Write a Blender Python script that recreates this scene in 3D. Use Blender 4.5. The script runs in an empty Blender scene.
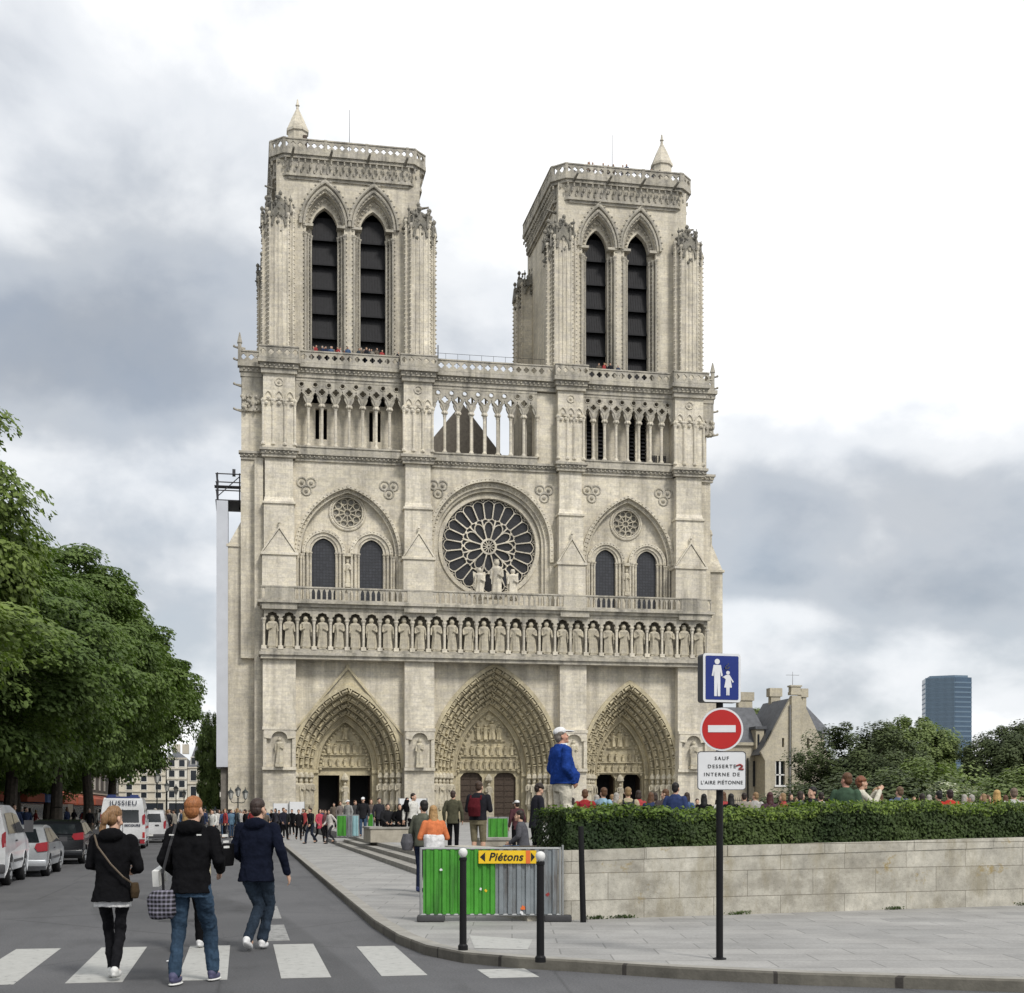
import bpy, math, random
from mathutils import Vector, Matrix, noise as mnoise
from mathutils.geometry import tessellate_polygon
R = math.radians
PI = math.pi
random.seed(7)
SC = bpy.context.scene
COL = SC.collection

# ------------------------------------------------------------------ camera
YAW = R(11)
cd = bpy.data.cameras.new('camera')
cam = bpy.data.objects.new('camera', cd); COL.objects.link(cam); SC.camera = cam
cam.location = (0, 0, 1.65)
cam.rotation_euler = (R(90), 0, -YAW)
cd.sensor_fit = 'HORIZONTAL'; cd.sensor_width = 36.0
cd.lens = 36.0 * 1390 / 1024
cd.shift_y = (811 - 496.5) / 1024          # rising front: verticals stay vertical, horizon low in the frame
cd.clip_start = 0.1; cd.clip_end = 8000

# ------------------------------------------------------------------ world: Nishita sky behind broken cloud
SUN_EL, SUN_AZ = R(46), R(34)              # azimuth measured to the right of straight behind the camera
W = bpy.data.worlds.new('World'); SC.world = W; W.use_nodes = True
def sky_world():
    nt = W.node_tree; N = nt.nodes; L = nt.links; N.clear()
    out = N.new('ShaderNodeOutputWorld')
    sky = N.new('ShaderNodeTexSky'); sky.sky_type = 'NISHITA'; sky.sun_disc = False
    sky.sun_elevation = SUN_EL; sky.sun_rotation = R(180) - (SUN_AZ - YAW)
    bg1 = N.new('ShaderNodeBackground'); bg1.inputs[1].default_value = 0.1
    L.new(sky.outputs[0], bg1.inputs[0])
    tc = N.new('ShaderNodeTexCoord')
    sep = N.new('ShaderNodeSeparateXYZ'); L.new(tc.outputs['Generated'], sep.inputs[0])
    def M(op, a, b=None, c=None, clamp=False):
        n = N.new('ShaderNodeMath'); n.operation = op; n.use_clamp = clamp
        for i, v in enumerate((a, b, c)):
            if v is None: continue
            if isinstance(v, (int, float)): n.inputs[i].default_value = v
            else: L.new(v, n.inputs[i])
        return n.outputs[0]
    X, Y, Z = sep.outputs
    den = M('ADD', M('MAXIMUM', Z, 0.0), 0.55)
    px, py = M('DIVIDE', X, den), M('DIVIDE', Y, den)
    cmb = N.new('ShaderNodeCombineXYZ'); L.new(px, cmb.inputs[0]); L.new(py, cmb.inputs[1])
    def noise(scale, detail, off, rough=0.55, dist=0.3):
        mp = N.new('ShaderNodeMapping'); mp.inputs['Location'].default_value = off
        L.new(cmb.outputs[0], mp.inputs[0])
        n = N.new('ShaderNodeTexNoise'); n.inputs['Scale'].default_value = scale
        n.inputs['Detail'].default_value = detail; n.inputs['Roughness'].default_value = rough
        n.inputs['Distortion'].default_value = dist
        L.new(mp.outputs[0], n.inputs['Vector']); return n.outputs[0]
    def lump(dx, dz, rx, rz):              # a bank of cloud around one direction of the sky
        # direction given as tangent offsets from the camera heading; ellipse radii in the same units
        hx, hy = math.sin(YAW), math.cos(YAW); sx, sy = math.cos(YAW), -math.sin(YAW)
        f = M('ADD', M('MULTIPLY', X, hx), M('MULTIPLY', Y, hy))
        s = M('ADD', M('MULTIPLY', X, sx), M('MULTIPLY', Y, sy))
        f = M('MAXIMUM', f, 0.05)
        u = M('DIVIDE', M('SUBTRACT', M('DIVIDE', s, f), dx), rx)
        v = M('DIVIDE', M('SUBTRACT', M('DIVIDE', Z, f), dz), rz)
        d = M('ADD', M('MULTIPLY', u, u), M('MULTIPLY', v, v))
        return M('POWER', 2.718, M('MULTIPLY', d, -1.0))
    n1 = noise(3.1, 6, (3.1, 1.7, 0), .5, .1); n2 = noise(7.5, 7, (0.4, 5.2, 0), 0.52, 0.15)
    base = M('ADD', M('MULTIPLY', n1, 0.62), M('MULTIPLY', n2, 0.48))      # ~0.2..0.9
    def pt(px_, py_): return ((px_ - 512) / 1390, (811 - py_) / 1390)
    dark = None
    for (x, y, rx, ry, w) in SKY_DARK:
        a, b = pt(x, y); l = M('MULTIPLY', lump(a, b, rx / 1390, ry / 1390), w)
        dark = l if dark is None else M('ADD', dark, l)
    # darkness value
    dv = M('ADD', M('MULTIPLY', M('SUBTRACT', base, 0.50), 1.45), M('ADD', dark, 0.12))
    dv = M('MULTIPLY', dv, 1.0, clamp=True)
    cr = N.new('ShaderNodeValToRGB'); e = cr.color_ramp; e.interpolation = 'EASE'
    e.elements[0].position = 0.0; e.elements[0].color = (0.98, 0.98, 0.98, 1)
    e.elements[1].position = 1.0; e.elements[1].color = (0.27, 0.30, 0.345, 1)
    for p, c in ((0.22, (0.73, 0.75, 0.775)), (0.5, (0.46, 0.49, 0.53)), (0.75, (0.33, 0.36, 0.405))):
        k = e.elements.new(p); k.color = (*c, 1)
    L.new(dv, cr.inputs[0])
    bg2 = N.new('ShaderNodeBackground'); bg2.inputs[1].default_value = 1.0
    L.new(cr.outputs[0], bg2.inputs[0])
    mix = N.new('ShaderNodeMixShader')
    cover = M('MULTIPLY', M('ADD', M('MULTIPLY', n2, -0.5), 1.17), 1.0, clamp=True)
    L.new(cover, mix.inputs[0]); L.new(bg1.outputs[0], mix.inputs[1]); L.new(bg2.outputs[0], mix.inputs[2])
    L.new(mix.outputs[0], out.inputs[0])
# x, y, radius x, radius y (in units of the lens' 1/1390), weight
SKY_DARK = [(110, 290, 260, 170, 0.37), (60, 380, 190, 70, 0.22), (10, 40, 110, 80, 0.12), (470, 290, 150, 110, 0.30),
            (60, 560, 300, 70, 0.22), (880, 510, 330, 85, 0.46), (900, 600, 260, 34, 0.32), (900, 690, 260, 40, 0.22), (160, 640, 160, 60, .12),
            (800, 190, 420, 210, -0.55), (420, 60, 300, 90, -0.25), (1000, 270, 300, 110, -.3), (760, 610, 70, 22, -.35)]
sky_world()

sd = bpy.data.lights.new('sun', 'SUN'); sd.energy = 2.1; sd.angle = R(12); sd.color = (1.0, 0.96, 0.9)
sun = bpy.data.objects.new('sun', sd); COL.objects.link(sun)
_az = SUN_AZ - YAW                          # from behind the camera, round to the right
_d = Vector((math.cos(SUN_EL) * math.sin(_az), -math.cos(SUN_EL) * math.cos(_az), math.sin(SUN_EL)))
sun.rotation_euler = _d.to_track_quat('Z', 'Y').to_euler()
SC.view_settings.view_transform = 'Standard'; SC.view_settings.look = 'None'
SC.view_settings.exposure = 0.32; SC.view_settings.gamma = 1.0
SC.view_settings.use_curve_mapping = False
SC.render.engine = 'CYCLES'
SC.cycles.max_bounces = 5; SC.cycles.diffuse_bounces = 3; SC.cycles.glossy_bounces = 2
SC.cycles.transparent_max_bounces = 4; SC.cycles.caustics_reflective = False; SC.cycles.caustics_refractive = False

# ------------------------------------------------------------------ materials
MATS = {}
class G:                                    # tiny node-graph helper
    def __init__(s, name):
        s.m = bpy.data.materials.new(name); s.m.use_nodes = True
        s.nt = s.m.node_tree; s.N = s.nt.nodes; s.L = s.nt.links; s.N.clear()
        s.out = s.N.new('ShaderNodeOutputMaterial'); s.b = s.N.new('ShaderNodeBsdfPrincipled')
        s.L.new(s.b.outputs[0], s.out.inputs[0])
        s.tc = s.N.new('ShaderNodeTexCoord').outputs['Object']
        MATS[name] = s.m
    def link(s, v, inp):
        if hasattr(v, 'is_linked') or hasattr(v, 'links'): s.L.new(v, inp)
        elif isinstance(v, (tuple, list)): inp.default_value = tuple(v) + ((1,) if len(v) == 3 and inp.type == 'RGBA' else ())
        else: inp.default_value = v
    def math(s, op, a, b=0.0, clamp=False):
        n = s.N.new('ShaderNodeMath'); n.operation = op; n.use_clamp = clamp
        s.link(a, n.inputs[0]); s.link(b, n.inputs[1]); return n.outputs[0]
    def map(s, scale=(1, 1, 1), loc=(0, 0, 0), rot=(0, 0, 0), src=None):
        n = s.N.new('ShaderNodeMapping'); n.inputs['Scale'].default_value = scale
        n.inputs['Location'].default_value = loc; n.inputs['Rotation'].default_value = rot
        s.L.new(src or s.tc, n.inputs[0]); return n.outputs[0]
    def noise(s, scale, detail=4, rough=0.5, src=None, dist=0.0):
        n = s.N.new('ShaderNodeTexNoise'); n.inputs['Scale'].default_value = scale
        n.inputs['Detail'].default_value = detail; n.inputs['Roughness'].default_value = rough
        n.inputs['Distortion'].default_value = dist
        s.L.new(src or s.tc, n.inputs['Vector']); return n.outputs[0]
    def vor(s, scale, src=None, feat='F1'):
        n = s.N.new('ShaderNodeTexVoronoi'); n.inputs['Scale'].default_value = scale; n.feature = feat
        s.L.new(src or s.tc, n.inputs['Vector']); return n
    def ramp(s, v, stops, interp='LINEAR'):
        n = s.N.new('ShaderNodeValToRGB'); e = n.color_ramp; e.interpolation = interp
        while len(e.elements) > 1: e.elements.remove(e.elements[-1])
        for i, (p, c) in enumerate(stops):
            c = (c, c, c) if isinstance(c, (int, float)) else c
            k = e.elements[0] if i == 0 else e.elements.new(p)
            k.position = p; k.color = (*c, 1)
        s.L.new(v, n.inputs[0]); return n.outputs[0]
    def mix(s, f, a, b, mode='MIX'):
        n = s.N.new('ShaderNodeMix'); n.data_type = 'RGBA'; n.blend_type = mode
        s.link(f, n.inputs[0]); s.link(a, n.inputs[6]); s.link(b, n.inputs[7]); return n.outputs[2]
    def bump(s, h, strength=0.3, dist=0.02):
        n = s.N.new('ShaderNodeBump'); n.inputs['Strength'].default_value = strength
        n.inputs['Distance'].default_value = dist; s.L.new(h, n.inputs['Height'])
        s.L.new(n.outputs[0], s.b.inputs['Normal'])
    def fin(s, col, rough=0.8, metal=0.0, spec=0.3):
        s.link(col, s.b.inputs['Base Color']); s.link(rough, s.b.inputs['Roughness'])
        s.b.inputs['Metallic'].default_value = metal; s.b.inputs['Specular IOR Level'].default_value = spec
        return s.m
def boxmap(g):                              # (x+y, z) so that courses run on every upright face
    sp = g.N.new('ShaderNodeSeparateXYZ'); g.L.new(g.tc, sp.inputs[0])
    c = g.N.new('ShaderNodeCombineXYZ'); g.L.new(g.math('ADD', sp.outputs[0], sp.outputs[1]), c.inputs[0])
    g.L.new(sp.outputs[2], c.inputs[1]); return c.outputs[0]
def brick(g, src, c1, c2, mortar, bw, rh, ms=0.012):
    n = g.N.new('ShaderNodeTexBrick'); n.inputs['Scale'].default_value = 1.0
    n.inputs['Color1'].default_value = (*c1, 1); n.inputs['Color2'].default_value = (*c2, 1)
    n.inputs['Mortar'].default_value = (*mortar, 1)
    n.inputs['Brick Width'].default_value = bw; n.inputs['Row Height'].default_value = rh
    n.inputs['Mortar Size'].default_value = ms; n.inputs['Mortar Smooth'].default_value = 0.3
    g.L.new(src, n.inputs['Vector']); return n
def sc3(c, k): return tuple(x * k for x in c)
def ashlar(name, col, tint, grime, amt=0.5, bw=0.95, rh=0.42, coursed=True, mort=0.72, bumpy=0.35):
    g = G(name); bm = boxmap(g)
    if coursed:
        b = brick(g, bm, col, tint, sc3(col, mort), bw, rh, 0.02); c = b.outputs[0]
    else: c = col
    big = g.ramp(g.noise(0.22, 5, 0.6), [(0.32, 0.80), (0.68, 1.14)])
    c = g.mix(1.0, c, big, 'MULTIPLY')
    streak = g.ramp(g.noise(1.0, 6, 0.65, g.map((1.1, 1.1, 0.10))), [(0.46, 0.0), (0.66, 1.0)])
    c = g.mix(g.math('MULTIPLY', streak, amt), c, grime)
    patch = g.ramp(g.noise(0.9, 7, 0.75, g.map((1, 1, 1.6), (7, 3, 1))), [(0.54, 0.0), (0.62, 1.0)])
    c = g.mix(g.math('MULTIPLY', patch, amt*.45), c, grime)
    fine = g.ramp(g.noise(5.0, 6, 0.7), [(0.25, 0.74), (0.7, 1.15)])
    c = g.mix(1.0, c, fine, 'MULTIPLY')
    blk = g.ramp(g.noise(1.3, 2, 0.5, g.map((1, 1, 2.4))), [(0.35, (0.93, 0.93, 0.95)), (0.65, (1.05, 1.04, 1.0))])
    c = g.mix(1.0, c, blk, 'MULTIPLY')
    g.bump(g.noise(3.5, 8, 0.7), bumpy, 0.06)
    return g.fin(c, 0.9, 0, 0.15)
ashlar('stone', (0.66, 0.612, 0.508), (0.58, 0.535, 0.44), (0.23, 0.21, 0.175), 0.48, mort=.80)
ashlar('stone_pale', (0.70, 0.65, 0.545), (0.62, 0.575, 0.48), (0.24, 0.22, 0.185), 0.5, mort=.80)
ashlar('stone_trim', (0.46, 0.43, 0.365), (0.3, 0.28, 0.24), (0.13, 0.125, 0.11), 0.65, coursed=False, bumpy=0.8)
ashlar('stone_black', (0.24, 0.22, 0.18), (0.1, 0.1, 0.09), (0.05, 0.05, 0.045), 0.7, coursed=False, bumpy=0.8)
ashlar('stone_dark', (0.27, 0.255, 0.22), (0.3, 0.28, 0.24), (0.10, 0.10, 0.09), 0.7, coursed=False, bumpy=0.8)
ashlar('stone_ochre', (0.54, 0.48, 0.335), (0.42, 0.37, 0.26), (0.19, 0.165, 0.12), 0.5, coursed=False, bumpy=0.9)
ashlar('stone_statue', (0.56, 0.515, 0.41), (0.4, 0.36, 0.28), (0.19, 0.17, 0.14), 0.5, coursed=False, bumpy=0.6)
ashlar('render_cream', (0.48, 0.44, 0.35), (0.4, 0.36, 0.28), (0.27, 0.25, 0.2), 0.3, coursed=False)
def plain(name, col, rough=0.6, metal=0.0, spec=0.4, var=0.12, scale=3.0, bmp=0.0, bs=20):
    g = G(name)
    f = g.ramp(g.noise(scale, 5, 0.6), [(0.3, 1 - var), (0.7, 1 + var)])
    if bmp: g.bump(g.noise(bs, 5, 0.6), bmp, 0.01)
    return g.fin(g.mix(1.0, (*col, 1), f, 'MULTIPLY'), rough, metal, spec)
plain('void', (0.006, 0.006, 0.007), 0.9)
plain('louvre', (0.012, 0.012, 0.014), 0.75, var=0.3)
plain('slate', (0.095, 0.10, 0.112), 0.55, var=0.3, scale=2)
plain('lead_roof', (0.10, 0.105, 0.11), 0.6, var=0.25)
plain('gable_stone', (0.17, 0.155, 0.135), 0.9, var=0.25)
plain('door_wood', (0.055, 0.038, 0.027), 0.7, var=0.35, scale=6)
plain('door_dark', (0.02, 0.012, 0.01), 0.7, var=0.3)
def glass_dark(name, col, cell=0.28):
    g = G(name); b = brick(g, boxmap(g), col, sc3(col, 0.65), (0.012, 0.012, 0.014), cell, cell, 0.03)
    b.offset = 0
    g.bump(g.noise(6, 3), 0.4, 0.05)
    return g.fin(b.outputs[0], 0.3, 0, 0.5)
glass_dark('leaded_glass', (0.036, 0.038, 0.046), 0.3)
glass_dark('rose_glass', (0.013, 0.012, 0.015), 0.4)
plain('window_glass', (0.02, 0.024, 0.03), 0.15, spec=0.6)

# ------------------------------------------------------------------ mesh builder
class MB:
    def __init__(s): s.v = []; s.f = []; s.T = None
    def add(s, vs, fs):
        o = len(s.v)
        if s.T is not None: vs = [tuple(s.T @ Vector(p)) for p in vs]
        s.v.extend(vs); s.f.extend([tuple(i + o for i in f) for f in fs]); return s
    def box(s, x0, x1, y0, y1, z0, z1):
        return s.add([(x0,y0,z0),(x1,y0,z0),(x1,y1,z0),(x0,y1,z0),(x0,y0,z1),(x1,y0,z1),(x1,y1,z1),(x0,y1,z1)],
              [(0,3,2,1),(4,5,6,7),(0,1,5,4),(1,2,6,5),(2,3,7,6),(3,0,4,7)])
    def taper(s, c, w0, d0, w1, d1, z0, z1):
        x, y = c
        return s.add([(x-w0,y-d0,z0),(x+w0,y-d0,z0),(x+w0,y+d0,z0),(x-w0,y+d0,z0),(x-w1,y-d1,z1),(x+w1,y-d1,z1),(x+w1,y+d1,z1),(x-w1,y+d1,z1)],
              [(0,3,2,1),(4,5,6,7),(0,1,5,4),(1,2,6,5),(2,3,7,6),(3,0,4,7)])
    def ext(s, poly, y0, y1, holes=(), back=True):      # outline in x,z pushed from y0 (front) to y1
        loops = [list(poly)] + [list(h) for h in holes]
        tri = tessellate_polygon([[Vector((p[0], p[1], 0)) for p in lp] for lp in loops])
        pts = [p for lp in loops for p in lp]; n = len(pts)
        vs = [(p[0], y0, p[1]) for p in pts] + [(p[0], y1, p[1]) for p in pts]
        fs = []
        for t in tri:
            a, b, c = [pts[i] for i in t]
            cr = (b[0]-a[0])*(c[1]-a[1]) - (b[1]-a[1])*(c[0]-a[0])
            if abs(cr) < 1e-12: continue
            t = tuple(t) if cr > 0 else (t[0], t[2], t[1])
            fs.append(t)
            if back: fs.append(tuple(i + n for i in reversed(t)))
        k = 0
        for lp in loops:
            m = len(lp)
            for i in range(m):
                j = (i + 1) % m; fs.append((k+i, k+j, n+k+j, n+k+i))
            k += m
        return s.add(vs, fs)
    def extz(s, poly, z0, z1):
        tri = tessellate_polygon([[Vector((p[0], p[1], 0)) for p in poly]]); n = len(poly)
        vs = [(p[0], p[1], z0) for p in poly] + [(p[0], p[1], z1) for p in poly]
        fs = []
        for t in tri:
            a, b, c = [poly[i] for i in t]
            cr = (b[0]-a[0])*(c[1]-a[1]) - (b[1]-a[1])*(c[0]-a[0])
            t = tuple(t) if cr > 0 else (t[0], t[2], t[1])
            fs.append(tuple(i + n for i in t)); fs.append(tuple(reversed(t)))
        for i in range(n): fs.append((i, (i+1) % n, n+(i+1) % n, n+i))
        return s.add(vs, fs)
    def tube(s, p0, p1, r0, r1=None, n=8, cap=True):
        r1 = r0 if r1 is None else r1
        p0, p1 = Vector(p0), Vector(p1); d = (p1 - p0)
        if d.length < 1e-6: return s
        d.normalize(); a = d.orthogonal().normalized(); b = d.cross(a)
        vs = []
        for p, r in ((p0, r0), (p1, r1)):
            for i in range(n):
                t = 2*PI*i/n; vs.append(tuple(p + a*(r*math.cos(t)) + b*(r*math.sin(t))))
        fs = [(i, (i+1) % n, n+(i+1) % n, n+i) for i in range(n)]
        if cap: fs += [tuple(range(n-1, -1, -1)), tuple(range(n, 2*n))]
        return s.add(vs, fs)
    def lathe(s, c, prof, n=10, sx=1, sy=1):             # prof: (radius, z)
        vs = []; m = len(prof)
        for r, z in prof:
            for i in range(n):
                t = 2*PI*(i+0.5)/n; vs.append((c[0]+r*sx*math.cos(t), c[1]+r*sy*math.sin(t), c[2]+z))
        fs = [(k*n+i, k*n+(i+1) % n, (k+1)*n+(i+1) % n, (k+1)*n+i) for k in range(m-1) for i in range(n)]
        fs += [tuple(range(n-1, -1, -1)), tuple(range((m-1)*n, m*n))]
        return s.add(vs, fs)
    def ball(s, c, r, n=8, m=5, sx=1, sy=1, sz=1):
        pr = [(r*math.sin(PI*k/m) if 0 < k < m else r*0.05, -r*sz*math.cos(PI*k/m)) for k in range(m+1)]
        return s.lathe(c, pr, n, sx, sy)
    def path(s, pts, r, n=6, closed=False):
        k = len(pts)
        for i in range(k if closed else k-1): s.tube(pts[i], pts[(i+1) % k], r, r, n)
        return s
    def band(s, outer, inner, y0, y1):                   # strip between two open outlines of equal count
        n = len(outer); vs = []
        for y in (y0, y1):
            vs += [(p[0], y, p[1]) for p in outer] + [(p[0], y, p[1]) for p in inner]
        fs = []
        for i in range(n-1):
            fs.append((i, i+1, n+i+1, n+i)); fs.append((2*n+i+1, 2*n+i, 3*n+i, 3*n+i+1))
            fs.append((i+1, i, 2*n+i, 2*n+i+1)); fs.append((n+i, n+i+1, 3*n+i+1, 3*n+i))
        fs.append((0, n, 3*n, 2*n)); fs.append((2*n-1, n-1, 3*n-1, 4*n-1))
        return s.add(vs, fs)
    def build(s, name, mat, parent=None, smooth=False, loc=None, mesh=None):
        if mesh is None:
            mesh = bpy.data.meshes.new(name); mesh.from_pydata([tuple(p) for p in s.v], [], s.f); mesh.update()
            if smooth: mesh.shade_smooth()
            mesh.materials.append(MATS[mat] if isinstance(mat, str) else mat)
        o = bpy.data.objects.new(name, mesh); COL.objects.link(o)
        if parent is not None: attach(o, parent, loc)
        elif loc: o.location = loc
        return o
OFF = {}
def attach(o, parent, loc=None):                         # loc None: mesh is in world coordinates
    o.parent = parent
    if loc is None:
        p = OFF.get(parent.name, Vector((0, 0, 0))); o.location = -p; OFF[o.name] = Vector((0, 0, 0))
    else: o.location = loc; OFF[o.name] = None
def tag(o, label=None, cat=None, group=None, kind=None):
    if label: o['label'] = label
    if cat: o['category'] = cat
    if group: o['group'] = group
    if kind: o['kind'] = kind
    return o
def empty(name, loc, rz=0, label=None, cat=None, group=None):
    o = bpy.data.objects.new(name, None); COL.objects.link(o); o.location = loc; o.rotation_euler = (0, 0, rz)
    OFF[o.name] = Vector(loc); return tag(o, label, cat, group)
def kids(o): return [c for c in bpy.data.objects if c.parent == o]
def copy_tree(o, parent=None):
    c = o.copy(); COL.objects.link(c); c.parent = parent
    for ch in list(CH.get(o.name, [])): copy_tree(ch, c)
    return c
CH = {}
def index_children():
    CH.clear()
    for o in bpy.data.objects:
        if o.parent: CH.setdefault(o.parent.name, []).append(o)
def arch(cx, zs, hw, rise, n=14, foot=None):             # pointed arch, left foot to right foot
    Rr = (hw*hw + rise*rise) / (2*hw); a = math.acos(max(-1, min(1, (Rr-hw)/Rr)))
    L = [(cx - hw + Rr - Rr*math.cos(a*i/n), zs + Rr*math.sin(a*i/n)) for i in range(n+1)]
    Rt = [(2*cx - x, z) for x, z in reversed(L[:-1])]
    pts = L + Rt
    if foot is not None: pts = [(cx-hw, foot)] + pts + [(cx+hw, foot)]
    return pts
def circ(cx, cz, r, n=20, a0=0): return [(cx + r*math.cos(a0+2*PI*i/n), cz + r*math.sin(a0+2*PI*i/n)) for i in range(n)]
def foil(cx, cz, r, k=4, n=6, a0=0):                     # quatrefoil outline
    pts = []
    for j in range(k):
        a = a0 + 2*PI*j/k
        for i in range(n+1):
            t = a - PI/2 + PI*i/n
            pts.append((cx + r*0.52*math.cos(a) + r*0.5*math.cos(t), cz + r*0.52*math.sin(a) + r*0.5*math.sin(t)))
    return pts
# ------------------------------------------------------------------ the cathedral
# metres, x to the right along the facade, y away from the square; three bays between four piers
BZ = 0.5
BAYS = dict(n=(10.15, 1.0), c=(24.4, 1.12), s=(38.25, 0.93))
PIERS = [(1.95, 5.05), (15.45, 18.35), (30.85, 33.55), (43.0, 46.1)]
FY = 135.0
cath = empty('cathedral', (24.4, FY, BZ), 0, 'huge pale stone gothic cathedral front with two square towers and a round window', 'cathedral')

def part(name, mat, mb, parent=None, smooth=False): return mb.build(name, mat, parent or cath, smooth)
def stat(mb, x, y, z, h, seed=0, crown=True, w=1.0, dp=1.0):     # robed standing figure, faces -y
    rg = random.Random(seed); n = 12
    prof = [(0.0, .135), (.03, .15), (.2, .135), (.42, .118), (.55, .12), (.66, .142), (.76, .158), (.81, .12), (.835, .055), (.85, .05),
            (.868, .066), (.91, .078), (.95, .07), (.975, .055)]
    ph = rg.random()*6; lean = rg.uniform(-.02, .02)
    vs = []
    for t, r in prof:
        for i in range(n):
            a = 2*PI*i/n
            fold = 1 + (.13*math.sin(5*a+ph+t*3) + .06*math.sin(9*a+ph*2) if t < .7 else 0)
            rr = r*h*fold*w
            dep = (.72 if t < .84 else 1.0)*dp
            vs.append((x + lean*h*math.sin(t*3) + rr*math.cos(a), y + rr*dep*math.sin(a), z + t*h))
    m = len(prof)
    fs = [(k*n+i, k*n+(i+1) % n, (k+1)*n+(i+1) % n, (k+1)*n+i) for k in range(m-1) for i in range(n)]
    fs += [tuple(range(n-1, -1, -1)), tuple(range((m-1)*n, m*n))]
    mb.add(vs, fs)
    s = 1 if rg.random() < .5 else -1                    # forearm across the chest, the other arm down or holding
    mb.tube((x+s*.14*h*w, y-.02*h, z+.74*h), (x+s*.15*h*w, y-.08*h, z+.56*h), .035*h, .03*h, 6)
    mb.tube((x+s*.15*h*w, y-.08*h, z+.56*h), (x+s*.02*h, y-.13*h, z+.62*h), .03*h, .024*h, 6)
    mb.tube((x-s*.14*h*w, y-.02*h, z+.74*h), (x-s*.16*h*w, y-.07*h, z+.5*h), .035*h, .028*h, 6)
    if rg.random() < .6: mb.tube((x-s*.15*h*w, y-.1*h, z+.36*h), (x-s*.15*h*w, y-.1*h, z+.72*h), .01*h, .012*h, 5)
    if crown: mb.lathe((x+lean*h*.2, y, z+.955*h), [(.055*h, 0), (.06*h, .015*h), (.066*h, .05*h), (.04*h, .04*h)], 8)
def column(mb, x, y, z0, z1, r, n=8, cap=True):
    mb.lathe((x, y, z0), [(r*1.7, 0), (r*1.7, r*1.2), (r*1.2, r*1.8), (r, r*2.4)] + [(r, z1-z0-(r*4.2 if cap else 0))] +
             ([(r*1.25, z1-z0-r*3.6), (r*1.35, z1-z0-r*2.2), (r*2.0, z1-z0-r*.9), (r*2.0, z1-z0)] if cap else []), n)
def beads(mb, pts, r, step):                             # carved leaf knobs along a line
    acc = 0; last = Vector(pts[0])
    for a, b in zip(pts[:-1], pts[1:]):
        a, b = Vector(a), Vector(b); L = (b-a).length; t = step - acc
        while t <= L:
            p = a + (b-a)*(t/L)
            mb.add([(p.x-r,p.y,p.z),(p.x+r,p.y,p.z),(p.x,p.y-r,p.z),(p.x,p.y,p.z-r),(p.x,p.y,p.z+r)],
                   [(0,3,2),(2,3,1),(1,4,2),(2,4,0)])
            t += step
        acc = L - (t - step)
def cornice(mb, x0, x1, y, z0, z1, out=0.35, ends=0.0, leaf=True):
    h = z1 - z0
    for k, (f0, f1, o) in enumerate(((0, .35, .35), (.35, .7, .6), (.7, 1, 1.0))):
        mb.box(x0-ends*o, x1+ends*o, y-out*o, y+.3, z0+h*f0+(.003 if k else 0), z0+h*f1)
    if leaf:
        n = max(1, int((x1-x0)/.42))
        for i in range(n):
            x = x0 + (i+.5)*(x1-x0)/n
            mb.ball((x, y-out*.72, z0+h*.52), .11, 5, 3)

# ---- ground storey: walls, portals, piers
PORT = dict(n=(10.05, 5.25, 5.8, 7.85, 4), c=(24.55, 6.5, 5.6, 10.35, 6), s=(38.3, 5.0, 5.4, 9.1, 5))   # centre, half width, spring, rise, orders
w = MB()
cuts = [1.95, 17.0, 32.3, 46.1]
for k, b in enumerate('ncs'):
    cx, hw, zs, rise, no = PORT[b]
    x0, x1 = cuts[k], cuts[k+1]
    ar = arch(cx, zs, hw, rise, 20)
    w.ext([(x0, BZ), (cx-hw, BZ)] + ar + [(cx+hw, BZ), (x1, BZ), (x1, 16.6), (x0, 16.6)], FY, FY+1.0)
w.box(1.95, 46.1, FY+6.6, FY+7.4, BZ, 16.6)  # unseen rear wall added behind the portals to block light
part('portal_wall', 'stone', w)

for i, (a, b) in enumerate(PIERS):
    p = MB()
    p.box(a, b, FY-1.1, FY+.2, BZ, 16.2)
    p.box(a-.12, b+.12, FY-1.35, FY+.1, BZ, 1.6)
    # niche framing
    p.box(a-.05, b+.05, FY-1.4, FY-.9, 5.55, 5.85)
    p.box(a-.05, b+.05, FY-1.55, FY-.9, 9.35, 9.65)
    p.box(a+.02, a+.35, FY-1.42, FY-1.0, 5.85, 9.35); p.box(b-.35, b-.02, FY-1.42, FY-1.0, 5.85, 9.35)
    cxn = (a+b)/2
    p.ext([(a+.1, 9.349), (a+.1, 8.6)] + [(x, z) for x, z in arch(cxn, 8.5, .75, .7, 6)] + [(b-.1, 8.6), (b-.1, 9.349)], FY-1.5, FY-1.2)
    part('pier', 'stone_pale', p)
for i, (a, b) in enumerate(PIERS):
    s = MB(); stat(s, (a+b)/2, FY-1.42, 6.15, 2.5, 40+i); s.box((a+b)/2-.4, (a+b)/2+.4, FY-1.75, FY-1.05, 5.85, 6.15)
    part('pier_statue', 'stone_statue', s, smooth=False)

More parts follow.
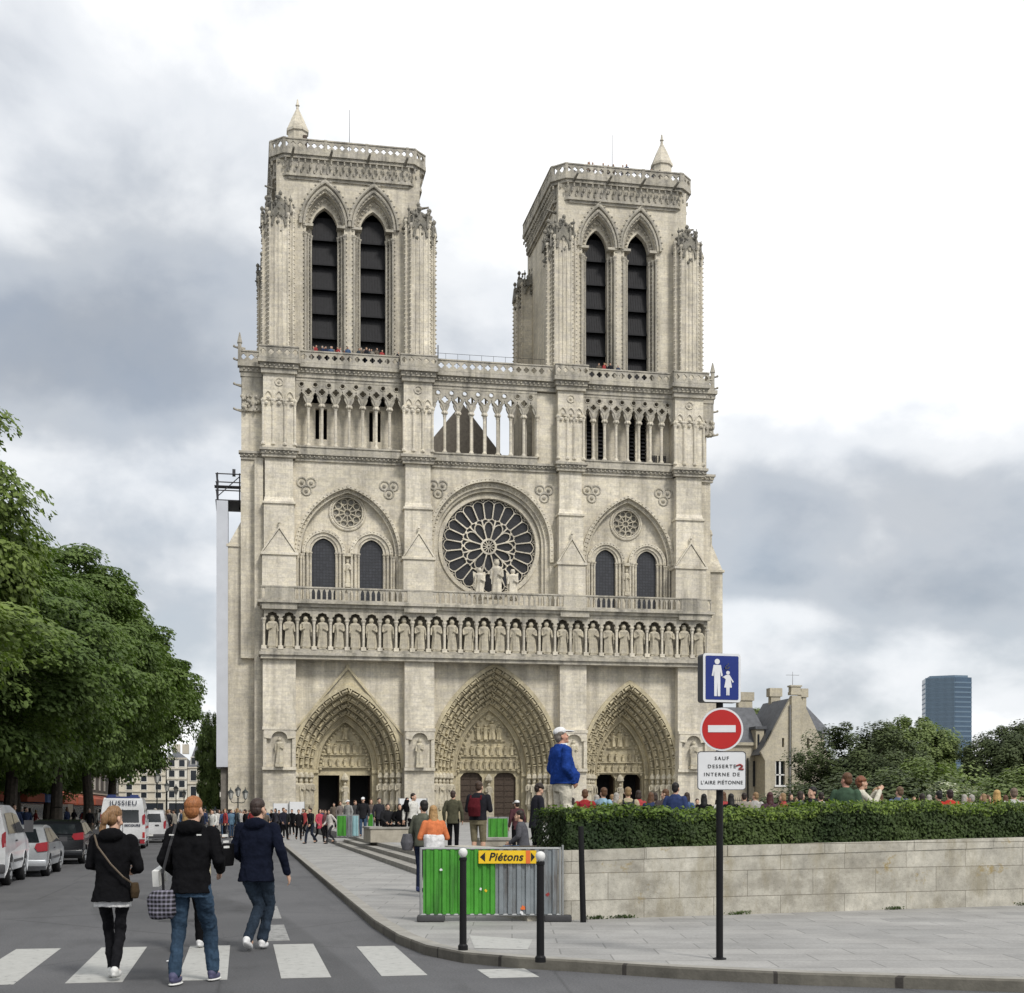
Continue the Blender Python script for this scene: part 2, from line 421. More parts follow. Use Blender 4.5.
def portal(key):
    cx, hw, zs, rise, no = PORT[key]
    name = 'portal'
    dep = 3.9; step = dep/(no+1); inw = {'n': 2.65, 'c': 3.35, 's': 2.55}[key]
    dw = (hw - inw)/(no+1)
    fr = MB()
    zj = zs - .15
    for i in range(no+1):
        h0, h1 = hw - dw*i, hw - dw*(i+1)
        r0, r1 = rise*(h0/hw)**.76, rise*(h1/hw)**.76
        o, n_ = arch(cx, zs, h0+.03, r0+.03, 18), arch(cx, zs, h1, r1, 18)
        y0 = FY + .05 + step*i; y1 = y0 + step + .05
        if i == 0: fr.band(arch(cx, zs, h0+.28, r0+.30, 18), arch(cx, zs, h0-.1, r0-.1, 18), FY-.22, FY+.06)
        fr.band(o, n_, y0+.12, y1)
        rr = arch(cx, zs, (h0+h1)/2+dw*.38, (r0+r1)/2+dw*.45, 22)
        fr.path([(x, y0+.05, z) for x, z in rr], .075, 6)
        rr = arch(cx, zs, h1+.07, r1+.07, 22)
        fr.path([(x, y0+.12, z) for x, z in rr], .085, 6)
        for sd in (-1, 1):                               # jamb of this order
            xa, xb = sorted((cx+sd*(h0+.03), cx+sd*h1))
            fr.box(xa, xb, y0+.12, y1, BZ, zs)
            fr.box(xa-.02, xb+.02, y0-.1, y1-.002, zs-.42, zs-.06)
            fr.box(xa-.02, xb+.02, y0-.12, y1-.004, BZ, 1.75)
            if i < no:
                column(fr, cx+sd*(h1+.14), y0+.02, 1.75, zs-.42, .1)
    # inner back wall with the doors
    ir = rise*(inw/hw)**.76
    yb = FY + dep + .1
    doorw, doorh, gap = {'n': (1.05, 5.2, .5), 'c': (1.12, 5.55, .62), 's': (1.0, 5.5, .42)}[key]
    holes = []
    for sd in (-1, 1):
        c = cx + sd*(gap + doorw)
        if key == 'n': hl = [(c-doorw, BZ+.02), (c+doorw, BZ+.02), (c+doorw, doorh), (c-doorw, doorh)]
        else: hl = [(c-doorw, BZ+.02), (c+doorw, BZ+.02), (c+doorw, doorh-.5), (c+doorw-.35, doorh-.08), (c+doorw-.7, doorh), (c-doorw+.7, doorh), (c-doorw+.35, doorh-.08), (c-doorw, doorh-.5)]
        holes.append(hl)
    fr.ext([(cx-inw-.3, BZ), (cx+inw+.3, BZ), (cx+inw+.3, zs+.3), (cx-inw-.3, zs+.3)], yb, yb+.6, holes)
    root = part(name, 'stone_ochre', fr)
    # tympanum with its bands of carved figures
    t = MB(); t.ext([(cx-inw-.02, zs+.02)] + arch(cx, zs+.02, inw+.02, ir+.02, 16)[1:-1] + [(cx+inw+.02, zs+.02)], yb-.1, yb+.5)
    rg = random.Random(ord(key) + 3)
    rows = {'n': [(.35, 1.0), (1.6, 1.15), (3.0, 1.3)], 'c': [(.35, 1.15), (1.75, 1.2), (3.3, 1.7)], 's': [(.35, .85), (1.4, .9), (2.9, 1.5)]}[key]
    for j, (dz, hh) in enumerate(rows):
        z = zs + dz
        Rr = (inw**2+ir**2)/(2*inw)
        wx = (lambda zz: max(.25, math.sqrt(max(0, Rr**2-(zz-zs)**2)) - (Rr-inw)))(z+hh)
        t.box(cx-wx-.3, cx+wx+.3, yb-.32, yb-.05, z-.2, z-.06)
        k = max(1, int(2*wx/.62))
        for q in range(k):
            x = cx - wx + (q+.5)*2*wx/k
            big = 1.15 if j == 2 and q == k//2 else rg.uniform(.8, 1)
            stat(t, x, yb-.22, z-.06, hh*big, rg.randint(0, 999), crown=j == 2 and q == k//2, w=1.3, dp=1.7)
    if key == 'c': t.ball((cx, yb-.3, zs+dz+2.2), .35, 8, 4, 1, .4)
    for x, z in [(p_[0], p_[1]) for p_ in arch(cx, zs, inw-.25, ir-.4, 14)]: t.ball((x, yb-.2, z), .16, 6, 4)
    part('tympanum', 'stone_ochre', t, root)
    # figures riding up the arch orders
    a = MB()
    for i in range(no):
        h0, h1 = hw - dw*i, hw - dw*(i+1)
        hm = (h0+h1)/2 - dw*.08; rm = rise*(hm/hw)**.76
        pts = arch(cx, zs, hm, rm, 40); y0 = FY + .05 + step*i
        acc = 0
        for (xa, za), (xb, zb) in zip(pts[:-1], pts[1:]):
            L = math.hypot(xb-xa, zb-za); acc += L
            if acc > .86:
                acc = 0; s = -1 if xa < cx else 1
                ang = math.atan2(zb-za, xb-xa); ang = ang if s < 0 else ang+PI
                T = Matrix.Translation((xa, y0-.02, za)) @ Matrix.Rotation(PI/2-ang, 4, 'Y') @ Matrix.Rotation(R(0), 4, 'Z')
                a.T = T
                stat(a, 0, 0, -.38, .74, rg.randint(0, 999), crown=False, w=1.45, dp=2.0)
                a.box(-.19, .19, -.26, .16, .34, .45); a.T = None
    part('archivolt_figures', 'stone_ochre', a, root)
    # statues standing on the splayed jambs
    for i in range(no):
        y0 = FY + .05 + step*i
        for sd in (-1, 1):
            x = cx + sd*(hw - dw*(i+.55))
            s = MB(); stat(s, x, y0-.1, 2.25, 2.55, rg.randint(0, 999), w=.95)
            s.lathe((x, y0-.1, 1.75), [(.16, 0), (.3, .4), (.32, .5)], 8)
            s.lathe((x, y0-.1, 4.83), [(.22, 0), (.34, .12), (.3, .35), (.12, .6)], 6)
            part('jamb_statue', 'stone_statue', s, root)
    s = MB(); s.box(cx-gap*.8, cx+gap*.8, yb-.45, yb+.1, BZ, 2.4); stat(s, cx, yb-.35, 2.4, 2.1, 5); s.lathe((cx, yb-.35, 4.6), [(.2, 0), (.42, .15), (.38, .4), (.1, .8)], 6)
    part('trumeau', 'stone_statue', s, root)
    for sd in (-1, 1):
        c = cx + sd*(gap + doorw)
        d = MB()
        if key == 'c':
            d.box(c-doorw-.1, c+doorw+.1, yb+.35, yb+.5, BZ, doorh+.1)
            for k in range(9): d.box(c-doorw, c+doorw, yb+.29, yb+.35, BZ+.3+k*.58, BZ+.36+k*.58)
            d.box(c-.03, c+.03, yb+.27, yb+.352, BZ, doorh)
            part('door', 'door_wood', d, root)
        else:                                            # doors swung inward on a dark interior
            d.box(c-doorw-.1, c-doorw+.06, yb+.62, yb+2.2, BZ, doorh); d.box(c+doorw-.06, c+doorw+.1, yb+.62, yb+2.2, BZ, doorh)
            part('door', 'door_wood', d, root)
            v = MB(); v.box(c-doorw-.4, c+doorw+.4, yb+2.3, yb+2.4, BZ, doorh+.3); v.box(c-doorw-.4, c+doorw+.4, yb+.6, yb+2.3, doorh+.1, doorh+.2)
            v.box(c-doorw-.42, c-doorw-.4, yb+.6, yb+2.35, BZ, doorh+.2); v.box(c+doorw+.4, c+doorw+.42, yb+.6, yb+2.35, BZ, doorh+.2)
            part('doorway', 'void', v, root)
for k in 'ncs': portal(k)
g = MB()                                                 # the steep gable drawn over the north portal only
g.T = None
for (xa, za), (xb, zb) in (((4.75, 9.0), (10.05, 15.35)), ((15.35, 9.0), (10.05, 15.35))):
    L = math.hypot(xb-xa, zb-za); nx, nz = -(zb-za)/L*.16, (xb-xa)/L*.16
    if xb < xa: nx, nz = -nx, -nz
    g.ext([(xa, za), (xb, zb), (xb+nx, zb+nz+.12), (xa+nx, za+nz)] if xb > xa else [(xa, za), (xa+nx, za+nz), (xb+nx, zb+nz+.12), (xb, zb)], FY-.28, FY+.02)
g.box(9.9, 10.2, FY-.3, FY, 15.4, 15.75)
g.ext([(5.1, 9.0), (5.6, 9.0)] + [(x, z) for x, z in arch(10.05, 5.8, 5.45, 8.1, 20) if z > 9.05] + [(14.5, 9.0), (15.0, 9.0), (10.05, 15.2)], FY-.08, FY+.01)
part('portal_gable', 'stone_ochre', g)

# ---- gallery of the kings
gk = MB()
gk.box(1.6, 46.45, FY-1.75, FY+.9, 16.45, 16.75); gk.box(1.75, 46.3, FY-1.55, FY+.9, 16.1, 16.447)
gk.box(1.75, 46.3, FY-1.45, FY+.9, 16.753, 17.0)
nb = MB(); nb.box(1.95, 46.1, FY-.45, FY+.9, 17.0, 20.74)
n_k = 28; pit = (46.0-2.05)/n_k
posx = [2.05 + pit*i for i in range(n_k+1)]
for i in range(n_k):                                      # cusped arch heads
    a, b = posx[i], posx[i+1]; c = (a+b)/2
    gk.ext([(a, 20.75), (a, 19.9)] + [(a+.14, 19.9), (a+.18, 20.15), (a+.34, 20.2), (a+.4, 20.42), (c, 20.56), (b-.4, 20.42), (b-.34, 20.2), (b-.18, 20.15), (b-.14, 19.9)] + [(b, 19.9), (b, 20.75)], FY-1.45, FY-1.1)
    gk.box(a+.12, b-.12, FY-1.3, FY-.5, 17.0, 17.12)
gk.box(2.0, 46.05, FY-1.5, FY+.9, 20.753, 21.05)
gk.box(1.7, 46.35, FY-1.75, FY+.9, 21.053, 21.35); gk.box(1.45, 46.6, FY-2.05, FY+.9, 21.353, 21.6)
for a, b in PIERS: gk.box(a-.1, b+.1, FY-1.86, FY-1.4, 20.76, 21.33)
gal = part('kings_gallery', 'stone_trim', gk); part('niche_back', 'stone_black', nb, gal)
for i, x in enumerate(posx):
    c = MB(); column(c, x, FY-1.3, 17.0, 19.95, .125, 8); c.box(x-.24, x+.24, FY-1.5, FY-1.1, 17.0, 17.35); part('column', 'stone_pale', c, gal)
kingm = []
for v in range(7):
    s = MB(); stat(s, 0, 0, 0, 2.98, v*13+1, w=1.1); s.box(-.34, .34, -.3, .3, -.12, 0); kingm.append(s)
kmesh = []
for i in range(n_k):
    x = (posx[i]+posx[i+1])/2; v = i % 7 if i < 7 else (i*5+3) % 7
    if len(kmesh) <= v or kmesh[v] is None:
        while len(kmesh) <= v: kmesh.append(None)
        o = kingm[v].build('king_statue', 'stone_statue', None); kmesh[v] = o.data; o.parent = gal; o.location = (x, FY-1.0, 17.22)
    else:
        o = bpy.data.objects.new('king_statue', kmesh[v]); COL.objects.link(o); o.parent = gal; o.location = (x, FY-1.0, 17.22)
        o.scale = (-1 if i % 2 else 1, 1, .97+.03*((i*7) % 3))

def balustrade(x0, x1, y, z0, z1, kind='arch', mod=None):
    b = MB(); h = z1-z0
    mod = mod or .62
    n = max(1, round((x1-x0)/mod)); m = (x1-x0)/n
    for i in range(n):
        a, e = x0+i*m, x0+(i+1)*m; c = (a+e)/2
        if kind == 'arch':
            b.ext([(a, z0+h*.12), (a+m*.16, z0+h*.12), (a+m*.16, z0+h*.6), (a+m*.3, z0+h*.78), (c, z0+h*.86), (e-m*.3, z0+h*.78), (e-m*.16, z0+h*.6), (e-m*.16, z0+h*.12), (e, z0+h*.12), (e, z1-h*.1), (a, z1-h*.1)], y, y+.16)
        else:
            b.ext([(a, z0+.1), (e, z0+.1), (e, z1-h*.1), (a, z1-h*.1)], y, y+.16, [foil(c, z0+h*.5, min(m, h*.8)*.36)])
    b.box(x0, x1, y-.06, y+.22, z0, z0+h*.12); b.box(x0, x1, y-.08, y+.24, z1-h*.1+.002, z1)
    return b
b = balustrade(1.75, 46.3, FY-1.75, 21.6, 22.95, 'arch', .52)
for a_, b_ in PIERS: b.box(a_+.2, b_-.2, FY-1.8, FY-1.5, 21.6, 22.9)
part('gallery_balustrade', 'stone_trim', b)

# ---- window storey
Y2 = FY + .9
def windows(cx, s):
    w = MB(); hw = 5.1*s
    big = arch(cx, 26.6, hw-.25, 6.6, 22)
    return big
w = MB()
RC = (24.25, 28.1)
Wc = [(1.95, 17.0, 10.15, 4.95, 6.45), (17.0, 32.3, None, 0, 0), (32.3, 46.1, 38.35, 4.6, 6.7)]
for x0, x1, cx, hw, rise in Wc:
    if cx is None:
        hole = [(RC[0]-6.0, 21.7), (RC[0]-6.0, 28.1)] + [(RC[0]-6.0*math.cos(PI*i/32) , 28.1+6.2*math.sin(PI*i/32)) for i in range(1, 32)] + [(RC[0]+6.0, 28.1), (RC[0]+6.0, 21.7)]
        w.ext([(x0, 21.61), (x1, 21.61), (x1, 35.5), (x0, 35.5)], Y2, Y2+1.0, [list(hole)])
    else:
        hole = [(cx-hw, 21.7)] + arch(cx, 26.6, hw, rise, 20) + [(cx+hw, 21.7)]
        w.ext([(x0, 21.61), (x1, 21.61), (x1, 35.5), (x0, 35.5)], Y2, Y2+1.0, [hole])
w.box(1.95, 46.1, Y2+5, Y2+6, 16.6, 35.5)
part('window_storey_wall', 'stone', w)

def twin(cx, hw, rise):
    k = hw/4.95
    f = MB()
    outer, inner = arch(cx, 26.6, hw+.28, rise+.32, 22), arch(cx, 26.6, hw-.28, rise-.3, 22)
    f.band(outer, arch(cx, 26.6, hw-.02, rise-.02, 22), Y2-.3, Y2+.05)
    f.band(arch(cx, 26.6, hw+.02, rise+.02, 22), inner, Y2+.12, Y2+.7)
    beads(f, [(x, Y2-.3, z) for x, z in arch(cx, 26.6, hw+.12, rise+.14, 22)], .12, .42)
    beads(f, [(x, Y2+.1, z) for x, z in arch(cx, 26.6, hw-.15, rise-.16, 22)], .1, .42)
    f.path([(x, Y2+.14, z) for x, z in arch(cx, 26.6, hw-.3, rise-.32, 22)], .09, 6)
    yb = Y2+.68; gx = 2.33*k; gw = 1.14*k
    holes = []
    for sd in (-1, 1):
        c = cx+sd*gx; holes.append([(c-gw, 21.8)] + arch(c, 27.0, gw, 1.38*k, 10) + [(c+gw, 21.8)])
    holes.append(circ(cx, 30.85, 1.5*k, 28))
    f.ext([(cx-hw-.1, 21.61)] + arch(cx, 26.6, hw+.1, rise+.1, 22) + [(cx+hw+.1, 21.61)], yb, yb+.5, holes)
    for sd in (-1, 1):
        c = cx+sd*gx
        for j, (o, y) in enumerate(((.98, yb-.42), (.62, yb-.26), (.28, yb-.12))):
            oo = o*k; ii = (o-.36 if j < 2 else 0)*k
            f.band(arch(c, 26.85, gw+oo, (1.38+o*.85)*k, 12), arch(c, 26.85, gw+ii+.02, (1.38+ii*.85)*k, 12), y, yb+.01)
            if j == 0: beads(f, [(x, y, z) for x, z in arch(c, 26.85, gw+oo-.14, (1.38+o*.85)*k-.12, 12)], .09, .34)
            for s2 in (-1, 1):
                x = c+s2*(gw+oo-.17); column(f, x, y+.06, 21.7, 26.85, .1, 6)
    f.path([(x, yb-.04, z) for x, z in circ(cx, 30.85, 1.72*k, 28)], .13, 6, True)
    f.path([(x, yb-.08, z) for x, z in circ(cx, 30.85, 1.5*k, 28)], .08, 6, True)
    beads(f, [(x, yb-.1, z) for x, z in circ(cx, 30.85, 1.62*k, 40)], .07, .3)
    for x0 in (cx-hw+.1, cx-hw+.42, cx+hw-.1, cx+hw-.42): column(f, x0, Y2+.3, 21.65, 26.6, .12, 6)
    root = part('twin_window', 'stone', f)
    for sd in (-1, 1):
        c = cx+sd*gx; g = MB(); g.ext([(c-gw-.05, 21.7)] + arch(c, 27.0, gw+.05, 1.42*k, 10) + [(c+gw+.05, 21.7)], yb+.25, yb+.3)
        part('pane', 'leaded_glass', g, root)
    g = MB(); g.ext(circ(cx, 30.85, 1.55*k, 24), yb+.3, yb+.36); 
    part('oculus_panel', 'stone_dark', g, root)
    t = MB()                                             # wheel of the small round light
    for i in range(10):
        a = 2*PI*i/10+.3
        t.tube((cx+.32*k*math.cos(a), yb+.15, 30.85+.32*k*math.sin(a)), (cx+1.15*k*math.cos(a), yb+.15, 30.85+1.15*k*math.sin(a)), .06, .06, 5)
        t.path([(cx+(1.1*math.cos(a+.314)+.32*math.cos(b))*k, yb+.15, 30.85+(1.1*math.sin(a+.314)+.32*math.sin(b))*k) for b in [2*PI*q/9 for q in range(9)]], .055, 5, True)
    t.path([(x, yb+.15, z) for x, z in circ(cx, 30.85, .32*k, 12)], .06, 5, True)
    part('oculus_tracery', 'stone_statue', t, root)
    s = MB(); stat(s, cx, yb-.3, 23.9, 2.3, 77, w=.8); s.box(cx-.25, cx+.25, yb-.5, yb, 23.5, 23.9); s.box(cx-.3, cx+.3, yb-.5, yb, 26.5, 26.8)
    part('window_statue', 'stone_statue', s, root)
twin(10.15, 4.95, 6.45); twin(38.35, 4.6, 6.7)

# rose window
f = MB(); cx, cz = RC
yr = Y2 + .9
hood = lambda r, rz: [(cx-r, 26.5)] + [(cx-r*math.cos(PI*i/36), cz+rz*math.sin(PI*i/36)) for i in range(37)] + [(cx+r, 26.5)]
def horse(r, low=21.7): return [(cx-r, low)] + [(cx-r*math.cos(PI*i/36), cz+r*1.02*math.sin(PI*i/36)) for i in range(37)] + [(cx+r, low)]
f.band(hood(6.35, 6.6), hood(5.98, 6.2), Y2-.32, Y2+.05)
beads(f, [(x, Y2-.3, z) for x, z in hood(6.18, 6.4)], .12, .42)
f.band(horse(6.05), horse(5.65), Y2+.15, Y2+.55); beads(f, [(x, Y2+.13, z) for x, z in horse(5.8)][1:-1], .11, .4)
f.band(horse(5.7), horse(5.35), Y2+.4, Y2+.9)
f.path([(x, Y2+.2, z) for x, z in horse(5.62)], .1, 6); f.path([(x, Y2+.45, z) for x, z in horse(5.32)], .09, 6)
f.ext([(cx-6.1, 21.61)] + [(cx-6.1*math.cos(PI*i/36), cz+6.3*math.sin(PI*i/36)) for i in range(37)] + [(cx+6.1, 21.61)], yr, yr+.5, [circ(cx, cz, 4.85, 48)])
f.band(circ(cx, cz, 5.15, 48) + [circ(cx, cz, 5.15, 48)[0]], circ(cx, cz, 4.75, 48) + [circ(cx, cz, 4.75, 48)[0]], yr-.16, yr+.02)
rose = part('rose_window', 'stone', f)
g = MB(); g.ext(circ(cx, cz, 4.95, 48), yr+.42, yr+.46); part('rose_glass', 'rose_glass', g, rose)
t = MB(); yt = yr+.12
def ringo(r0, r1, n=48, y0=yt, y1=yt+.22):
    a, b = circ(cx, cz, r1, n), circ(cx, cz, r0, n); t.band(a+[a[0]], b+[b[0]], y0, y1)
def P_(r, a): return (cx+r*math.cos(a), cz+r*math.sin(a))
def bar(r0, r1, a, wd): 
    x0, z0 = P_(r0, a); x1, z1 = P_(r1, a); nx, nz = -math.sin(a)*wd, math.cos(a)*wd
    t.ext([(x0-nx, z0-nz), (x1-nx, z1-nz), (x1+nx, z1+nz), (x0+nx, z0+nz)], yt+.02, yt+.2)
ringo(.62, .82); 
for i in range(12):
    a = 2*PI*i/12+PI/12; bar(.75, 1.75, a, .06)
    bar(.1, .6, a+.2, .035)
    # pointed heads of the inner petals
    hd = [P_(1.7, a), P_(2.1, a+.05), P_(2.38, a+.15), P_(2.5, a+PI/12), P_(2.38, a+2*PI/12-.15), P_(2.1, a+2*PI/12-.05), P_(1.7, a+2*PI/12)]
    t.path([(x, yt+.1, z) for x, z in hd], .065, 6)
    bar(2.5, 2.75, a+PI/12, .1); bar(1.75, 2.75, a, .068)
for i in range(24):
    a = 2*PI*i/24+PI/24
    bar(2.7, 4.35, a, .058)
    st = 2*PI/24
    hd = [P_(2.85, a+.0), P_(2.68, a+st*.28), P_(2.62, a+st*.5), P_(2.68, a+st*.72), P_(2.85, a+st)]
    t.path([(x, yt+.1, z) for x, z in hd], .055, 5)
    hd = [P_(4.2, a), P_(4.45, a+st*.15), P_(4.62, a+st*.5), P_(4.45, a+st*.85), P_(4.2, a+st)]
    t.path([(x, yt+.1, z) for x, z in hd], .055, 5)
    c = P_(4.68, a); t.path([(x, yt+.1, z) for x, z in circ(*c, .13, 8)], .05, 5, True)
ringo(4.72, 4.9)
part('rose_tracery', 'stone_pale', t, rose)
s = MB(); stat(s, cx+.25, FY-1.0, 22.4, 3.9, 301, w=.95)
part('madonna_statue', 'stone_pale', s)
for dx in (-1.45, 1.85):
    s = MB(); stat(s, cx+dx, FY-1.0, 22.3, 3.15, 302+int(dx), crown=False, w=1.0)
    for sd in (-1, 1):                                   # folded wings
        s.ext([(cx+dx+sd*.2, 24.9), (cx+dx+sd*.62, 25.1), (cx+dx+sd*.52, 23.6), (cx+dx+sd*.3, 23.2)][::sd], FY-.85, FY-.75)
    part('angel_statue', 'stone_pale', s)

# piers of the window storey: set-offs, gablets
for i, (a, b) in enumerate(PIERS):
    p = MB()
    c = (a+b)/2; hw = (b-a)/2; yf = Y2-1.5
    p.box(a+.1, b-.1, yf+.35, Y2+.2, 26.2, 31.3); p.box(a+.22, b-.22, yf+.65, Y2+.2, 31.3, 35.5)
    p.add([(a+.1, yf+.3, 31.2), (b-.1, yf+.3, 31.2), (b-.2, yf+.66, 31.75), (a+.2, yf+.66, 31.75), (a+.1, Y2, 31.2), (b-.1, Y2, 31.2)], [(0,1,2,3), (0,3,4), (1,5,2)])
    p.box(a-.02, b+.02, yf+.2, Y2+.2, 31.05, 31.25)
    p.box(a-.05, b+.05, yf, Y2+.2, 21.6, 26.1)
    p.box(a-.2, b+.2, yf-.15, Y2+.2, 26.1, 26.35)
    p.ext([(a+.05, 26.35), (b-.05, 26.35), (c, 28.5)], yf-.05, yf+.4)
    for sd in (-1, 1):
        xa, za, xb, zb = c+sd*hw, 26.35, c, 28.75
        L = math.hypot(xb-xa, zb-za); nx, nz = (zb-za)/L*.13*sd, (hw)/L*.13
        q = [(xa, za), (xa+nx, za+nz), (xb+nx*0, zb+.1), (xb, zb-.15)]
        p.ext(q if sd > 0 else q[::-1], yf-.15, yf+.45)
    p.lathe((c, yf+.05, 28.7), [(.07, 0), (.07, .35), (.16, .45), (.1, .6), (.05, .75)], 6)
    part('upper_pier', 'stone_pale', p)
if True:                                                 # trefoil medallions in the corners of each bay
  for cx, d, zz in ((10.15, 4.0, 33.2), (24.35, 5.35, 33.5), (38.35, 3.75, 33.7)):
    for sd in (-1, 1):
        o = MB()
        for q in range(3):
            a = PI/2 + 2*PI*q/3 + PI
            c = (cx+sd*d+.52*math.cos(a), zz+.52*math.sin(a))
            pts = circ(*c, .46, 14)
            o.path([(x, Y2-.03, z) for x, z in pts], .09, 5, True); o.ball((c[0], Y2-.02, c[1]), .22, 6, 4)
        part('medallion', 'stone_trim', o)

# ---- arcade storey
c3 = MB()
for a, b in ((5.0, 15.5), (18.3, 30.9), (33.5, 43.05)): cornice(c3, a, b, Y2, 35.5, 36.3, .5)
for a, b in PIERS: cornice(c3, a+.05, b-.05, Y2-1.0, 35.52, 36.35, .5, .35)
part('string_course', 'stone_trim', c3)

Y3 = FY + .7
for i, (a, b) in enumerate(PIERS):
    p = MB()
    a2, b2 = a+.05, b-.05; yf = Y3-.75
    p.box(a2, b2, yf, Y3+1.6, 36.3, 44.0)
    p.box(a2-.08, b2+.08, yf-.1, Y3+1.6, 36.3, 36.75)
    for x in (a2, a2+.95, b2-.95, b2): column(p, x, yf-.06, 36.7, 41.0, .13, 6)
    p.box(a2-.12, b2+.12, yf-.12, Y3+1, 40.98, 41.15)
    for c in ((a2+.47), (a2+b2)/2, (b2-.47)):
        p.path([(x, yf-.05, z) for x, z in arch(c, 41.15, .42, .7, 6)], .08, 5)
        p.ball((c, yf-.1, 41.2), .18, 6, 4)
    for k in range(5): p.ball((a2+.3+k*(b2-a2-.6)/4, yf-.1, 40.7), .2, 6, 4)
    p.path([(x, yf-.03, z) for x, z in circ((a2+b2)/2, 42.75, .38, 8)], .07, 5, True)
    p.ball(((a2+b2)/2, yf-.03, 42.75), .16, 6, 4)
    part('arcade_pier', 'stone_pale', p)

def arcade(x0, x1, n, back, mod0=None):
    root_mb = MB(); m = (x1-x0)/n; zc = 40.95
    # perforated tracery, one Y-shaped module round each column
    for i in range(n+1):
        x = x0+i*m
        L = [(x-m/2, 43.12), (x-m*.36, 43.02), (x-m*.31, 42.85), (x-m*.36, 42.68), (x-m/2, 42.58), (x-m/2, 42.42), (x-m*.46, 42.2), (x-m*.43, 41.95), (x-m*.34, 41.8), (x-m*.36, 41.6), (x-m*.27, 41.3), (x-.22, 41.1), (x-.22, zc)]
        Rr = [(2*x-q, z) for q, z in reversed(L)]
        if i == 0: poly = [(x, 43.3), (x, zc)] + Rr[0:] + [(x+m/2, 43.3)]
        elif i == n: poly = [(x-m/2, 43.3)] + L + [(x, zc), (x, 43.3)]
        else: poly = [(x-m/2, 43.3)] + L + Rr + [(x+m/2, 43.3)]
        hl = [foil(x, 42.18, m*.27)] if 0 < i < n else []
        root_mb.ext(poly, Y3-.12, Y3+.2, hl)
        if 0 < i < n: root_mb.path([(q, Y3-.13, z) for q, z in foil(x, 42.18, m*.27)], .045, 5, True)
        if i < n:
            a = x+m/2; root_mb.path([(q, Y3-.14, z) for q, z in arch(a, 41.0, m*.44, 1.15, 6)], .06, 5)
            root_mb.path([(q, Y3-.13, z) for q, z in circ(a, 42.85, .26, 8)], .06, 5, True)
            # cusps
            for sd in (-1, 1): root_mb.tube((a+sd*m*.36, Y3, 41.7), (a+sd*m*.12, Y3, 41.62), .05, .03, 5)
    root_mb.box(x0, x1, Y3-.16, Y3+.25, 43.2, 43.5)
    root_mb.box(x0, x1, Y3-.3, Y3+.6, 36.3, 36.75); root_mb.box(x0, x1, Y3-.4, Y3+.6, 36.753, 36.9)
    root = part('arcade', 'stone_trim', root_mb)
    for i in range(n+1):
        if i in (0, n): continue
        c = MB(); column(c, x0+i*m, Y3+.04, 36.9, 41.05, .145, 8); [c.ball((x0+i*m+.2*math.cos(a), Y3-.02+.2*math.sin(a), 40.85), .15, 5, 4) for a in (0, 1.05, 2.1, 3.14, 4.2, 5.2)]; part('column', 'stone_pale', c, root)
    return root
arN = arcade(5.0, 15.5, 8, True); arC = arcade(18.3, 28.9, 8, False); arS = arcade(33.5, 43.05, 8, True)
# second, shorter screen at the right of the middle bay stands solid
q = MB(); q.box(28.75, 30.9, Y3+.1, Y3+1.6, 36.3, 43.4); column(q, 28.95, Y3+.0, 36.9, 41.05, .14); part('arcade_wall', 'stone', q)
q = MB()                                                 # rear screen of columns seen through the front one
for i in range(6): column(q, 21.2+i*1.36, Y3+1.1, 36.5, 43.2, .11, 6)
q.box(29.3, 31.0, 144.5, 152.3, 35.3, 44.0)
q.box(18.3, 30.9, FY+.95, Y3+16.3, 35.3, 36.29)
part('rear_deck', 'stone_trim', q)
for bx, (x0, x1), sl in (('n', (5.0, 15.5), True), ('s', (33.5, 43.05), False)):
    w = MB(); holes = []; voids = MB(); m = (x1-x0)/8
    for pr in ((1.5, 2.5), (5.5, 6.5)) if sl else ((1.0, 2.0), (4.7, 5.7)):
        for u in pr:
            x = x0+u*m
            if sl:
                x = x0 + u*m + (.28 if u == pr[0] else -.28)
                holes.append([(x-.19, 38.0), (x+.19, 38.0), (x+.19, 41.0), (x-.19, 41.0)])
                xx = x0+u*m; holes.append([(xx-.42, 41.5), (xx+.42, 41.5), (xx+.2, 42.6), (xx, 42.9), (xx-.2, 42.6)])
            else:
                holes.append([(x-.36, 37.0), (x+.36, 37.0), (x+.36, 41.6), (x, 42.7), (x-.36, 41.6)])
    w.ext([(x0, 36.3), (x1, 36.3), (x1, 43.6), (x0, 43.6)], Y3+1.3, Y3+1.9, holes)
    part('arcade_back_wall', 'stone', w)
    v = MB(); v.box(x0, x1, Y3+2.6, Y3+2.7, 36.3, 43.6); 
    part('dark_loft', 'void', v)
    if not sl:
        for h in holes:
            l = MB()
            xa, xb = h[0][0]-.05, h[1][0]+.05
            for k in range(14): 
                z = 37.05+k*.38; l.add([(xa, Y3+1.5, z), (xb, Y3+1.5, z), (xb, Y3+1.85, z+.28), (xa, Y3+1.85, z+.28), (xa, Y3+1.5, z-.05), (xb, Y3+1.5, z-.05)], [(0,1,2,3), (4,5,1,0)])
            part('loft_louvre', 'louvre', l)
        for xx in (40.8, 41.75): 
            l = MB()
            for k in range(5): l.box(xx+k*.16, xx+.12+k*.16, Y3+.65, Y3+.72, 36.9, 37.9)
            l.box(xx, xx+.76, Y3+.64, Y3+.66, 37.6, 37.7)
            part('loft_hatch', 'louvre', l)

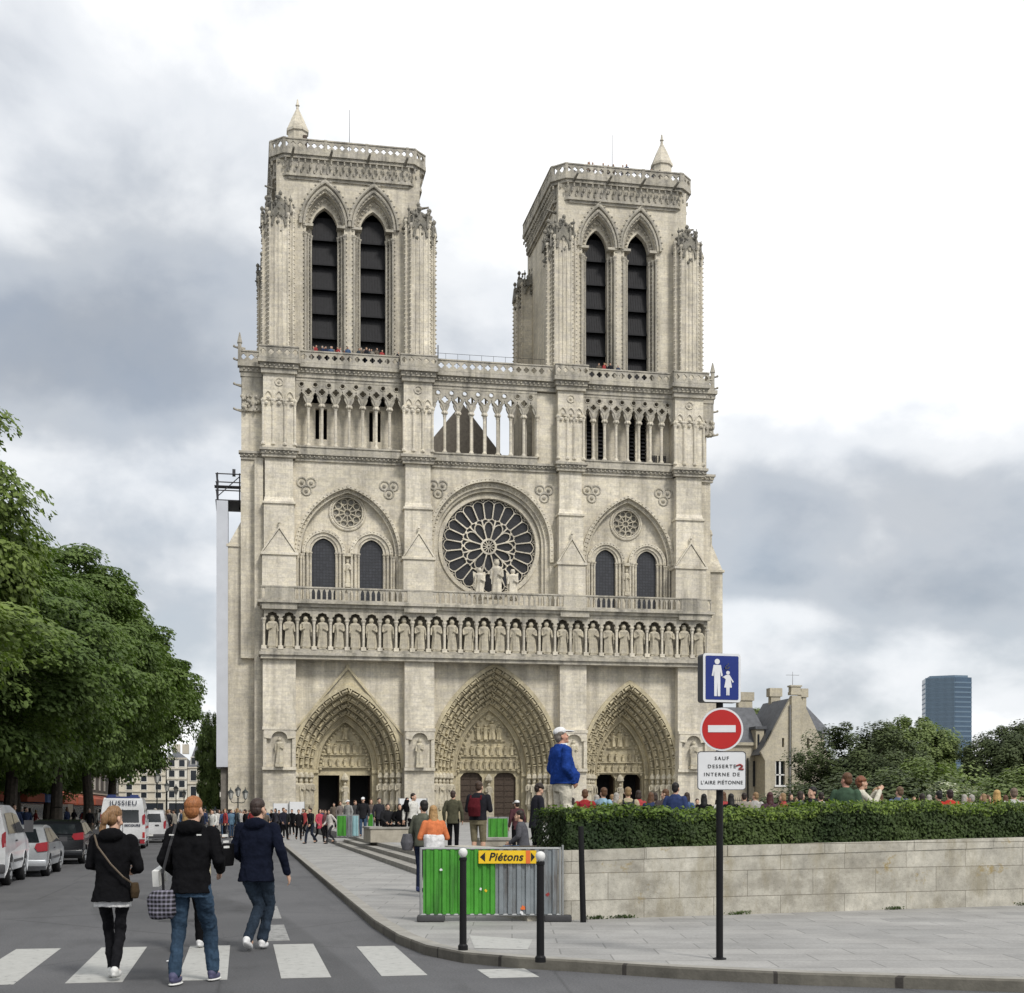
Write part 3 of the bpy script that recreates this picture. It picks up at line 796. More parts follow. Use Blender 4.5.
# ---- big cornice and parapet above the arcade, running right across
c4 = MB()
for a, b in ((5.0, 15.5), (18.3, 30.9), (33.5, 43.05)): cornice(c4, a, b, Y3, 43.5, 44.75, .75)
for a, b in PIERS: cornice(c4, a, b, Y3-.75, 43.52, 44.8, .75, .45)
c4.box(1.9, 46.1, Y3, Y3+.8, 43.6, 44.6)
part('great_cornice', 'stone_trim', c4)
for a, b in ((5.5, 15.0), (18.8, 30.4), (34.0, 42.55)):
    part('terrace_balustrade', 'stone_trim', balustrade(a, b, Y3-.7, 44.76, 45.95, 'foil', .75))
for a, b in PIERS:
    part('terrace_balustrade', 'stone_trim', balustrade(a-.35, b+.35, Y3-1.45, 44.81, 46.0, 'foil', .75))
    q = MB(); q.box(a-.35, a-.2, Y3-1.4, Y3-.5, 44.8, 45.99); q.box(b+.2, b+.35, Y3-1.4, Y3-.5, 44.8, 45.99); part('terrace_balustrade_end', 'stone_trim', q)
# ---- towers
def tower(x0, x1, ops, side):
    qx0, qx1 = x0, x1; x0, x1 = x0+.45, x1-.45
    Yt = FY + 2.0; Yb = FY + 17.4
    t = MB(); zt = 65.2; cx = (x0+x1)/2
    def openings(y, cxs, gw):
        pass
    gw = ops[2]/2; cxs = ops[:2]
    # front wall
    notch = []
    for c in cxs:
        notch += [(c-gw*1.45, 44.6)] + arch(c, 58.9, gw*1.45, 3.3, 12) + [(c+gw*1.45, 44.6)]
    t.ext([(x0, 44.6)] + notch + [(x1, 44.6), (x1, zt), (x0, zt)], Yt, Yt+.7)
    notch = []
    for c in cxs:
        notch += [(c-gw, 44.6)] + arch(c, 58.9, gw, 2.1, 12) + [(c+gw, 44.6)]
    t.ext([(x0+.1, 44.6)] + notch + [(x1-.1, 44.6), (x1-.1, zt-.1), (x0+.1, zt-.1)], Yt+.8, Yt+1.5)
    # side and rear walls, inner face on the open side
    t.box(x0, x0+1.4, Yt+.7, Yb, 44.6, zt); t.box(x1-1.4, x1, Yt+.7, Yb, 44.6, zt); t.box(x0+1.4, x1-1.4, Yb-1.4, Yb, 44.6, zt)
    t.box(x0+1.4, x1-1.4, Yt+1.5, Yb-1.4, 64.1, 64.7); t.box(x0+1.4, x1-1.4, Yt+1.5, Yb-1.4, 44.61, 44.9)
    # lower body behind the facade
    t.box(x0, x1, FY+8, Yb, BZ, 35.2); t.box(x0, x1, Yt+1.9, Yb, 35.21, 44.59)
    root = part('tower', 'stone', t)
    # mouldings and shafts round the openings
    m = MB()
    for c in cxs:
        for k, (o, rz, y) in enumerate(((1.42, 3.25, Yt+.62), (1.62, 3.7, Yt-.12), (1.86, 4.2, Yt-.25))):
            m.path([(x, y, z) for x, z in arch(c, 58.9, gw*o, rz, 14)], .14 if k else .11, 6)
        m.band(arch(c, 58.9, gw*1.98, 4.45, 14), arch(c, 58.9, gw*1.8, 4.1, 14), Yt-.35, Yt+.02)
        for rz, o, st in ((2.75, 1.22, .42), (3.5, 1.55, .42)):
            beads(m, [(x, Yt+.55 if o < 1.4 else Yt-.02, z) for x, z in arch(c, 58.9, gw*o, rz, 16)], .17, st)
        beads(m, [(x, Yt-.33, z) for x, z in arch(c, 58.9, gw*1.98, 4.5, 16)], .16, .6)
        for sd in (-1, 1):
            for o, y in ((1.06, Yt+.7), (1.3, Yt+.3), (1.5, Yt-.06)):
                column(m, c+sd*gw*o, y, 45.2, 58.1, .12, 6)
            beads(m, [(c+sd*gw*1.18, Yt+.42, 46), (c+sd*gw*1.18, Yt+.42, 58.8)], .1, .42)
            beads(m, [(c+sd*gw*1.62, Yt-.04, 46), (c+sd*gw*1.62, Yt-.04, 58.8)], .1, .42)
            m.box(c+sd*gw*1.3-.5, c+sd*gw*1.3+.5, Yt-.15, Yt+.9, 58.75, 59.0)
    part('belfry_moulding', 'stone_trim', m, root)
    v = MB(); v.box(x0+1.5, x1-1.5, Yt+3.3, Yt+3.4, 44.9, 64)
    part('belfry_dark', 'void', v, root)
    for c in cxs:
        l = MB()
        for k in range(6):
            z = 46.0+k*2.42
            l.add([(c-gw-.02, Yt+1.35, z), (c+gw+.02, Yt+1.35, z), (c+gw+.02, Yt+1.95, z+2.38), (c-gw-.02, Yt+1.95, z+2.38)], [(0,1,2,3)])
            l.add([(c-gw-.02, Yt+1.3, z-.14), (c+gw+.02, Yt+1.3, z-.14), (c+gw+.02, Yt+1.3, z+.02), (c-gw-.02, Yt+1.3, z+.02)], [(0,1,2,3)])
            for q in range(9): 
                x = c-gw+(q+.5)*2*gw/9; l.tube((x, Yt+1.33, z+.02), (x, Yt+1.93, z+2.36), .025, .025, 4, False)
        part('belfry_louvre', 'louvre', l, root)
    # corner buttress clusters
    def cluster(bx, by, sx, sy, ztop, wdt=2.3):
        b = MB()
        for (ox, oy, hw, hd, top) in ((0, 0, wdt/2, wdt/2, ztop), (sx*.62, sy*.25, wdt*.42, wdt*.36, ztop-1.2), (sx*.15, sy*.62, wdt*.36, wdt*.42, ztop-.5)):
            b.box(bx+ox-hw, bx+ox+hw, by+oy-hd, by+oy+hd, 44.61, top)
            for ex in (-1, 1):
                for ey in (-1, 1):
                    X, Y = bx+ox+ex*hw, by+oy+ey*hd
                    if ey == 1 and sy < 0 and by < FY+8: continue
                    b.lathe((X, Y, 44.61), [(.11, 0), (.11, top-44.61-.3), (.22, top-44.61), (.2, top-44.4)], 6)
                    beads(b, [(X+ex*.12, Y+ey*.04, 46), (X+ex*.12, Y+ey*.04, top)], .12, .45)
            if sy < 0:
                for q_ in (-.4, 0, .4): b.lathe((bx+ox+hw*q_*1.1, by+oy-hd-.02, 46.0), [(.085, 0), (.085, top-46.4), (.17, top-46.1)], 6)
            b.box(bx+ox-hw-.12, bx+ox+hw+.12, by+oy-hd-.12, by+oy+hd+.12, 44.6, 46.3)
        part('buttress', 'stone_pale', b, root)
        g = MB()
        for (ox, oy, hw, top) in ((0, 0, wdt/2, ztop), (sx*.62, sy*.25, wdt*.42, ztop-1.2), (sx*.15, sy*.62, wdt*.36, ztop-.5)):
            X, Y = bx+ox, by+oy
            for (dx, dy) in ((0, -1), (sx, 0)):          # gabled canopy on each outer face, with knobs
                h = 1.25
                if dy: 
                    g.ext([(X-hw, top-.1), (X+hw, top-.1), (X, top+h)], Y-hw-.25, Y-hw+.25)
                    g.path([(x, Y-hw-.25, z) for x, z in arch(X, top-1.1, hw*.75, 1.3, 6)], .12, 5)
                    beads(g, [(X-hw, Y-hw-.1, top), (X, Y-hw-.1, top+h)], .16, .4); beads(g, [(X+hw, Y-hw-.1, top), (X, Y-hw-.1, top+h)], .16, .4)
                else:
                    g.T = Matrix.Translation((X, Y, 0)) @ Matrix.Rotation(PI/2, 4, 'Z')
                    g.ext([(-hw, top-.1), (hw, top-.1), (0, top+h)], -hw-.25 if sx > 0 else hw-.25, -hw+.25 if sx > 0 else hw+.25); g.T = None
                g.tube((X+dx*(hw+.1), Y+dy*(hw+.1), top+h-.1), (X+dx*(hw+.1), Y+dy*(hw+.1), top+h+.7), .09, .06, 5)
                g.ball((X+dx*(hw+.1), Y+dy*(hw+.1), top+h+.45), .22, 6, 4)
            g.tube((X-hw*.8, Y-hw-.3, top-.3), (X-hw*.8, Y-hw-.3, top+1.5), .1, .04, 5); g.tube((X+hw*.8, Y-hw-.3, top-.3), (X+hw*.8, Y-hw-.3, top+1.5), .1, .04, 5)
            g.ball((X-hw*.8, Y-hw-.3, top+1.1), .17, 5, 4); g.ball((X+hw*.8, Y-hw-.3, top+1.1), .17, 5, 4)
            g.taper((X, Y), hw*.8, hw*.8, .12, .12, top-.2, top+2.0)
            g.ball((X, Y, top+2.1), .24, 6, 4)
            rg = random.Random(int(X*10)+int(Y))
            for k in range(80):
                a = rg.random()*2*PI; rr = hw+rg.uniform(0, .25)
                g.ball((X+rr*math.cos(a), Y+rr*math.sin(a), top-rg.uniform(-1.4, 1.6)), rg.uniform(.1, .2), 5, 4)
        g.tube((bx+sx*wdt*.5, by-.3, ztop-1.6), (bx+sx*(wdt*.5+.8), by-.7, ztop-1.5), .17, .09, 5)   # gargoyle
        part('buttress_canopy', 'stone_dark', g, root)
    w = 2.4
    cluster(qx0+.8, Yt+.3, -1, -1, 59.6, w); cluster(qx1-.7, Yt+.3, 1, -1, 59.6, w)
    cluster(qx0+.55, Yb-1.2, -1, 1, 59.6, w); cluster(qx1-.55, Yb-1.2, 1, 1, 59.6, w)
    # chamfered head: leaf frieze, gallery
    def plan(o, ch=1.7):
        a, b, c, d = x0-o, x1+o, Yt-o, Yb+o; ch = ch
        return [(a+ch, c), (b-ch, c), (b, c+ch), (b, d-ch), (b-ch, d), (a+ch, d), (a, d-ch), (a, c+ch)]
    h = MB()
    h.extz(plan(.16, 1.3), 63.2, 63.45); h.extz(plan(.36, 1.3), 63.45, 63.7)
    h.extz(plan(.3, 1.3), 63.7, 65.1); h.extz(plan(.55, 1.3), 65.1, 65.4); h.extz(plan(.72, 1.3), 65.403, 65.8)
    for r in range(3):
        z = 63.9+r*.42; o = .34+r*.13; pl = plan(o, 1.3)
        for i in (0, 1, 7, 6):
            a, b = pl[i], pl[(i+1) % 8]; L = math.hypot(b[0]-a[0], b[1]-a[1]); n = int(L/.62)
            for k in range(n):
                u = (k+.25+.5*(r % 2))/n
                x, y = a[0]+(b[0]-a[0])*u, a[1]+(b[1]-a[1])*u
                h.ball((x, y, z), .16, 5, 4, .7); h.ball((x, y-.05, z+.15), .11, 5, 3)
    part('tower_frieze', 'stone_trim', h, root)
    g = MB(); pl = plan(.62, 1.2)
    for i in range(8):
        a, b = pl[i], pl[(i+1) % 8]; L = math.hypot(b[0]-a[0], b[1]-a[1]); ang = math.atan2(b[1]-a[1], b[0]-a[0])
        g.T = Matrix.Translation((a[0], a[1], 0)) @ Matrix.Rotation(ang, 4, 'Z')
        bb = balustrade(.0, L, 0, 65.8, 66.95, 'foil', .68); g.add(bb.v, bb.f)
        for k in range(int(L/4)+1): g.box(k*4+.0, k*4+.3, -.05, .25, 65.8, 67.0)
        g.T = None
    part('tower_parapet', 'stone_trim', g, root)
    # gargoyles
    for k in range(4):
        g = MB(); z = 65.2; x = x0+1.5+k*(x1-x0-3)/3
        g.tube((x, Yt-.6, z+.1), (x+.1, Yt-1.7, z+.25), .16, .11, 5); g.ball((x+.1, Yt-1.75, z+.28), .14, 6, 4); part('gargoyle', 'stone_dark', g, root)
    for z in (62.5, 60.0): 
        g = MB(); g.tube((x0-.0, Yt+1, z), (x0-1.1, Yt+.6, z+.1), .17, .09, 5); part('gargoyle', 'stone_dark', g, root)
        g = MB(); g.tube((x1+.0, Yt+1, z-.8), (x1+1.0, Yt+.6, z-.7), .17, .09, 5); part('gargoyle', 'stone_dark', g, root)
    # stair turret with conical cap
    tx = x0+2.1 if side < 0 else x1-2.1
    u = MB(); u.lathe((tx, Yt+1.7, 65.4), [(1.0, 0), (1.0, 3.0), (1.15, 3.1), (1.15, 3.35)], 8); u.lathe((tx, Yt+1.7, 68.75), [(1.1, 0), (.62, 1.15), (.16, 2.1), (.12, 2.4), (.22, 2.5), (.12, 2.7), (.07, 3.1)], 8)
    tr = part('stair_turret', 'stone_pale', u, root)
    d = MB(); d.box(tx+.5, tx+.9, Yt+.78, Yt+.95, 66.8, 68) if side < 0 else d.box(tx-.5, tx-.45, Yt+.8, Yt+.9, 66.8, 67.8)
    part('turret_door', 'door_wood', d, root)
    r = MB(); r.extz(plan(-.6), 65.81, 65.9); part('tower_roof', 'lead_roof', r, root)
    return root
tN = tower(2.85, 17.75, (8.0, 12.75, 2.55), -1)
tS = tower(30.95, 45.35, (35.55, 39.95, 2.3), 1)
m = MB(); m.tube((10.6, 140, 65), (10.6, 140, 72), .035, .02, 5); m.tube((38.1, 141, 65), (38.1, 141, 72.5), .035, .02, 5); part('lightning_rod', 'louvre', m)
m = MB()                                                 # maintenance frame and mesh fence on the south tower top
fx0 = 32.0
m.path([(32.2, 137.8, 66), (32.2, 137.8, 67.4), (33.4, 137.8, 66.8), (33.4, 137.8, 65.9)], .07, 5)
m.path([(33.0, 137.9, 67.3), (44.0, 137.9, 67.1)], .02, 4)
for k in range(12): m.tube((33+k, 137.9, 65), (33+k, 137.9, 67.3), .02, .02, 4)
m.path([(41.5, 138.2, 66.8), (43.5, 138.2, 67.5)], .05, 4); m.path([(41.5, 138.2, 66.4), (43.5, 138.2, 67.1)], .05, 4)
part('roof_fence', 'louvre', m)
m = MB()
m.path([(18.6, FY+1.2, 46.9), (31.0, FY+1.2, 46.9)], .02, 4)
for k in range(11): m.tube((18.6+k*1.2, FY+1.2, 44.7), (18.6+k*1.2, FY+1.2, 46.9), .02, .02, 4)
m.tube((19.0, FY+1, 45), (19.0, FY+1, 47.6), .05, .05, 5)
part('terrace_rail', 'louvre', m)

# ---- side buttresses north and south, and the body behind
b = MB()
# north (left): stepped pier projecting sideways
b.box(-1.3, 2.0, 137.0, 143.0, BZ, 27.4); b.box(-.1, 2.2, 136.4, 143.0, 16.4, 35.5)
b.add([(-1.3, 137, 27.4), (-.1, 137, 29.6), (-.1, 143, 29.6), (-1.3, 143, 27.4), (2, 137, 27.4), (2, 143, 27.4)], [(0,4,1), (0,1,2,3), (3,2,5)])
b.box(-1.45, 2.0, 136.85, 143.1, 27.2, 27.45)
b.box(-.05, 3.0, 136.5, 140.5, 35.5, 44.0)
b.box(1.2, 2.0, 135.4, 137, BZ, 35.5)
part('side_buttress', 'stone', b); b = MB()
b.box(46.0, 49.0, 137.5, 143.0, BZ, 26.6); b.box(46.0, 47.5, 137.0, 143.0, 16.4, 35.6)
b.box(45.9, 49.15, 137.3, 143.1, 26.4, 26.65)
b.add([(49.0, 137.5, 26.65), (47.5, 137.5, 26.65), (48.6, 140, 30.0), (49.0, 143, 26.65), (47.5, 143, 26.65)], [(0,2,1), (0,3,2), (1,2,4), (3,4,2)])
b.lathe((48.6, 140, 29.8), [(.12, 0), (.1, .8), (.2, 1.0), (.05, 1.5)], 6)
b.box(46.0, 47.6, 137, 142, 35.6, 36.2); b.box(45.2, 46.9, 136.5, 140.5, 36.2, 44.0)
part('side_buttress', 'stone', b)
for x0_, x1_, yy, bx0, bx1, gx_, s_, px_ in ((.0, 2.2, 136.4, -.2, 2.0, -.1, -1, .9), (46.0, 47.6, 136.9, 45.9, 47.5, 47.4, 1, 46.8)):
    b = MB(); cornice(b, x0_, x1_, yy, 35.52, 36.3, .4, .3); part('side_string_course', 'stone_trim', b)
    b = MB(); cornice(b, x0_, x1_-.1, 136.4, 43.5, 44.8, .5, .4); b.box(x0_, x1_, 136.3, 137, 40.2, 43.6)
    rg = random.Random(4)
    for k in range(30): b.ball((px_+rg.uniform(-1.1, 1.1)*.8, 136.2+rg.uniform(-.1, .2), 40.8+rg.uniform(-.6, .8)), rg.uniform(.12, .24), 5, 4)
    part('side_cornice', 'stone_trim', b)
    b = balustrade(bx0, bx1, 136.2, 44.8, 46.0, 'foil', .7); b.lathe((gx_+s_*.1, 136.3, 44.8), [(.2, 0), (.2, 1.8), (.28, 1.9), (.05, 2.9)], 6); part('side_balustrade', 'stone_trim', b)
    for z in (46.2, 45.0, 42.6, 40.2):
        b = MB(); b.tube((gx_-s_*.4, 136.6, z), (gx_+s_*.7, 136.3, z+.12), .19, .07, 5); b.ball((gx_+s_*.62, 136.3, z+.16), .13, 5, 4); part('gargoyle', 'stone_trim', b)
r = MB()                                                 # nave: steep roof with its stone gable
r.add([(14.8, 190, 36), (34.0, 190, 36), (24.4, 190, 47.3), (14.8, 155.6, 36), (34.0, 155.6, 36), (24.4, 155.6, 47.3)], [(0,1,2), (3,5,4), (0,2,5,3), (1,4,5,2)])
part('nave_roof', 'lead_roof', r)
r = MB()
r.ext([(14.2, 35), (34.6, 35), (24.4, 47.7)], 155, 155.5, [[(23.4, 38.0), (25.4, 38.0), (25.4, 40.4), (24.4, 41.6), (23.4, 40.4)]])
r.tube((24.4, 155.2, 47.6), (24.4, 155.2, 49.2), .15, .08, 6)
part('nave_gable', 'gable_stone', r)
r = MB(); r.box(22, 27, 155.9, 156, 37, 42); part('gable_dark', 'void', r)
r = MB(); r.box(17.35, 30.95, 152, 200, BZ, 35.4); r.box(17.4, 30.9, FY+7, 152, BZ, 35.2)
part('nave_wall', 'stone', r)
# ------------------------------------------------------------------ ground, road, pavements, steps
def ground_mats():
    g = G('asphalt')
    c = g.ramp(g.noise(0.35, 6, 0.6), [(0.3, (0.09, 0.091, 0.095)), (0.7, (0.128, 0.128, 0.132))])
    f = g.ramp(g.noise(45, 5, 0.75), [(0.3, 0.6), (0.7, 1.35)]); c = g.mix(1.0, c, f, 'MULTIPLY')
    st = g.ramp(g.noise(1.2, 7, 0.7, g.map((1.5, .22, 1))), [(0.5, 1.0), (0.75, 0.78)]); c = g.mix(1.0, c, st, 'MULTIPLY')
    cr = g.ramp(g.vor(0.28, g.map((1, .6, 1)), 'DISTANCE_TO_EDGE').outputs[0], [(0.0, 0.72), (0.006, 1.0)])
    c = g.mix(1.0, c, cr, 'MULTIPLY')
    cr2 = g.ramp(g.vor(0.9, g.map((1, .5, 1), (3, 2, 0), (0, 0, .4)), 'DISTANCE_TO_EDGE').outputs[0], [(0.0, 0.8), (0.008, 1.0)])
    msk = g.ramp(g.noise(.25, 3), [(.5, 0.0), (.6, 1.0)]); c = g.mix(msk, c, g.mix(1.0, c, cr2, 'MULTIPLY'))
    oil = g.ramp(g.noise(0.8, 5, .6, g.map((1, .3, 1), (9, 1, 0))), [(.60, 1.0), (.72, .78)]); c = g.mix(1.0, c, oil, 'MULTIPLY')
    pt_ = g.ramp(g.noise(0.16, 2, .3, g.map((1, .25, 1), (1, 5, 0))), [(.54, 1.0), (.545, .82)]); c = g.mix(1.0, c, pt_, 'MULTIPLY')
    g.bump(g.noise(90, 4, 0.7), 0.35, 0.01); g.fin(c, 0.85, 0, 0.25)
    g = G('road_paint')
    wear = g.ramp(g.noise(9, 8, 0.75), [(0.33, (0.14, 0.14, 0.14)), (0.42, (0.37, 0.37, 0.35)), (0.8, (0.47, 0.47, 0.445))])
    g.bump(g.noise(80, 4), 0.2, 0.01); g.fin(wear, 0.7, 0, 0.3)
    g = G('old_paint'); w_ = g.ramp(g.noise(7, 8, .75), [(.36, (.13, .13, .13)), (.5, (.27, .27, .26)), (.8, (.33, .33, .32))]); g.fin(w_, .8, 0, .2)
    g = G('paving')
    b = brick(g, g.map(rot=(0, 0, R(11)), scale=(1, 1, 1)), (0.34, 0.333, 0.318), (0.275, 0.272, 0.262), (0.20, 0.197, 0.188), 1.05, 0.62, 0.010)
    f = g.ramp(g.noise(1.1, 7, 0.65), [(0.3, 0.78), (0.7, 1.12)]); c = g.mix(1.0, b.outputs[0], f, 'MULTIPLY')
    sp = g.ramp(g.noise(26, 5, 0.7), [(0.35, 0.85), (0.65, 1.1)]); c = g.mix(1.0, c, sp, 'MULTIPLY')
    spot = g.ramp(g.vor(2.2).outputs[0], [(0.03, 0.72), (0.06, 1.0)]); c = g.mix(1.0, c, spot, 'MULTIPLY')
    g.bump(b.outputs[1], 0.25, -0.01); g.fin(c, 0.8, 0, 0.3)
    g = G('granite_kerb')
    b = brick(g, g.map(rot=(0, 0, R(90))), (0.16, 0.15, 0.125), (0.12, 0.112, 0.095), (0.05, 0.045, 0.04), 1.0, 5.0, 0.02)
    f = g.ramp(g.noise(4, 7, 0.7), [(0.3, 0.65), (0.7, 1.15)]); c = g.mix(1.0, b.outputs[0], f, 'MULTIPLY')
    g.bump(g.noise(30, 5), 0.4, 0.01); g.fin(c, 0.8, 0, 0.3)
    g = G('step_stone')
    f = g.ramp(g.noise(2.5, 7, 0.7), [(0.3, (0.22, 0.21, 0.19)), (0.7, (0.36, 0.345, 0.31))]); g.bump(g.noise(25, 5), 0.3, 0.01); g.fin(f, 0.85, 0, 0.2)
    g = G('wall_ashlar')
    b = brick(g, boxmap(g), (0.49, 0.468, 0.405), (0.40, 0.38, 0.325), (0.19, 0.175, 0.145), 1.35, 0.385, 0.006)
    f = g.ramp(g.noise(2.6, 8, 0.75), [(0.3, 0.55), (0.65, 1.14)]); c = g.mix(1.0, b.outputs[0], f, 'MULTIPLY')
    st = g.ramp(g.noise(1.6, 8, 0.7, g.map((1.4, 1.4, 0.55))), [(0.50, 0.0), (0.66, 1.0)]); c = g.mix(g.math('MULTIPLY', st, 0.5), c, (0.22, 0.19, 0.12))
    st = g.ramp(g.noise(.7, 6, 0.7, g.map((1, 1, 2), (4, 4, 4))), [(0.55, 0.0), (0.7, 1.0)]); c = g.mix(g.math('MULTIPLY', st, 0.55), c, (0.17, 0.155, 0.125))
    ym = g.ramp(g.noise(1.9, 7, .75, g.map((1, 1, 1.3), (11, 2, 6))), [(.60, 0.0), (.68, 1.0)]); c = g.mix(g.math('MULTIPLY', ym, .75), c, (.26, .19, .06))
    pit = g.ramp(g.vor(26).outputs[0], [(0.1, 0.55), (0.25, 1.0)]); c = g.mix(0.5, c, g.mix(1.0, c, pit, 'MULTIPLY'))
    g.bump(g.noise(22, 7, 0.75), 0.6, 0.015); g.fin(c, 0.9, 0, 0.15)
    g = G('earth'); g.fin(g.ramp(g.noise(3, 6), [(0.3, (0.05, 0.04, 0.03)), (0.7, (0.1, 0.085, 0.06))]), 0.95, 0, 0.1)
ground_mats()
def sheet(name, poly, z, mat, kind='structure'):
    mb = MB(); tri = tessellate_polygon([[Vector((p[0], p[1], 0)) for p in poly]])
    fs = []
    for t in tri:
        a, b, c = [poly[i] for i in t]
        cr = (b[0]-a[0])*(c[1]-a[1])-(b[1]-a[1])*(c[0]-a[0]); fs.append(t if cr > 0 else (t[0], t[2], t[1]))
    mb.add([(p[0], p[1], z) for p in poly], fs)
    return tag(mb.build(name, mat), kind=kind)
sheet('ground', [(-3000, -200), (3000, -200), (3000, 4500), (-3000, 4500)], -0.006, 'asphalt')
sheet('road', [(-7.2, -30), (60, -30), (60, 30), (2.2, 30), (2.2, 260), (-7.2, 260)], 0.0, 'asphalt')
# kerb line: straight beside the square, then round the corner to the right
KL = [(1.84, 135), (1.84, 63), (1.82, 40), (1.82, 26), (1.82, 19.6), (1.90, 17.2), (2.06, 15.8), (2.36, 14.9), (2.85, 14.3), (3.4, 13.85), (4.2, 13.1), (5.2, 12.4), (7.0, 11.5), (10, 10.0), (16, 7.0), (40, -5)]
def offset(line, d):
    out = []
    for i, p in enumerate(line):
        a = Vector(line[max(0, i-1)]); b = Vector(line[min(len(line)-1, i+1)]); t = (b-a).normalized()
        out.append((p[0]-t.y*d, p[1]+t.x*d))
    return out
KI = offset(KL, 0.20)
def kz(p): return 0.12
k = MB(); n = len(KL)
vs = [(p[0], p[1], -.05) for p in KL] + [(p[0]+.0, p[1], kz(p)-.02) for p in KL] + [(p[0]+(q[0]-p[0])*.07, p[1]+(q[1]-p[1])*.07, kz(p)) for p, q in zip(KL, KI)] + [(q[0], q[1], kz(p)) for p, q in zip(KL, KI)]
fs = []
ft = []
for i in range(n-1):
    for j in range(3): (fs if j < 2 else ft).append((j*n+i+1, j*n+i, (j+1)*n+i, (j+1)*n+i+1)[::-1])
k.add(vs, fs); tag(k.build('kerb', 'granite_kerb'), kind='structure')
k = MB(); k.add(vs, ft); tag(k.build('kerb_top', 'step_stone'), kind='structure')
sheet('pavement', KI + [(60, -5), (60, 60), (4.95, 60), (4.95, 135)], 0.116, 'paving')
# left pavement
b = MB(); b.box(-7.5, -7.2, -10, 260, -.05, .12); tag(b.build('left_kerb', 'granite_kerb'), kind='structure')
sheet('left_pavement', [(-40, -10), (-7.5, -10), (-7.5, 260), (-40, 260)], 0.115, 'paving')
# raised square, its three steps on the road side
s = MB()
for i in range(3): s.box(4.15+.36*i, 5.3, 25.5, 63-.001*i, .05, .12+.127*(i+1)-(.0015*i))
tag(s.build('steps', 'step_stone'), kind='structure')
b = MB(); b.box(5.2, 90, 22.6, 240, -.05, .5); b.box(4.2, 5.2, 63, 70, -.05, .3)
b.box(4.3, 5.2, 25.1, 25.5, -.05, .5)
tag(b.build('square', 'paving'), kind='structure')
# markings
m = 0
def stripe(x0, x1, y0, y1, name='crossing_stripe', m='road_paint'):
    mb = MB(); n = 4; vs = []; 
    mb.box(x0, x1, y0, y1, .001, .004); tag(mb.build(name, m), kind='structure')
for a, b_ in ((-4.66, -4.14), (-3.65, -3.14), (-2.64, -2.13), (-1.66, -1.13), (-.62, -.14), (.38, .87), (1.37, 1.83)): stripe(a, b_, 13.87, 17.4 if a < 1 else 16.95)
stripe(2.4, 2.9, 13.5, 14.25)
for y0, y1 in ((17.9, 20.4), (21.6, 24.4), (25.4, 28.4), (29.4, 32.6)): stripe(.28, .6, y0, y1, 'lane_mark', 'old_paint')
for i in range(6): stripe(-5.8+i*1.3, -5.1+i*1.3, 82, 86)
# worn white patch on the corner pavement
sheet('worn_paint', [(2.55, 15.3), (3.1, 15.05), (3.4, 16.2), (2.75, 16.9)], .1195, 'road_paint')
# ------------------------------------------------------------------ foliage
def leafmat(name, c1, c2, trans=0.25):
    g = G(name)
    inf = g.N.new('ShaderNodeObjectInfo')
    v = g.noise(0.55, 4, 0.6); c = g.ramp(v, [(0.35, c1), (0.65, c2)])
    f = g.ramp(g.noise(9, 2), [(0.3, 0.7), (0.7, 1.3)]); c = g.mix(1.0, c, f, 'MULTIPLY')
    g.fin(c, 0.6, 0, 0.25)
    t = g.N.new('ShaderNodeBsdfTranslucent'); g.L.new(g.mix(1.0, c, (1.25, 1.5, 0.55, 1), 'MULTIPLY'), t.inputs[0])
    m = g.N.new('ShaderNodeMixShader'); m.inputs[0].default_value = trans
    g.L.new(g.b.outputs[0], m.inputs[1]); g.L.new(t.outputs[0], m.inputs[2]); g.L.new(m.outputs[0], g.out.inputs[0])
leafmat('chestnut_leaf', (0.062, 0.10, 0.026), (0.125, 0.18, 0.048))
leafmat('chestnut_light', (0.085, 0.125, 0.03), (0.17, 0.225, 0.055))
leafmat('yew_leaf', (0.045, 0.062, 0.026), (0.085, 0.11, 0.042), 0.1)
leafmat('park_leaf', (0.11, 0.15, 0.055), (0.20, 0.25, 0.09))
leafmat('hedge_leaf', (0.016, 0.032, 0.009), (0.06, 0.09, 0.024), 0.2)
leafmat('hedge_new_leaf', (0.11, 0.17, 0.035), (0.19, 0.255, 0.06), 0.3)
leafmat('blossom', (0.5, 0.5, 0.42), (0.7, 0.7, 0.6), 0.2)
plain('bark', (0.06, 0.05, 0.04), 0.95, var=0.4, scale=8, bmp=.8, bs=14)
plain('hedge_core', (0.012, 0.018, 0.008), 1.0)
def leaf(mb, p, nrm, size, rg, asp=1.5):
    nrm = nrm.normalized(); a = nrm.orthogonal().normalized(); b = nrm.cross(a)
    t = rg.uniform(0, 2*PI); u = a*math.cos(t)+b*math.sin(t); v = nrm.cross(u)
    u = u*size*asp*.5; v = v*size*.5
    k = len(mb.v); q = nrm*(size*.12)
    mb.v += [tuple(p-u), tuple(p-v-q), tuple(p+u), tuple(p+v-q)]; mb.f.append((k, k+1, k+2, k+3))
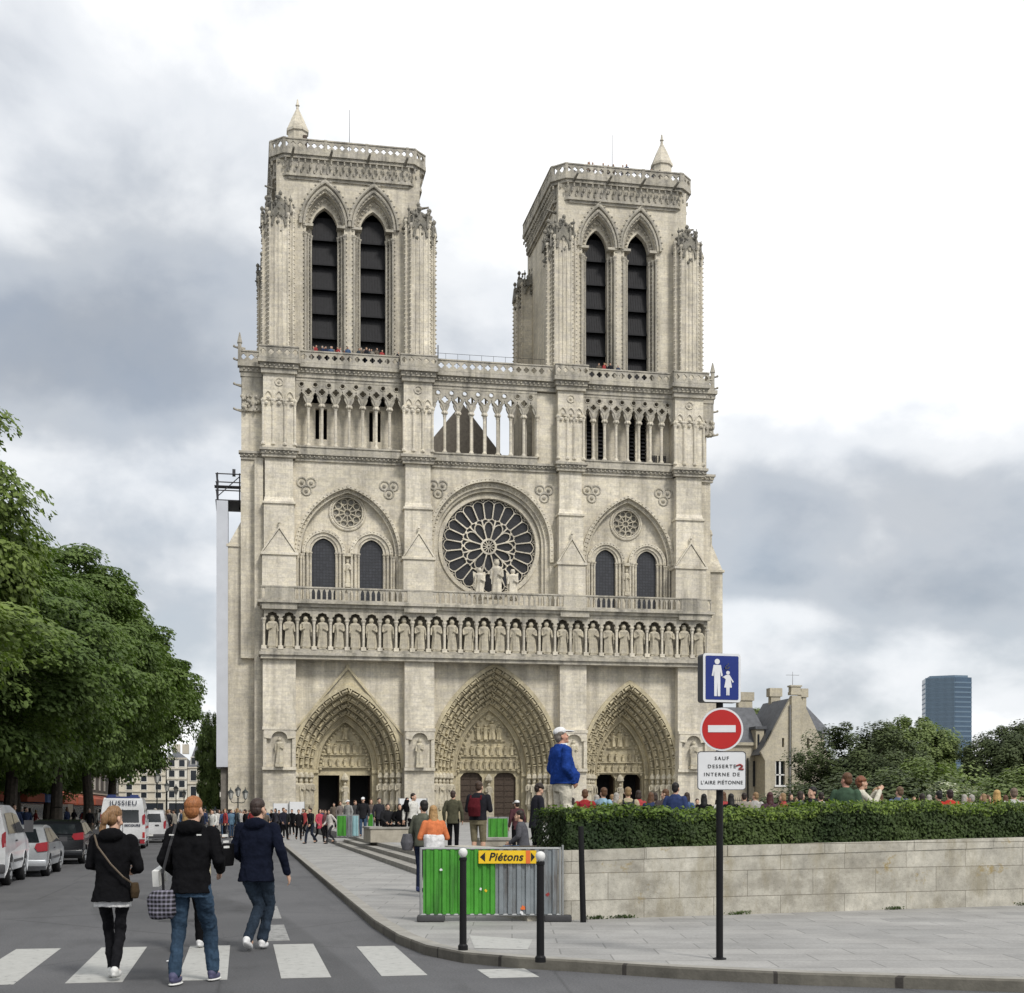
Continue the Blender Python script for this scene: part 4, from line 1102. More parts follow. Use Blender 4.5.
def crown_mesh(seed, rx, rz, n_clump, per, size, droop=0.3, flat=0.5, lumpr=(.9, 1.7), skirt=0.0):
    rg = random.Random(seed); mb = MB(); cl = []
    for i in range(n_clump):
        # clumps sit in the outer half of an egg-shaped volume
        th = rg.uniform(0, 2*PI); cz = rg.uniform(-1, 1); r = rg.uniform(.55, 1.0)**.5
        if rg.random() < .18: r *= .5
        s = math.sqrt(max(0, 1-cz*cz)); wob = 1+.16*math.sin(3*th+seed)+.1*math.sin(5*cz+seed*2)
        prof = 1.0 if cz < 0 else 1-.18*cz
        c = Vector((rx*s*r*math.cos(th)*wob*prof, rx*s*r*math.sin(th)*wob*prof, rz*cz*r*(1+.08*math.sin(4*th))))
        if cz < 0: c.z *= (1-skirt*.3)
        cl.append((c, rg.uniform(*lumpr)))
    for c, R_ in cl:
        out = Vector((c.x, c.y, c.z*.6)); out = out.normalized() if out.length > .1 else Vector((0, 0, 1))
        for j in range(per):
            d = Vector((rg.gauss(0, 1), rg.gauss(0, 1), rg.gauss(0, 1))).normalized()
            rr = R_*rg.uniform(.35, 1)**.6
            p = c + Vector((d.x*rr, d.y*rr, d.z*rr*flat)) - Vector((0, 0, droop*rr*rr*(.5 if d.dot(out) > 0 else .2)))
            leaf(mb, p, (d*.5 + Vector((0, 0, .8)) + out*.4 + Vector((rg.uniform(-.5, .5), rg.uniform(-.5, .5), 0))), size*rg.uniform(.6, 1.25), rg)
    return mb, cl
def trunk_mesh(seed, cl, zbase, h0, r, n_br=14):
    rg = random.Random(seed+5); mb = MB()
    pts = [Vector((0, 0, 0)), Vector((rg.uniform(-.1, .1), rg.uniform(-.1, .1), h0*.5)), Vector((rg.uniform(-.2, .2), rg.uniform(-.2, .2), h0)), Vector((rg.uniform(-.3, .3), rg.uniform(-.3, .3), zbase+1.5))]
    rad = [r*1.35, r, r*.85, r*.45]
    for i in range(3): mb.tube(pts[i], pts[i+1], rad[i], rad[i+1], 9, i == 0)
    for c, R_ in rg.sample(cl, min(n_br, len(cl))):
        s = pts[2].lerp(pts[3], rg.uniform(0, 1)); e = c+Vector((0, 0, zbase)); mid = s.lerp(e, .5)+Vector((0, 0, .5))
        mb.tube(s, mid, r*.32, r*.2, 6, False); mb.tube(mid, e, r*.2, r*.05, 6)
    return mb
def tree_kind(name, seed, rx, rz, zc, h0, r, n_clump, per, size, mat, **kw):
    cm, cl = crown_mesh(seed, rx, rz, n_clump, per, size, **kw)
    tm = trunk_mesh(seed, cl, zc, h0, r)
    root = empty(name, (0, 0, 0))
    tk = tm.build('trunk', 'bark', root, loc=(0, 0, 0)); cr = cm.build('crown', mat, root, loc=(0, 0, zc))
    return root
def place(root, loc, rz=0, sc=1.0, first=False):
    if first: o = root
    else:
        o = root.copy(); COL.objects.link(o)
        for c in [c for c in bpy.data.objects if c.parent == root]:
            d = c.copy(); COL.objects.link(d); d.parent = o
    o.location = loc; o.rotation_euler = (0, 0, rz); o.scale = (sc,)*3 if not isinstance(sc, tuple) else sc
    return o
def setmat(o, nm):                                       # other leaf colour on a shared crown
    for c in o.children:
        if c.name.startswith('crown'):
            c.material_slots[0].link = 'OBJECT'; c.material_slots[0].material = MATS[nm]
A = tree_kind('chestnut_tree', 11, 5.2, 4.7, 7.3, 2.6, .3, 210, 470, .132, 'chestnut_light', droop=.42, flat=.38, skirt=.3, lumpr=(.7, 1.6))
B = tree_kind('chestnut_tree', 23, 5.3, 4.8, 7.1, 2.6, .3, 220, 420, .15, 'chestnut_leaf', droop=.42, flat=.38, skirt=.3, lumpr=(.7, 1.6))
rowpos = [(30.0, -10.7, (1.12, 1.12, .80)), (41.0, -10.6, (1, 1, 1.26)), (52.0, -9.9, (1, 1, 1.02)), (63.5, -9.8, (1, 1, 1.14)), (76.0, -9.6, (1.03, 1.03, 1.32)), (90.0, -9.4, (1.08, 1.08, 1.42)), (105.0, -9.2, (1.05, 1.05, 1.42))]
lb = ['nearest chestnut tree at the left edge, pale leafy branches over the parked white van', 'tall chestnut tree at the left edge whose crown rises highest, behind the nearest one',
      'chestnut tree beside the parked silver car, second crown in from the left edge', 'chestnut tree of full round crown beside the dark hatchback',
      'chestnut tree standing beside the white ambulance', 'chestnut tree standing beside the small white van beyond the ambulance', 'last chestnut tree of the row, its crown nearest the cathedral']
for i, (y, x, s) in enumerate(rowpos):
    src = A if i in (0, 1) else B
    o = place(src, (x, y, .12), i*1.9+.4, s, first=(i in (0, 2)))
    tag(o, lb[i], 'tree', 'chestnut trees in a row along the left pavement')
for i, (y, x) in enumerate([(47, -14.6), (58, -14.9), (70, -14.7), (83, -14.8), (97, -14.6), (112, -14.7)]):
    o = place(B, (x, y, .12), i*2.3+1, (.95, .95, .95)); tag(o, 'darker chestnut tree of the back row by the shopfronts, %s from the near end' % ('nearest', 'second', 'third', 'fourth', 'fifth', 'furthest')[i], 'tree', 'back row of chestnut trees')
bpy.context.view_layer.update()
def rawcrown(name, mat, seed, rx, rz, nc, per, size, **kw):
    return crown_mesh(seed, rx, rz, nc, per, size, **kw)
P1 = tree_kind('park_tree', 31, 4.6, 4.6, 6.2, 2.0, .25, 150, 260, .22, 'park_leaf', droop=.12, flat=.95, lumpr=(.5, 1.3))
P2 = tree_kind('dark_evergreen_tree', 37, 5.0, 4.4, 5.0, 1.2, .25, 150, 260, .17, 'yew_leaf', droop=.1, flat=.9, lumpr=(.5, 1.3))
tag(P2, 'dark evergreen tree with an open ragged top beside the stone house', 'tree')
# x, y from picture columns: the park south of the church
def atpx(px, Z, z=0):
    X = (px-512)/1390*Z; c_, s_ = math.cos(YAW), math.sin(YAW)
    return (X*c_+Z*s_, -X*s_+Z*c_, z)
place(P2, atpx(858, 112, .4), .3, (1.05, 1.05, .88), first=True)
specs = [(914, 138, .98, 'tall mid green tree with a pointed crown just left of the glass tower', 0), (888, 150, .92, 'pale green tree behind the dark evergreen', 1), (968, 160, .60, 'rounded green tree below the glass tower', 0),
         (1006, 128, .84, 'deep green tree right of the glass tower', 2), (1050, 130, .98, 'deep green tree at the right edge', 2), (944, 175, .60, 'distant tree standing below the foot of the glass tower', 1), (1100, 140, 1.0, 'tree past the right edge whose branches reach in', 0),
         (985, 190, .68, 'far tree seen between the park trees on the right', 1)]
for i, (px, Z, s, l, k) in enumerate(specs):
    o = place(P1, atpx(px, Z, .4), i*1.3, s, first=(i == 0)); tag(o, l, 'tree', 'park trees behind the hedge')
    if k: setmat(o, ('chestnut_leaf', 'park_leaf', 'yew_leaf')[k])
o = place(P1, (-3.4, 165, .1), 1.0, (.42, .42, 1.2)); tag(o, 'narrow dark tree beyond the street, close against the white sheeting', 'tree'); setmat(o, 'chestnut_leaf')
o = place(P1, atpx(764, 178, .4), 2.0, 1.32); tag(o, 'green treetop showing above the roof of the stone house', 'tree')
S1m, cl = crown_mesh(61, 2.2, 1.3, 60, 300, .12, droop=.1, flat=1.0, lumpr=(.4, .9))
s1 = None
for i, (px, Z, sx, sz, m, l) in enumerate([(948, 92, 1.6, 1.15, 'blossom', 'pale blossoming bush behind the crowd'), (985, 90, 1.5, 1.0, 'blossom', 'pale flowering bush further right behind the crowd'), (900, 86, 2.0, 1.4, 'yew_leaf', 'dark low bush behind the sightseers with the camera'),
      (850, 88, 2.2, 1.3, 'yew_leaf', 'dark bush at the foot of the evergreen'), (1030, 88, 2.0, 1.5, 'park_leaf', 'green bush at the right edge behind the crowd'), (925, 100, 2.0, 1.9, 'park_leaf', 'green bush left of the blossoming one'), (812, 96, 1.2, 1.1, 'yew_leaf', 'small dark bush against the corner of the stone house')]):
    r = empty('bush', atpx(px, Z, .5)); r.scale = (sx, sx, sz); tag(r, l, 'bush', 'bushes behind the square')
    if s1 is None: o = S1m.build('foliage', 'park_leaf', r, loc=(0, 0, .9)); s1 = o
    else:
        o = s1.copy(); COL.objects.link(o); o.parent = r
    o.material_slots[0].link = 'OBJECT'; o.material_slots[0].material = MATS[m]

# ------------------------------------------------------------------ retaining wall with clipped hedge
WA = Vector((3.9, 18.94, 0)); WD = Vector((8.14, 1.59, 0)).normalized(); WN = Vector((-WD.y, WD.x, 0)); WL = 24.0; SL = .015
WT = Matrix.Translation(WA) @ Matrix.Rotation(math.atan2(WD.y, WD.x), 4, 'Z') @ Matrix(((1, 0, 0, 0), (0, 1, 0, 0), (SL, 0, 1, 0), (0, 0, 0, 1)))
def wl(s, d, z): p = WA + WD*s + WN*d; return (p.x, p.y, z+(SL*s if z > .5 else 0))
wall = empty('planter_wall', tuple(WA+Vector((0, 0, .12))), 0, 'low pale stone retaining wall in large blocks under the clipped hedge', 'wall')
mb = MB()
mb.T = WT
mb.box(0, WL, 0, .35, -.4, .93); mb.box(0, .35, .35, 3.4, -.4, .93)
mb.T = None; mb.build('wall_face', 'wall_ashlar', wall)
mb = MB(); mb.T = WT
rg = random.Random(2); x = -.02
while x < WL:
    L = rg.uniform(1.3, 1.9); mb.box(x, min(WL, x+L)-.008, -.012+rg.uniform(-.004, .004), .37, .933, 1.09+rg.uniform(-.004, .004)); x += L
mb.box(-.02, .36, .38, 3.4, .933, 1.09); mb.T = None
mb.build('coping', 'wall_ashlar', wall)
mb = MB(); mb.T = WT; mb.box(.36, WL, .37, 3.6, -.4, 1.05)
tag(mb.build('planter_soil', 'earth'), kind='structure')
rg = random.Random(12)
hd = empty('hedge', wl(WL/2, .8, 1.05), 0, 'long clipped green hedge with brighter new leaves on top, growing above the stone wall', 'hedge')
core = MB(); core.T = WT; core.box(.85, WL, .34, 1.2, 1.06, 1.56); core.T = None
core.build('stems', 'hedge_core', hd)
lo, nw = MB(), MB()
ux, un = WD, WN
def htop(s): return 1.61+.004*s+.04*math.sin(s*1.3)+.028*math.sin(s*3.7+1)+.022*math.sin(s*9)+.015*math.sin(s*23)+(.03 if s < .5 else 0)
for i in range(64000):
    s = .65+(WL-.65)*rg.random()**1.25
    if rg.random() < .64:                                # front face
        z = rg.uniform(1.07, htop(s)); d = .10+.03*math.sin(s*2.1+z*3)+.02*math.sin(s*7+z*9)+rg.uniform(0, .16)
        nrm = -un + Vector((rg.uniform(-.8, .8), rg.uniform(-.3, .3), rg.uniform(-.2, 1.0)))
        p = Vector(wl(s, d, z)); young = z > htop(s)-.13 and rg.random() < .6
    else:
        d = rg.uniform(.08, 1.3); z = htop(s)+rg.uniform(-.06, .035)-(.06 if d < .16 else 0)
        nrm = Vector((rg.uniform(-.7, .7), rg.uniform(-.7, .7), 1)); p = Vector(wl(s, d, z)); young = rg.random() < .62
    leaf(nw if young else lo, p, nrm, rg.uniform(.028, .05), rg, 1.5)
for i in range(1600):                                    # end face
    z = rg.uniform(1.07, htop(0)); d = rg.uniform(.08, 1.3); p = Vector(wl(rg.uniform(.6, .8), d, z)); leaf(lo, p, -ux+Vector((0, rg.uniform(-.5, .5), rg.uniform(-.2, .8))), rg.uniform(.028, .05), rg)
for i in range(900):                                     # stray shoots
    s = .65+(WL-.65)*rg.random()**1.25; d = rg.uniform(.1, 1.2); p = Vector(wl(s, d, htop(s)+rg.uniform(.01, .07))); leaf(nw, p, Vector((rg.uniform(-1, 1), rg.uniform(-1, 1), .5)), rg.uniform(.025, .045), rg, 1.8)
lo.build('foliage', 'hedge_leaf', hd); nw.build('young_leaves', 'hedge_new_leaf', hd)
# ------------------------------------------------------------------ the other buildings
def local(cx, cy, rz): return Matrix.Translation((cx, cy, 0)) @ Matrix.Rotation(rz, 4, 'Z')
plain('blue_glass', (0.05, 0.09, 0.14), 0.25, spec=0.6, var=.15, scale=.1)
plain('blue_spandrel', (0.13, 0.19, 0.25), 0.5, var=.1)
plain('concrete', (0.33, 0.33, 0.32), 0.9)
plain('white_frame', (0.7, 0.7, 0.68), 0.6); plain('haussmann', (0.50, 0.46, 0.38), 0.9, var=.15, scale=.4); plain('haussmann_white', (0.62, 0.60, 0.54), 0.9, var=.1, scale=.4)
plain('shutter_grey', (0.2, 0.2, 0.2), 0.7)
# glass tower far off
def tower_block():
    Z = 930; x, y, _ = atpx(946.5, Z)
    root = empty('office_tower', (x, y, 0), 0, 'tall blue glass office tower far off above the trees', 'tower')
    T = local(x, y, -R(11)+R(-9)) @ Matrix.Diagonal((.9, .9, 1, 1)); b = MB(); b.T = T; hw = 15.2
    plan = [(-hw, -3), (-hw+.0, -10), (4.5, -14), (hw+.6, -9), (hw+.6, 10), (-hw, 10)]
    b.extz([(-16, -9.0), (4.0, -14.5), (16.5, -9), (16.5, 12), (-16, 12)], 10, 90); b.T = None; b.build('wall', 'blue_glass', root)
    s = MB(); s.T = T
    for k in range(24):
        z = 12+k*3.22
        s.extz([(-16.15, -9.05), (4.0, -14.7), (16.65, -9.05), (16.65, 12), (-16.15, 12)], z, z+.95)
    s.T = None; s.build('spandrel', 'blue_spandrel', root)
    s = MB(); s.T = T; s.extz([(-13, -7), (4, -12), (14, -8), (14, 8), (-13, 8)], 90, 91.5)
    for k in range(26):
        u = k/26; s.box(-16.2+u*20.2-.2, -16.2+u*20.2+.2, -9.3-u*5.6-.15, -9.3-u*5.6+.15, 10, 90)
    s.box(-16.3, -15.8, -9.2, -8.6, 10, 90.1); s.T = None; s.build('mullion', 'blue_spandrel', root)
    q = MB(); q.T = T; q.box(-30, 40, 20, 40, 0, 26); q.T = None; q.build('podium', 'concrete', root)
tower_block()

# stone house with a tall gable and chimney
def house():
    Y = 150.0
    root = empty('stone_house', (51, Y, .5), 0, 'pale stone house with a steep gable, tall chimneys and slate roofs right of the cathedral', 'house')
    def hx(px, Yp=Y):
        t = (px-512)/1390; c_, s_ = math.cos(YAW), math.sin(YAW); Zz = Yp/(-t*s_+c_); return Zz*(t*c_+s_)
    def hz(px, py, Yp=Y):
        t = (px-512)/1390; c_, s_ = math.cos(YAW), math.sin(YAW); Zz = Yp/(-t*s_+c_); return 1.65+(811-py)/1390*Zz
    gl, gr = hx(765), hx(826); zl = hz(765, 752); ax, az = hx(796), hz(796, 697)
    w = MB()
    win = [(hx(775.5), hz(775, 785)), (hx(785), hz(785, 785)), (hx(785), hz(785, 761)), (hx(775.5), hz(775, 761))]
    slit = lambda px, a, b: [(hx(px-1), hz(px, b)), (hx(px+1.2), hz(px, b)), (hx(px+1.2), hz(px, a)), (hx(px-1), hz(px, a))]
    w.ext([(gl, .5), (gr+.6, .5), (gr+.6, zl-.4), (gr, zl+.3), (ax+.6, az), (ax-.6, az), (gl, zl+.6), (gl-.5, zl), (gl, zl-1.0)], Y, Y+.5, [win, slit(783, 738, 747), slit(808, 738, 748)])
    w.box(gl, gr, Y+.5, Y+9, .5, zl-.3)
    w.build('gable_wall', 'render_cream', root)
    w = MB()                                             # chimney breast running up the gable
    w.box(hx(790.5), hx(800), Y-.35, Y+.3, .5, hz(795, 696)); w.box(hx(789.5), hx(800.5), Y-.45, Y+.5, hz(795, 695), hz(795, 692)); w.box(hx(790), hx(799.5), Y-.4, Y+.45, hz(795, 692)+.001, hz(795, 687)); w.box(hx(789), hx(800.5), Y-.5, Y+.55, hz(795, 687)+.001, hz(795, 685.5))
    w.build('chimney', 'render_cream', root)
    for a, b, t0, t1, yy in ((801, 808, 705, 688.5, Y+1.5), (769.5, 782, 706, 688, Y+6), (737, 754, 703, 692, Y+8)):
        c = MB(); c.box(hx(a, yy)+.2, hx(b, yy)-.2, yy, yy+.9, hz(a, t0, yy)-1.6, hz(a, t1, yy)-.5); c.box(hx(a, yy), hx(b, yy), yy-.12, yy+1.02, hz(a, t1, yy)-1.0, hz(a, t1, yy)); c.build('chimney', 'render_cream', root)
    v = MB(); v.box(gl+.3, gr-.3, Y+.45, Y+.49, 1, zl+2.5); v.build('window_dark', 'window_glass', root)
    f = MB(); x0, x1, z0, z1 = win[0][0], win[1][0], win[0][1], win[2][1]
    f.box((x0+x1)/2-.1, (x0+x1)/2+.1, Y+.1, Y+.2, z0, z1); f.box(x0, x1, Y+.1, Y+.2, z0+(z1-z0)*.4, z0+(z1-z0)*.45); f.box(x0-.15, x1+.15, Y-.15, Y+.2, z0-.2, z0); f.box(x0, x0+.1, Y+.1, Y+.2, z0, z1)
    f.build('window_frame', 'white_frame', root)
    r = MB()                                             # slate roofs
    def prism(x0, x1, xm0, xm1, y0, y1, z0, z1, ym=None):
        ym0, ym1 = (y0, y1) if ym is None else ym
        r.add([(x0,y0,z0),(x1,y0,z0),(x1,y1,z0),(x0,y1,z0),(xm0,ym0,z1),(xm1,ym0,z1),(xm1,ym1,z1),(xm0,ym1,z1)], [(0,1,5,4),(1,2,6,5),(2,3,7,6),(3,0,4,7),(4,5,6,7)])
    prism(gl-.5, gr+.6, ax-.5, ax+.5, Y+.48, Y+9, zl-.3, az-.1)
    xl = hx(728); 
    prism(xl-6, gl+2, xl-3, gl+1, Y+3, Y+11, hz(745, 742), hz(745, 703), (Y+6.5, Y+8))
    xr0, xr1 = hx(806, Y+2), hx(832, Y+2)
    prism(xr0, xr1, hx(808, Y+2), hx(814, Y+2), Y+2, Y+11, hz(820, 732), hz(810, 700), (Y+5, Y+8))
    r.build('roof', 'slate', root)
    w = MB(); w.box(gr, hx(832), Y+2.2, Y+10, .5, hz(820, 732)); w.build('wing_wall', 'render_cream', root); w = MB(); w.box(xl-6, gl-.02, Y+3.3, Y+9, .5, hz(745, 742)); w.box(xl-6, gl, Y+3.0, Y+3.3, hz(745, 744), hz(745, 741)); w.build('wing_wall', 'render_cream', root)
    d = MB(); yy = Y+2.6                                 # dormer beside the gable
    d.box(hx(756, yy), hx(764, yy), yy, yy+2, hz(760, 752), hz(760, 728)); d.build('dormer', 'render_cream', root)
    d = MB(); d.box(hx(757.5, yy), hx(759.3, yy), yy-.06, yy, hz(760, 746), hz(760, 733)); d.box(hx(753, Y+3.2), hx(757.5, Y+3.2), Y+3.1, Y+3.28, hz(755, 786), hz(755, 760)); d.box(hx(747, Y+3.2), hx(748, Y+3.2), Y+3.0, Y+3.28, 1, hz(747, 757)); d.build('window', 'window_glass', root)
    d = MB(); d.box(hx(755, yy), hx(766, yy), yy-.2, yy+2.2, hz(760, 727.8), hz(760, 725)); d.build('dormer_roof', 'slate', root)
    d = MB(); d.tube((hx(791.5)-.25, Y-.2, .5), (hx(791.5)-.25, Y-.2, hz(795, 705)), .09, .09, 6); d.build('drainpipe', 'shutter_grey', root)
    d = MB(); d.tube((ax, Y+1, az+1), (ax, Y+1, az+3.0), .04, .02, 5); d.path([(ax-.8, Y+1, az+2.6), (ax+.8, Y+1, az+2.6)], .03, 4); d.build('aerial', 'shutter_grey', root)
house()
# iron railing of the garden in front of the house
fence = empty('iron_railing', (47, 128, .5), 0, 'dark iron garden railing below the stone house', 'railing')
mb = MB(); mb.box(46.4, 75, 128, 128.3, .5, 1.1); mb.build('kerb_stone', 'stone_dark', fence)
mb = MB(); mb.path([(46.4, 128.1, 2.7), (75, 128.1, 2.7)], .05, 4); mb.path([(46.4, 128.1, 1.4), (75, 128.1, 1.4)], .04, 4)
for k in range(130): mb.tube((46.5+k*.22, 128.1, 1.1), (46.5+k*.22, 128.1, 2.95), .03, .02, 4)
mb.build('bars', 'louvre', fence)

# apartment houses along the left pavement (mostly behind the trees) with awnings at street level
plain('dim_wall', (0.10, 0.088, 0.072), 0.9, var=.2); plain('awning_red', (0.30, 0.07, 0.035), 0.8, var=.2); plain('awning_blue', (0.10, 0.16, 0.33), 0.8, var=.2); plain('shop_dark', (0.035, 0.028, 0.025), 0.6)  # walls and awnings darkened in colour for the shade under the trees
def block(x0, x1, y0, y1, h, mat, label, face='x', floors=4, bay=2.6, roofh=3.5, awn=None, roofmat='slate', group=None):
    root = empty('apartment_house', ((x0+x1)/2, (y0+y1)/2, 0), 0, label, 'building', group)
    b = MB(); b.box(x0, x1, y0, y1, 0, h); b.build('wall', mat, root)
    r = MB(); i = 1.6; r.add([(x0,y0,h),(x1,y0,h),(x1,y1,h),(x0,y1,h),(x0+i,y0+i,h+roofh),(x1-i,y0+i,h+roofh),(x1-i,y1-i,h+roofh),(x0+i,y1-i,h+roofh)], [(0,1,5,4),(1,2,6,5),(2,3,7,6),(3,0,4,7),(4,5,6,7)])
    rf = r.build('roof', roofmat, root)
    c = MB(); cc = (x0+x1)/2
    for k in (0.25, .7): c.box(x0+(x1-x0)*k, x0+(x1-x0)*k+1.2, (y0+y1)/2-.8, (y0+y1)/2+.8, h+1, h+roofh+1.6)
    c.build('chimney', 'haussmann', rf, loc=None)
    fh = (h-3.8)/floors
    tr = MB(); cache = {}
    def win(loc, w, h_, kind='window'):                  # surround with its pane as a sub-part, meshes shared within the house
        key = (kind, round(w, 2), round(h_, 2))
        if key not in cache:
            a, b = MB(), MB(); a.T = b.T = Matrix.Rotation(R(90) if face == 'x' else 0, 4, 'Z')
            a.ext([(-w/2-.13, -.12), (w/2+.13, -.12), (w/2+.13, h_+.16), (-w/2-.13, h_+.16)], -.09, .0, [[(-w/2, 0), (w/2, 0), (w/2, h_), (-w/2, h_)]])
            b.box(-w/2, w/2, -.03, -.01, 0, h_)
            o = a.build(kind, 'haussmann_white', root, loc=loc); q = b.build('pane', 'window_glass', o, loc=(0, 0, 0)); cache[key] = (o.data, q.data)
        else:
            o = bpy.data.objects.new(kind, cache[key][0]); COL.objects.link(o); o.parent = root; o.location = loc
            q = bpy.data.objects.new('pane', cache[key][1]); COL.objects.link(q); q.parent = o
    rx, ry = (x0+x1)/2, (y0+y1)/2
    if face == 'x':
        n = min(9, int((y1-y0)/bay))
        for k in range(n):
            yc = y0+(k+.5)*(y1-y0)/n
            for f in range(floors): win((x1-rx, yc-ry, 3.8+f*fh+fh*.2), 1.0, fh*.6)
        for f in range(floors+1): tr.box(x1, x1+.2, y0, y1, 3.75+f*fh-.12, 3.75+f*fh+.05)
        q = MB(); q.box(x1+.01, x1+.05, y0+.5, y1-.5, .3, 3.1); q.build('shopfront', 'window_glass', root)
    else:
        n = int((x1-x0)/bay)
        for k in range(n):
            xc = x0+(k+.5)*(x1-x0)/n
            for f in range(floors): win((xc-rx, y0-ry, 3.8+f*fh+fh*.16), 1.0, fh*.64)
            if roofh > 2.5: win((xc-rx, y0-ry+.25, h+.3), .8, 1.5, 'dormer_window')
        for f in range(floors+1): tr.box(x0, x1, y0-.25, y0, 3.75+f*fh-.12, 3.75+f*fh+.08)
        q = MB(); q.box(x0+.4, x1-.4, y0-.05, y0-.01, .3, 3.1); q.build('shopfront', 'window_glass', root)
    tr.build('cornice', 'haussmann', root)
    if awn:
        for (a, b, m) in awn:
            q = MB()
            if face == 'x': q.add([(x1+.05,a,3.5),(x1+.05,b,3.5),(x1+2.2,b,2.9),(x1+2.2,a,2.9),(x1+2.2,b,2.3),(x1+2.2,a,2.3),(x1+.05,a,2.3),(x1+.05,b,2.3)], [(0,1,2,3),(3,2,4,5),(0,3,5,6),(1,7,4,2)])
            else: q.add([(a,y0-.05,3.3),(b,y0-.05,3.3),(b,y0-2,2.6),(a,y0-2,2.6),(b,y0-2,2.3),(a,y0-2,2.3),(a,y0-.05,2.3),(b,y0-.05,2.3)], [(0,3,2,1),(3,5,4,2),(0,6,5,3),(1,2,4,7)])
            q.build('awning', m, root)
    return root
g_ = 'houses lining the left side of the street'
aw = lambda y0, y1, ms: [(y0+1+i*(y1-y0-2)/len(ms), y0+1+(i+.85)*(y1-y0-2)/len(ms), m) for i, m in enumerate(ms)]
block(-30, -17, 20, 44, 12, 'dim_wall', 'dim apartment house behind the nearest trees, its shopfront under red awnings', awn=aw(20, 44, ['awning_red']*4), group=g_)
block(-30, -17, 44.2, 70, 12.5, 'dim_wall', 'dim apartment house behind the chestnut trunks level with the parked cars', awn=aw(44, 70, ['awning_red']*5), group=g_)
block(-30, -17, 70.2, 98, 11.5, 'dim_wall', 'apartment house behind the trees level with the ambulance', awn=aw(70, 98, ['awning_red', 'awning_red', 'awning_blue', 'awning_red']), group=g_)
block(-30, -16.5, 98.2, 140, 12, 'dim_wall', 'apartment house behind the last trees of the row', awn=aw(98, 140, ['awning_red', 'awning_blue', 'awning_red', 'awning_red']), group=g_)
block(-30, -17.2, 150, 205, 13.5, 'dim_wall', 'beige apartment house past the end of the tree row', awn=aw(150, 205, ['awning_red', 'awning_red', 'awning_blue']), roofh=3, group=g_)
block(-13.5, -9.9, 262, 276, 11.4, 'haussmann_white', 'narrow white apartment house closing the far end of the street', 'y', 4, 1.7, 1.2)
block(-9.8, -3.4, 262, 280, 9.7, 'haussmann', 'cream apartment house with a tall grey mansard roof at the far end of the street', 'y', 2, 2.1, 4.6)
block(-24, -13.7, 262, 280, 9.8, 'haussmann', 'beige apartment house at the far left end of the street', 'y', 4, 2.4, 3)
block(-3.2, 16, 266, 284, 8.5, 'haussmann', 'pale low apartment house at the far end, half behind the sheeted scaffold', 'y', 3, 2.4, 3)

# sheeted scaffold against the north side
plain('white_sheet', (0.50, 0.52, 0.56), 0.6, var=.06, scale=.6, bmp=.3, bs=.8); plain('scaffold_steel', (0.05, 0.05, 0.055), 0.5, .6)
sc_ = empty('sheeted_scaffold', (-1.9, 138, 0), 0, 'tall narrow scaffold wrapped in white sheeting against the left flank of the cathedral', 'scaffold')
mb = MB(); mb.box(-2.4, -1.31, 136.9, 143.2, 5.9, 31.6); mb.build('sheeting', 'white_sheet', sc_)
mb = MB(); mb.box(-2.0, -1.31, 137.5, 143.0, .1, 5.9); mb.build('base_panel', 'gable_stone', sc_)
mb = MB()
for x in (-2.3, -.2):
    for y in (137, 140): mb.tube((x, y, 31.4), (x, y, 34.3), .07, .07, 5)
for z in (32.6, 33.4, 34.2): mb.path([(-2.5, 137, z), (-.1, 137, z)], .06, 5); mb.path([(-2.4, 137, z), (-2.4, 142, z)], .06, 5)
mb.box(-2.5, -.1, 136.9, 142, 31.62, 31.7); mb.box(-2.6, -.1, 136.9, 138, 33.0, 33.06)
mb.tube((-2.3, 137, 32), (-.2, 137, 34.0), .05, .05, 5); mb.box(-.9, -.6, 137, 138, 34.2, 34.7)
mb.build('poles', 'scaffold_steel', sc_)
# ------------------------------------------------------------------ vehicles
def paint(name, col, metal=0.0, rough=0.3):
    g = G(name); f = g.ramp(g.noise(2.5, 5, .6), [(.3, .88), (.7, 1.08)])
    d = g.ramp(g.noise(14, 5, .7), [(.3, .9), (.7, 1.05)])
    c = g.mix(1.0, g.mix(1.0, (*col, 1), f, 'MULTIPLY'), d, 'MULTIPLY')
    g.fin(c, rough, metal, 0.5); g.b.inputs['Coat Weight'].default_value = .3; g.b.inputs['Coat Roughness'].default_value = .1
paint('car_white', (0.72, 0.73, 0.74)); paint('car_silver', (0.42, 0.44, 0.46), .35, .35); paint('car_black', (0.012, 0.013, 0.016), 0, .22)
plain('car_glass', (0.012, 0.015, 0.018), 0.08, spec=.8); plain('tyre', (0.015, 0.015, 0.016), 0.85, var=.3); plain('rim', (0.38, 0.39, 0.40), 0.35, .7)
plain('tail_red', (0.30, 0.018, 0.028), 0.2, spec=.6); plain('plastic_grey', (0.06, 0.06, 0.065), 0.6); plain('plate_yellow', (0.62, 0.48, 0.04), 0.5); plain('plate_white', (0.65, 0.65, 0.62), 0.5)
plain('blue_stripe', (0.03, 0.07, 0.30), 0.35); plain('red_stripe', (0.40, 0.03, 0.03), 0.35); plain('beacon_blue', (0.02, 0.04, 0.16), 0.2, spec=.7); plain('text_blue', (0.03, 0.035, 0.06), 0.5)
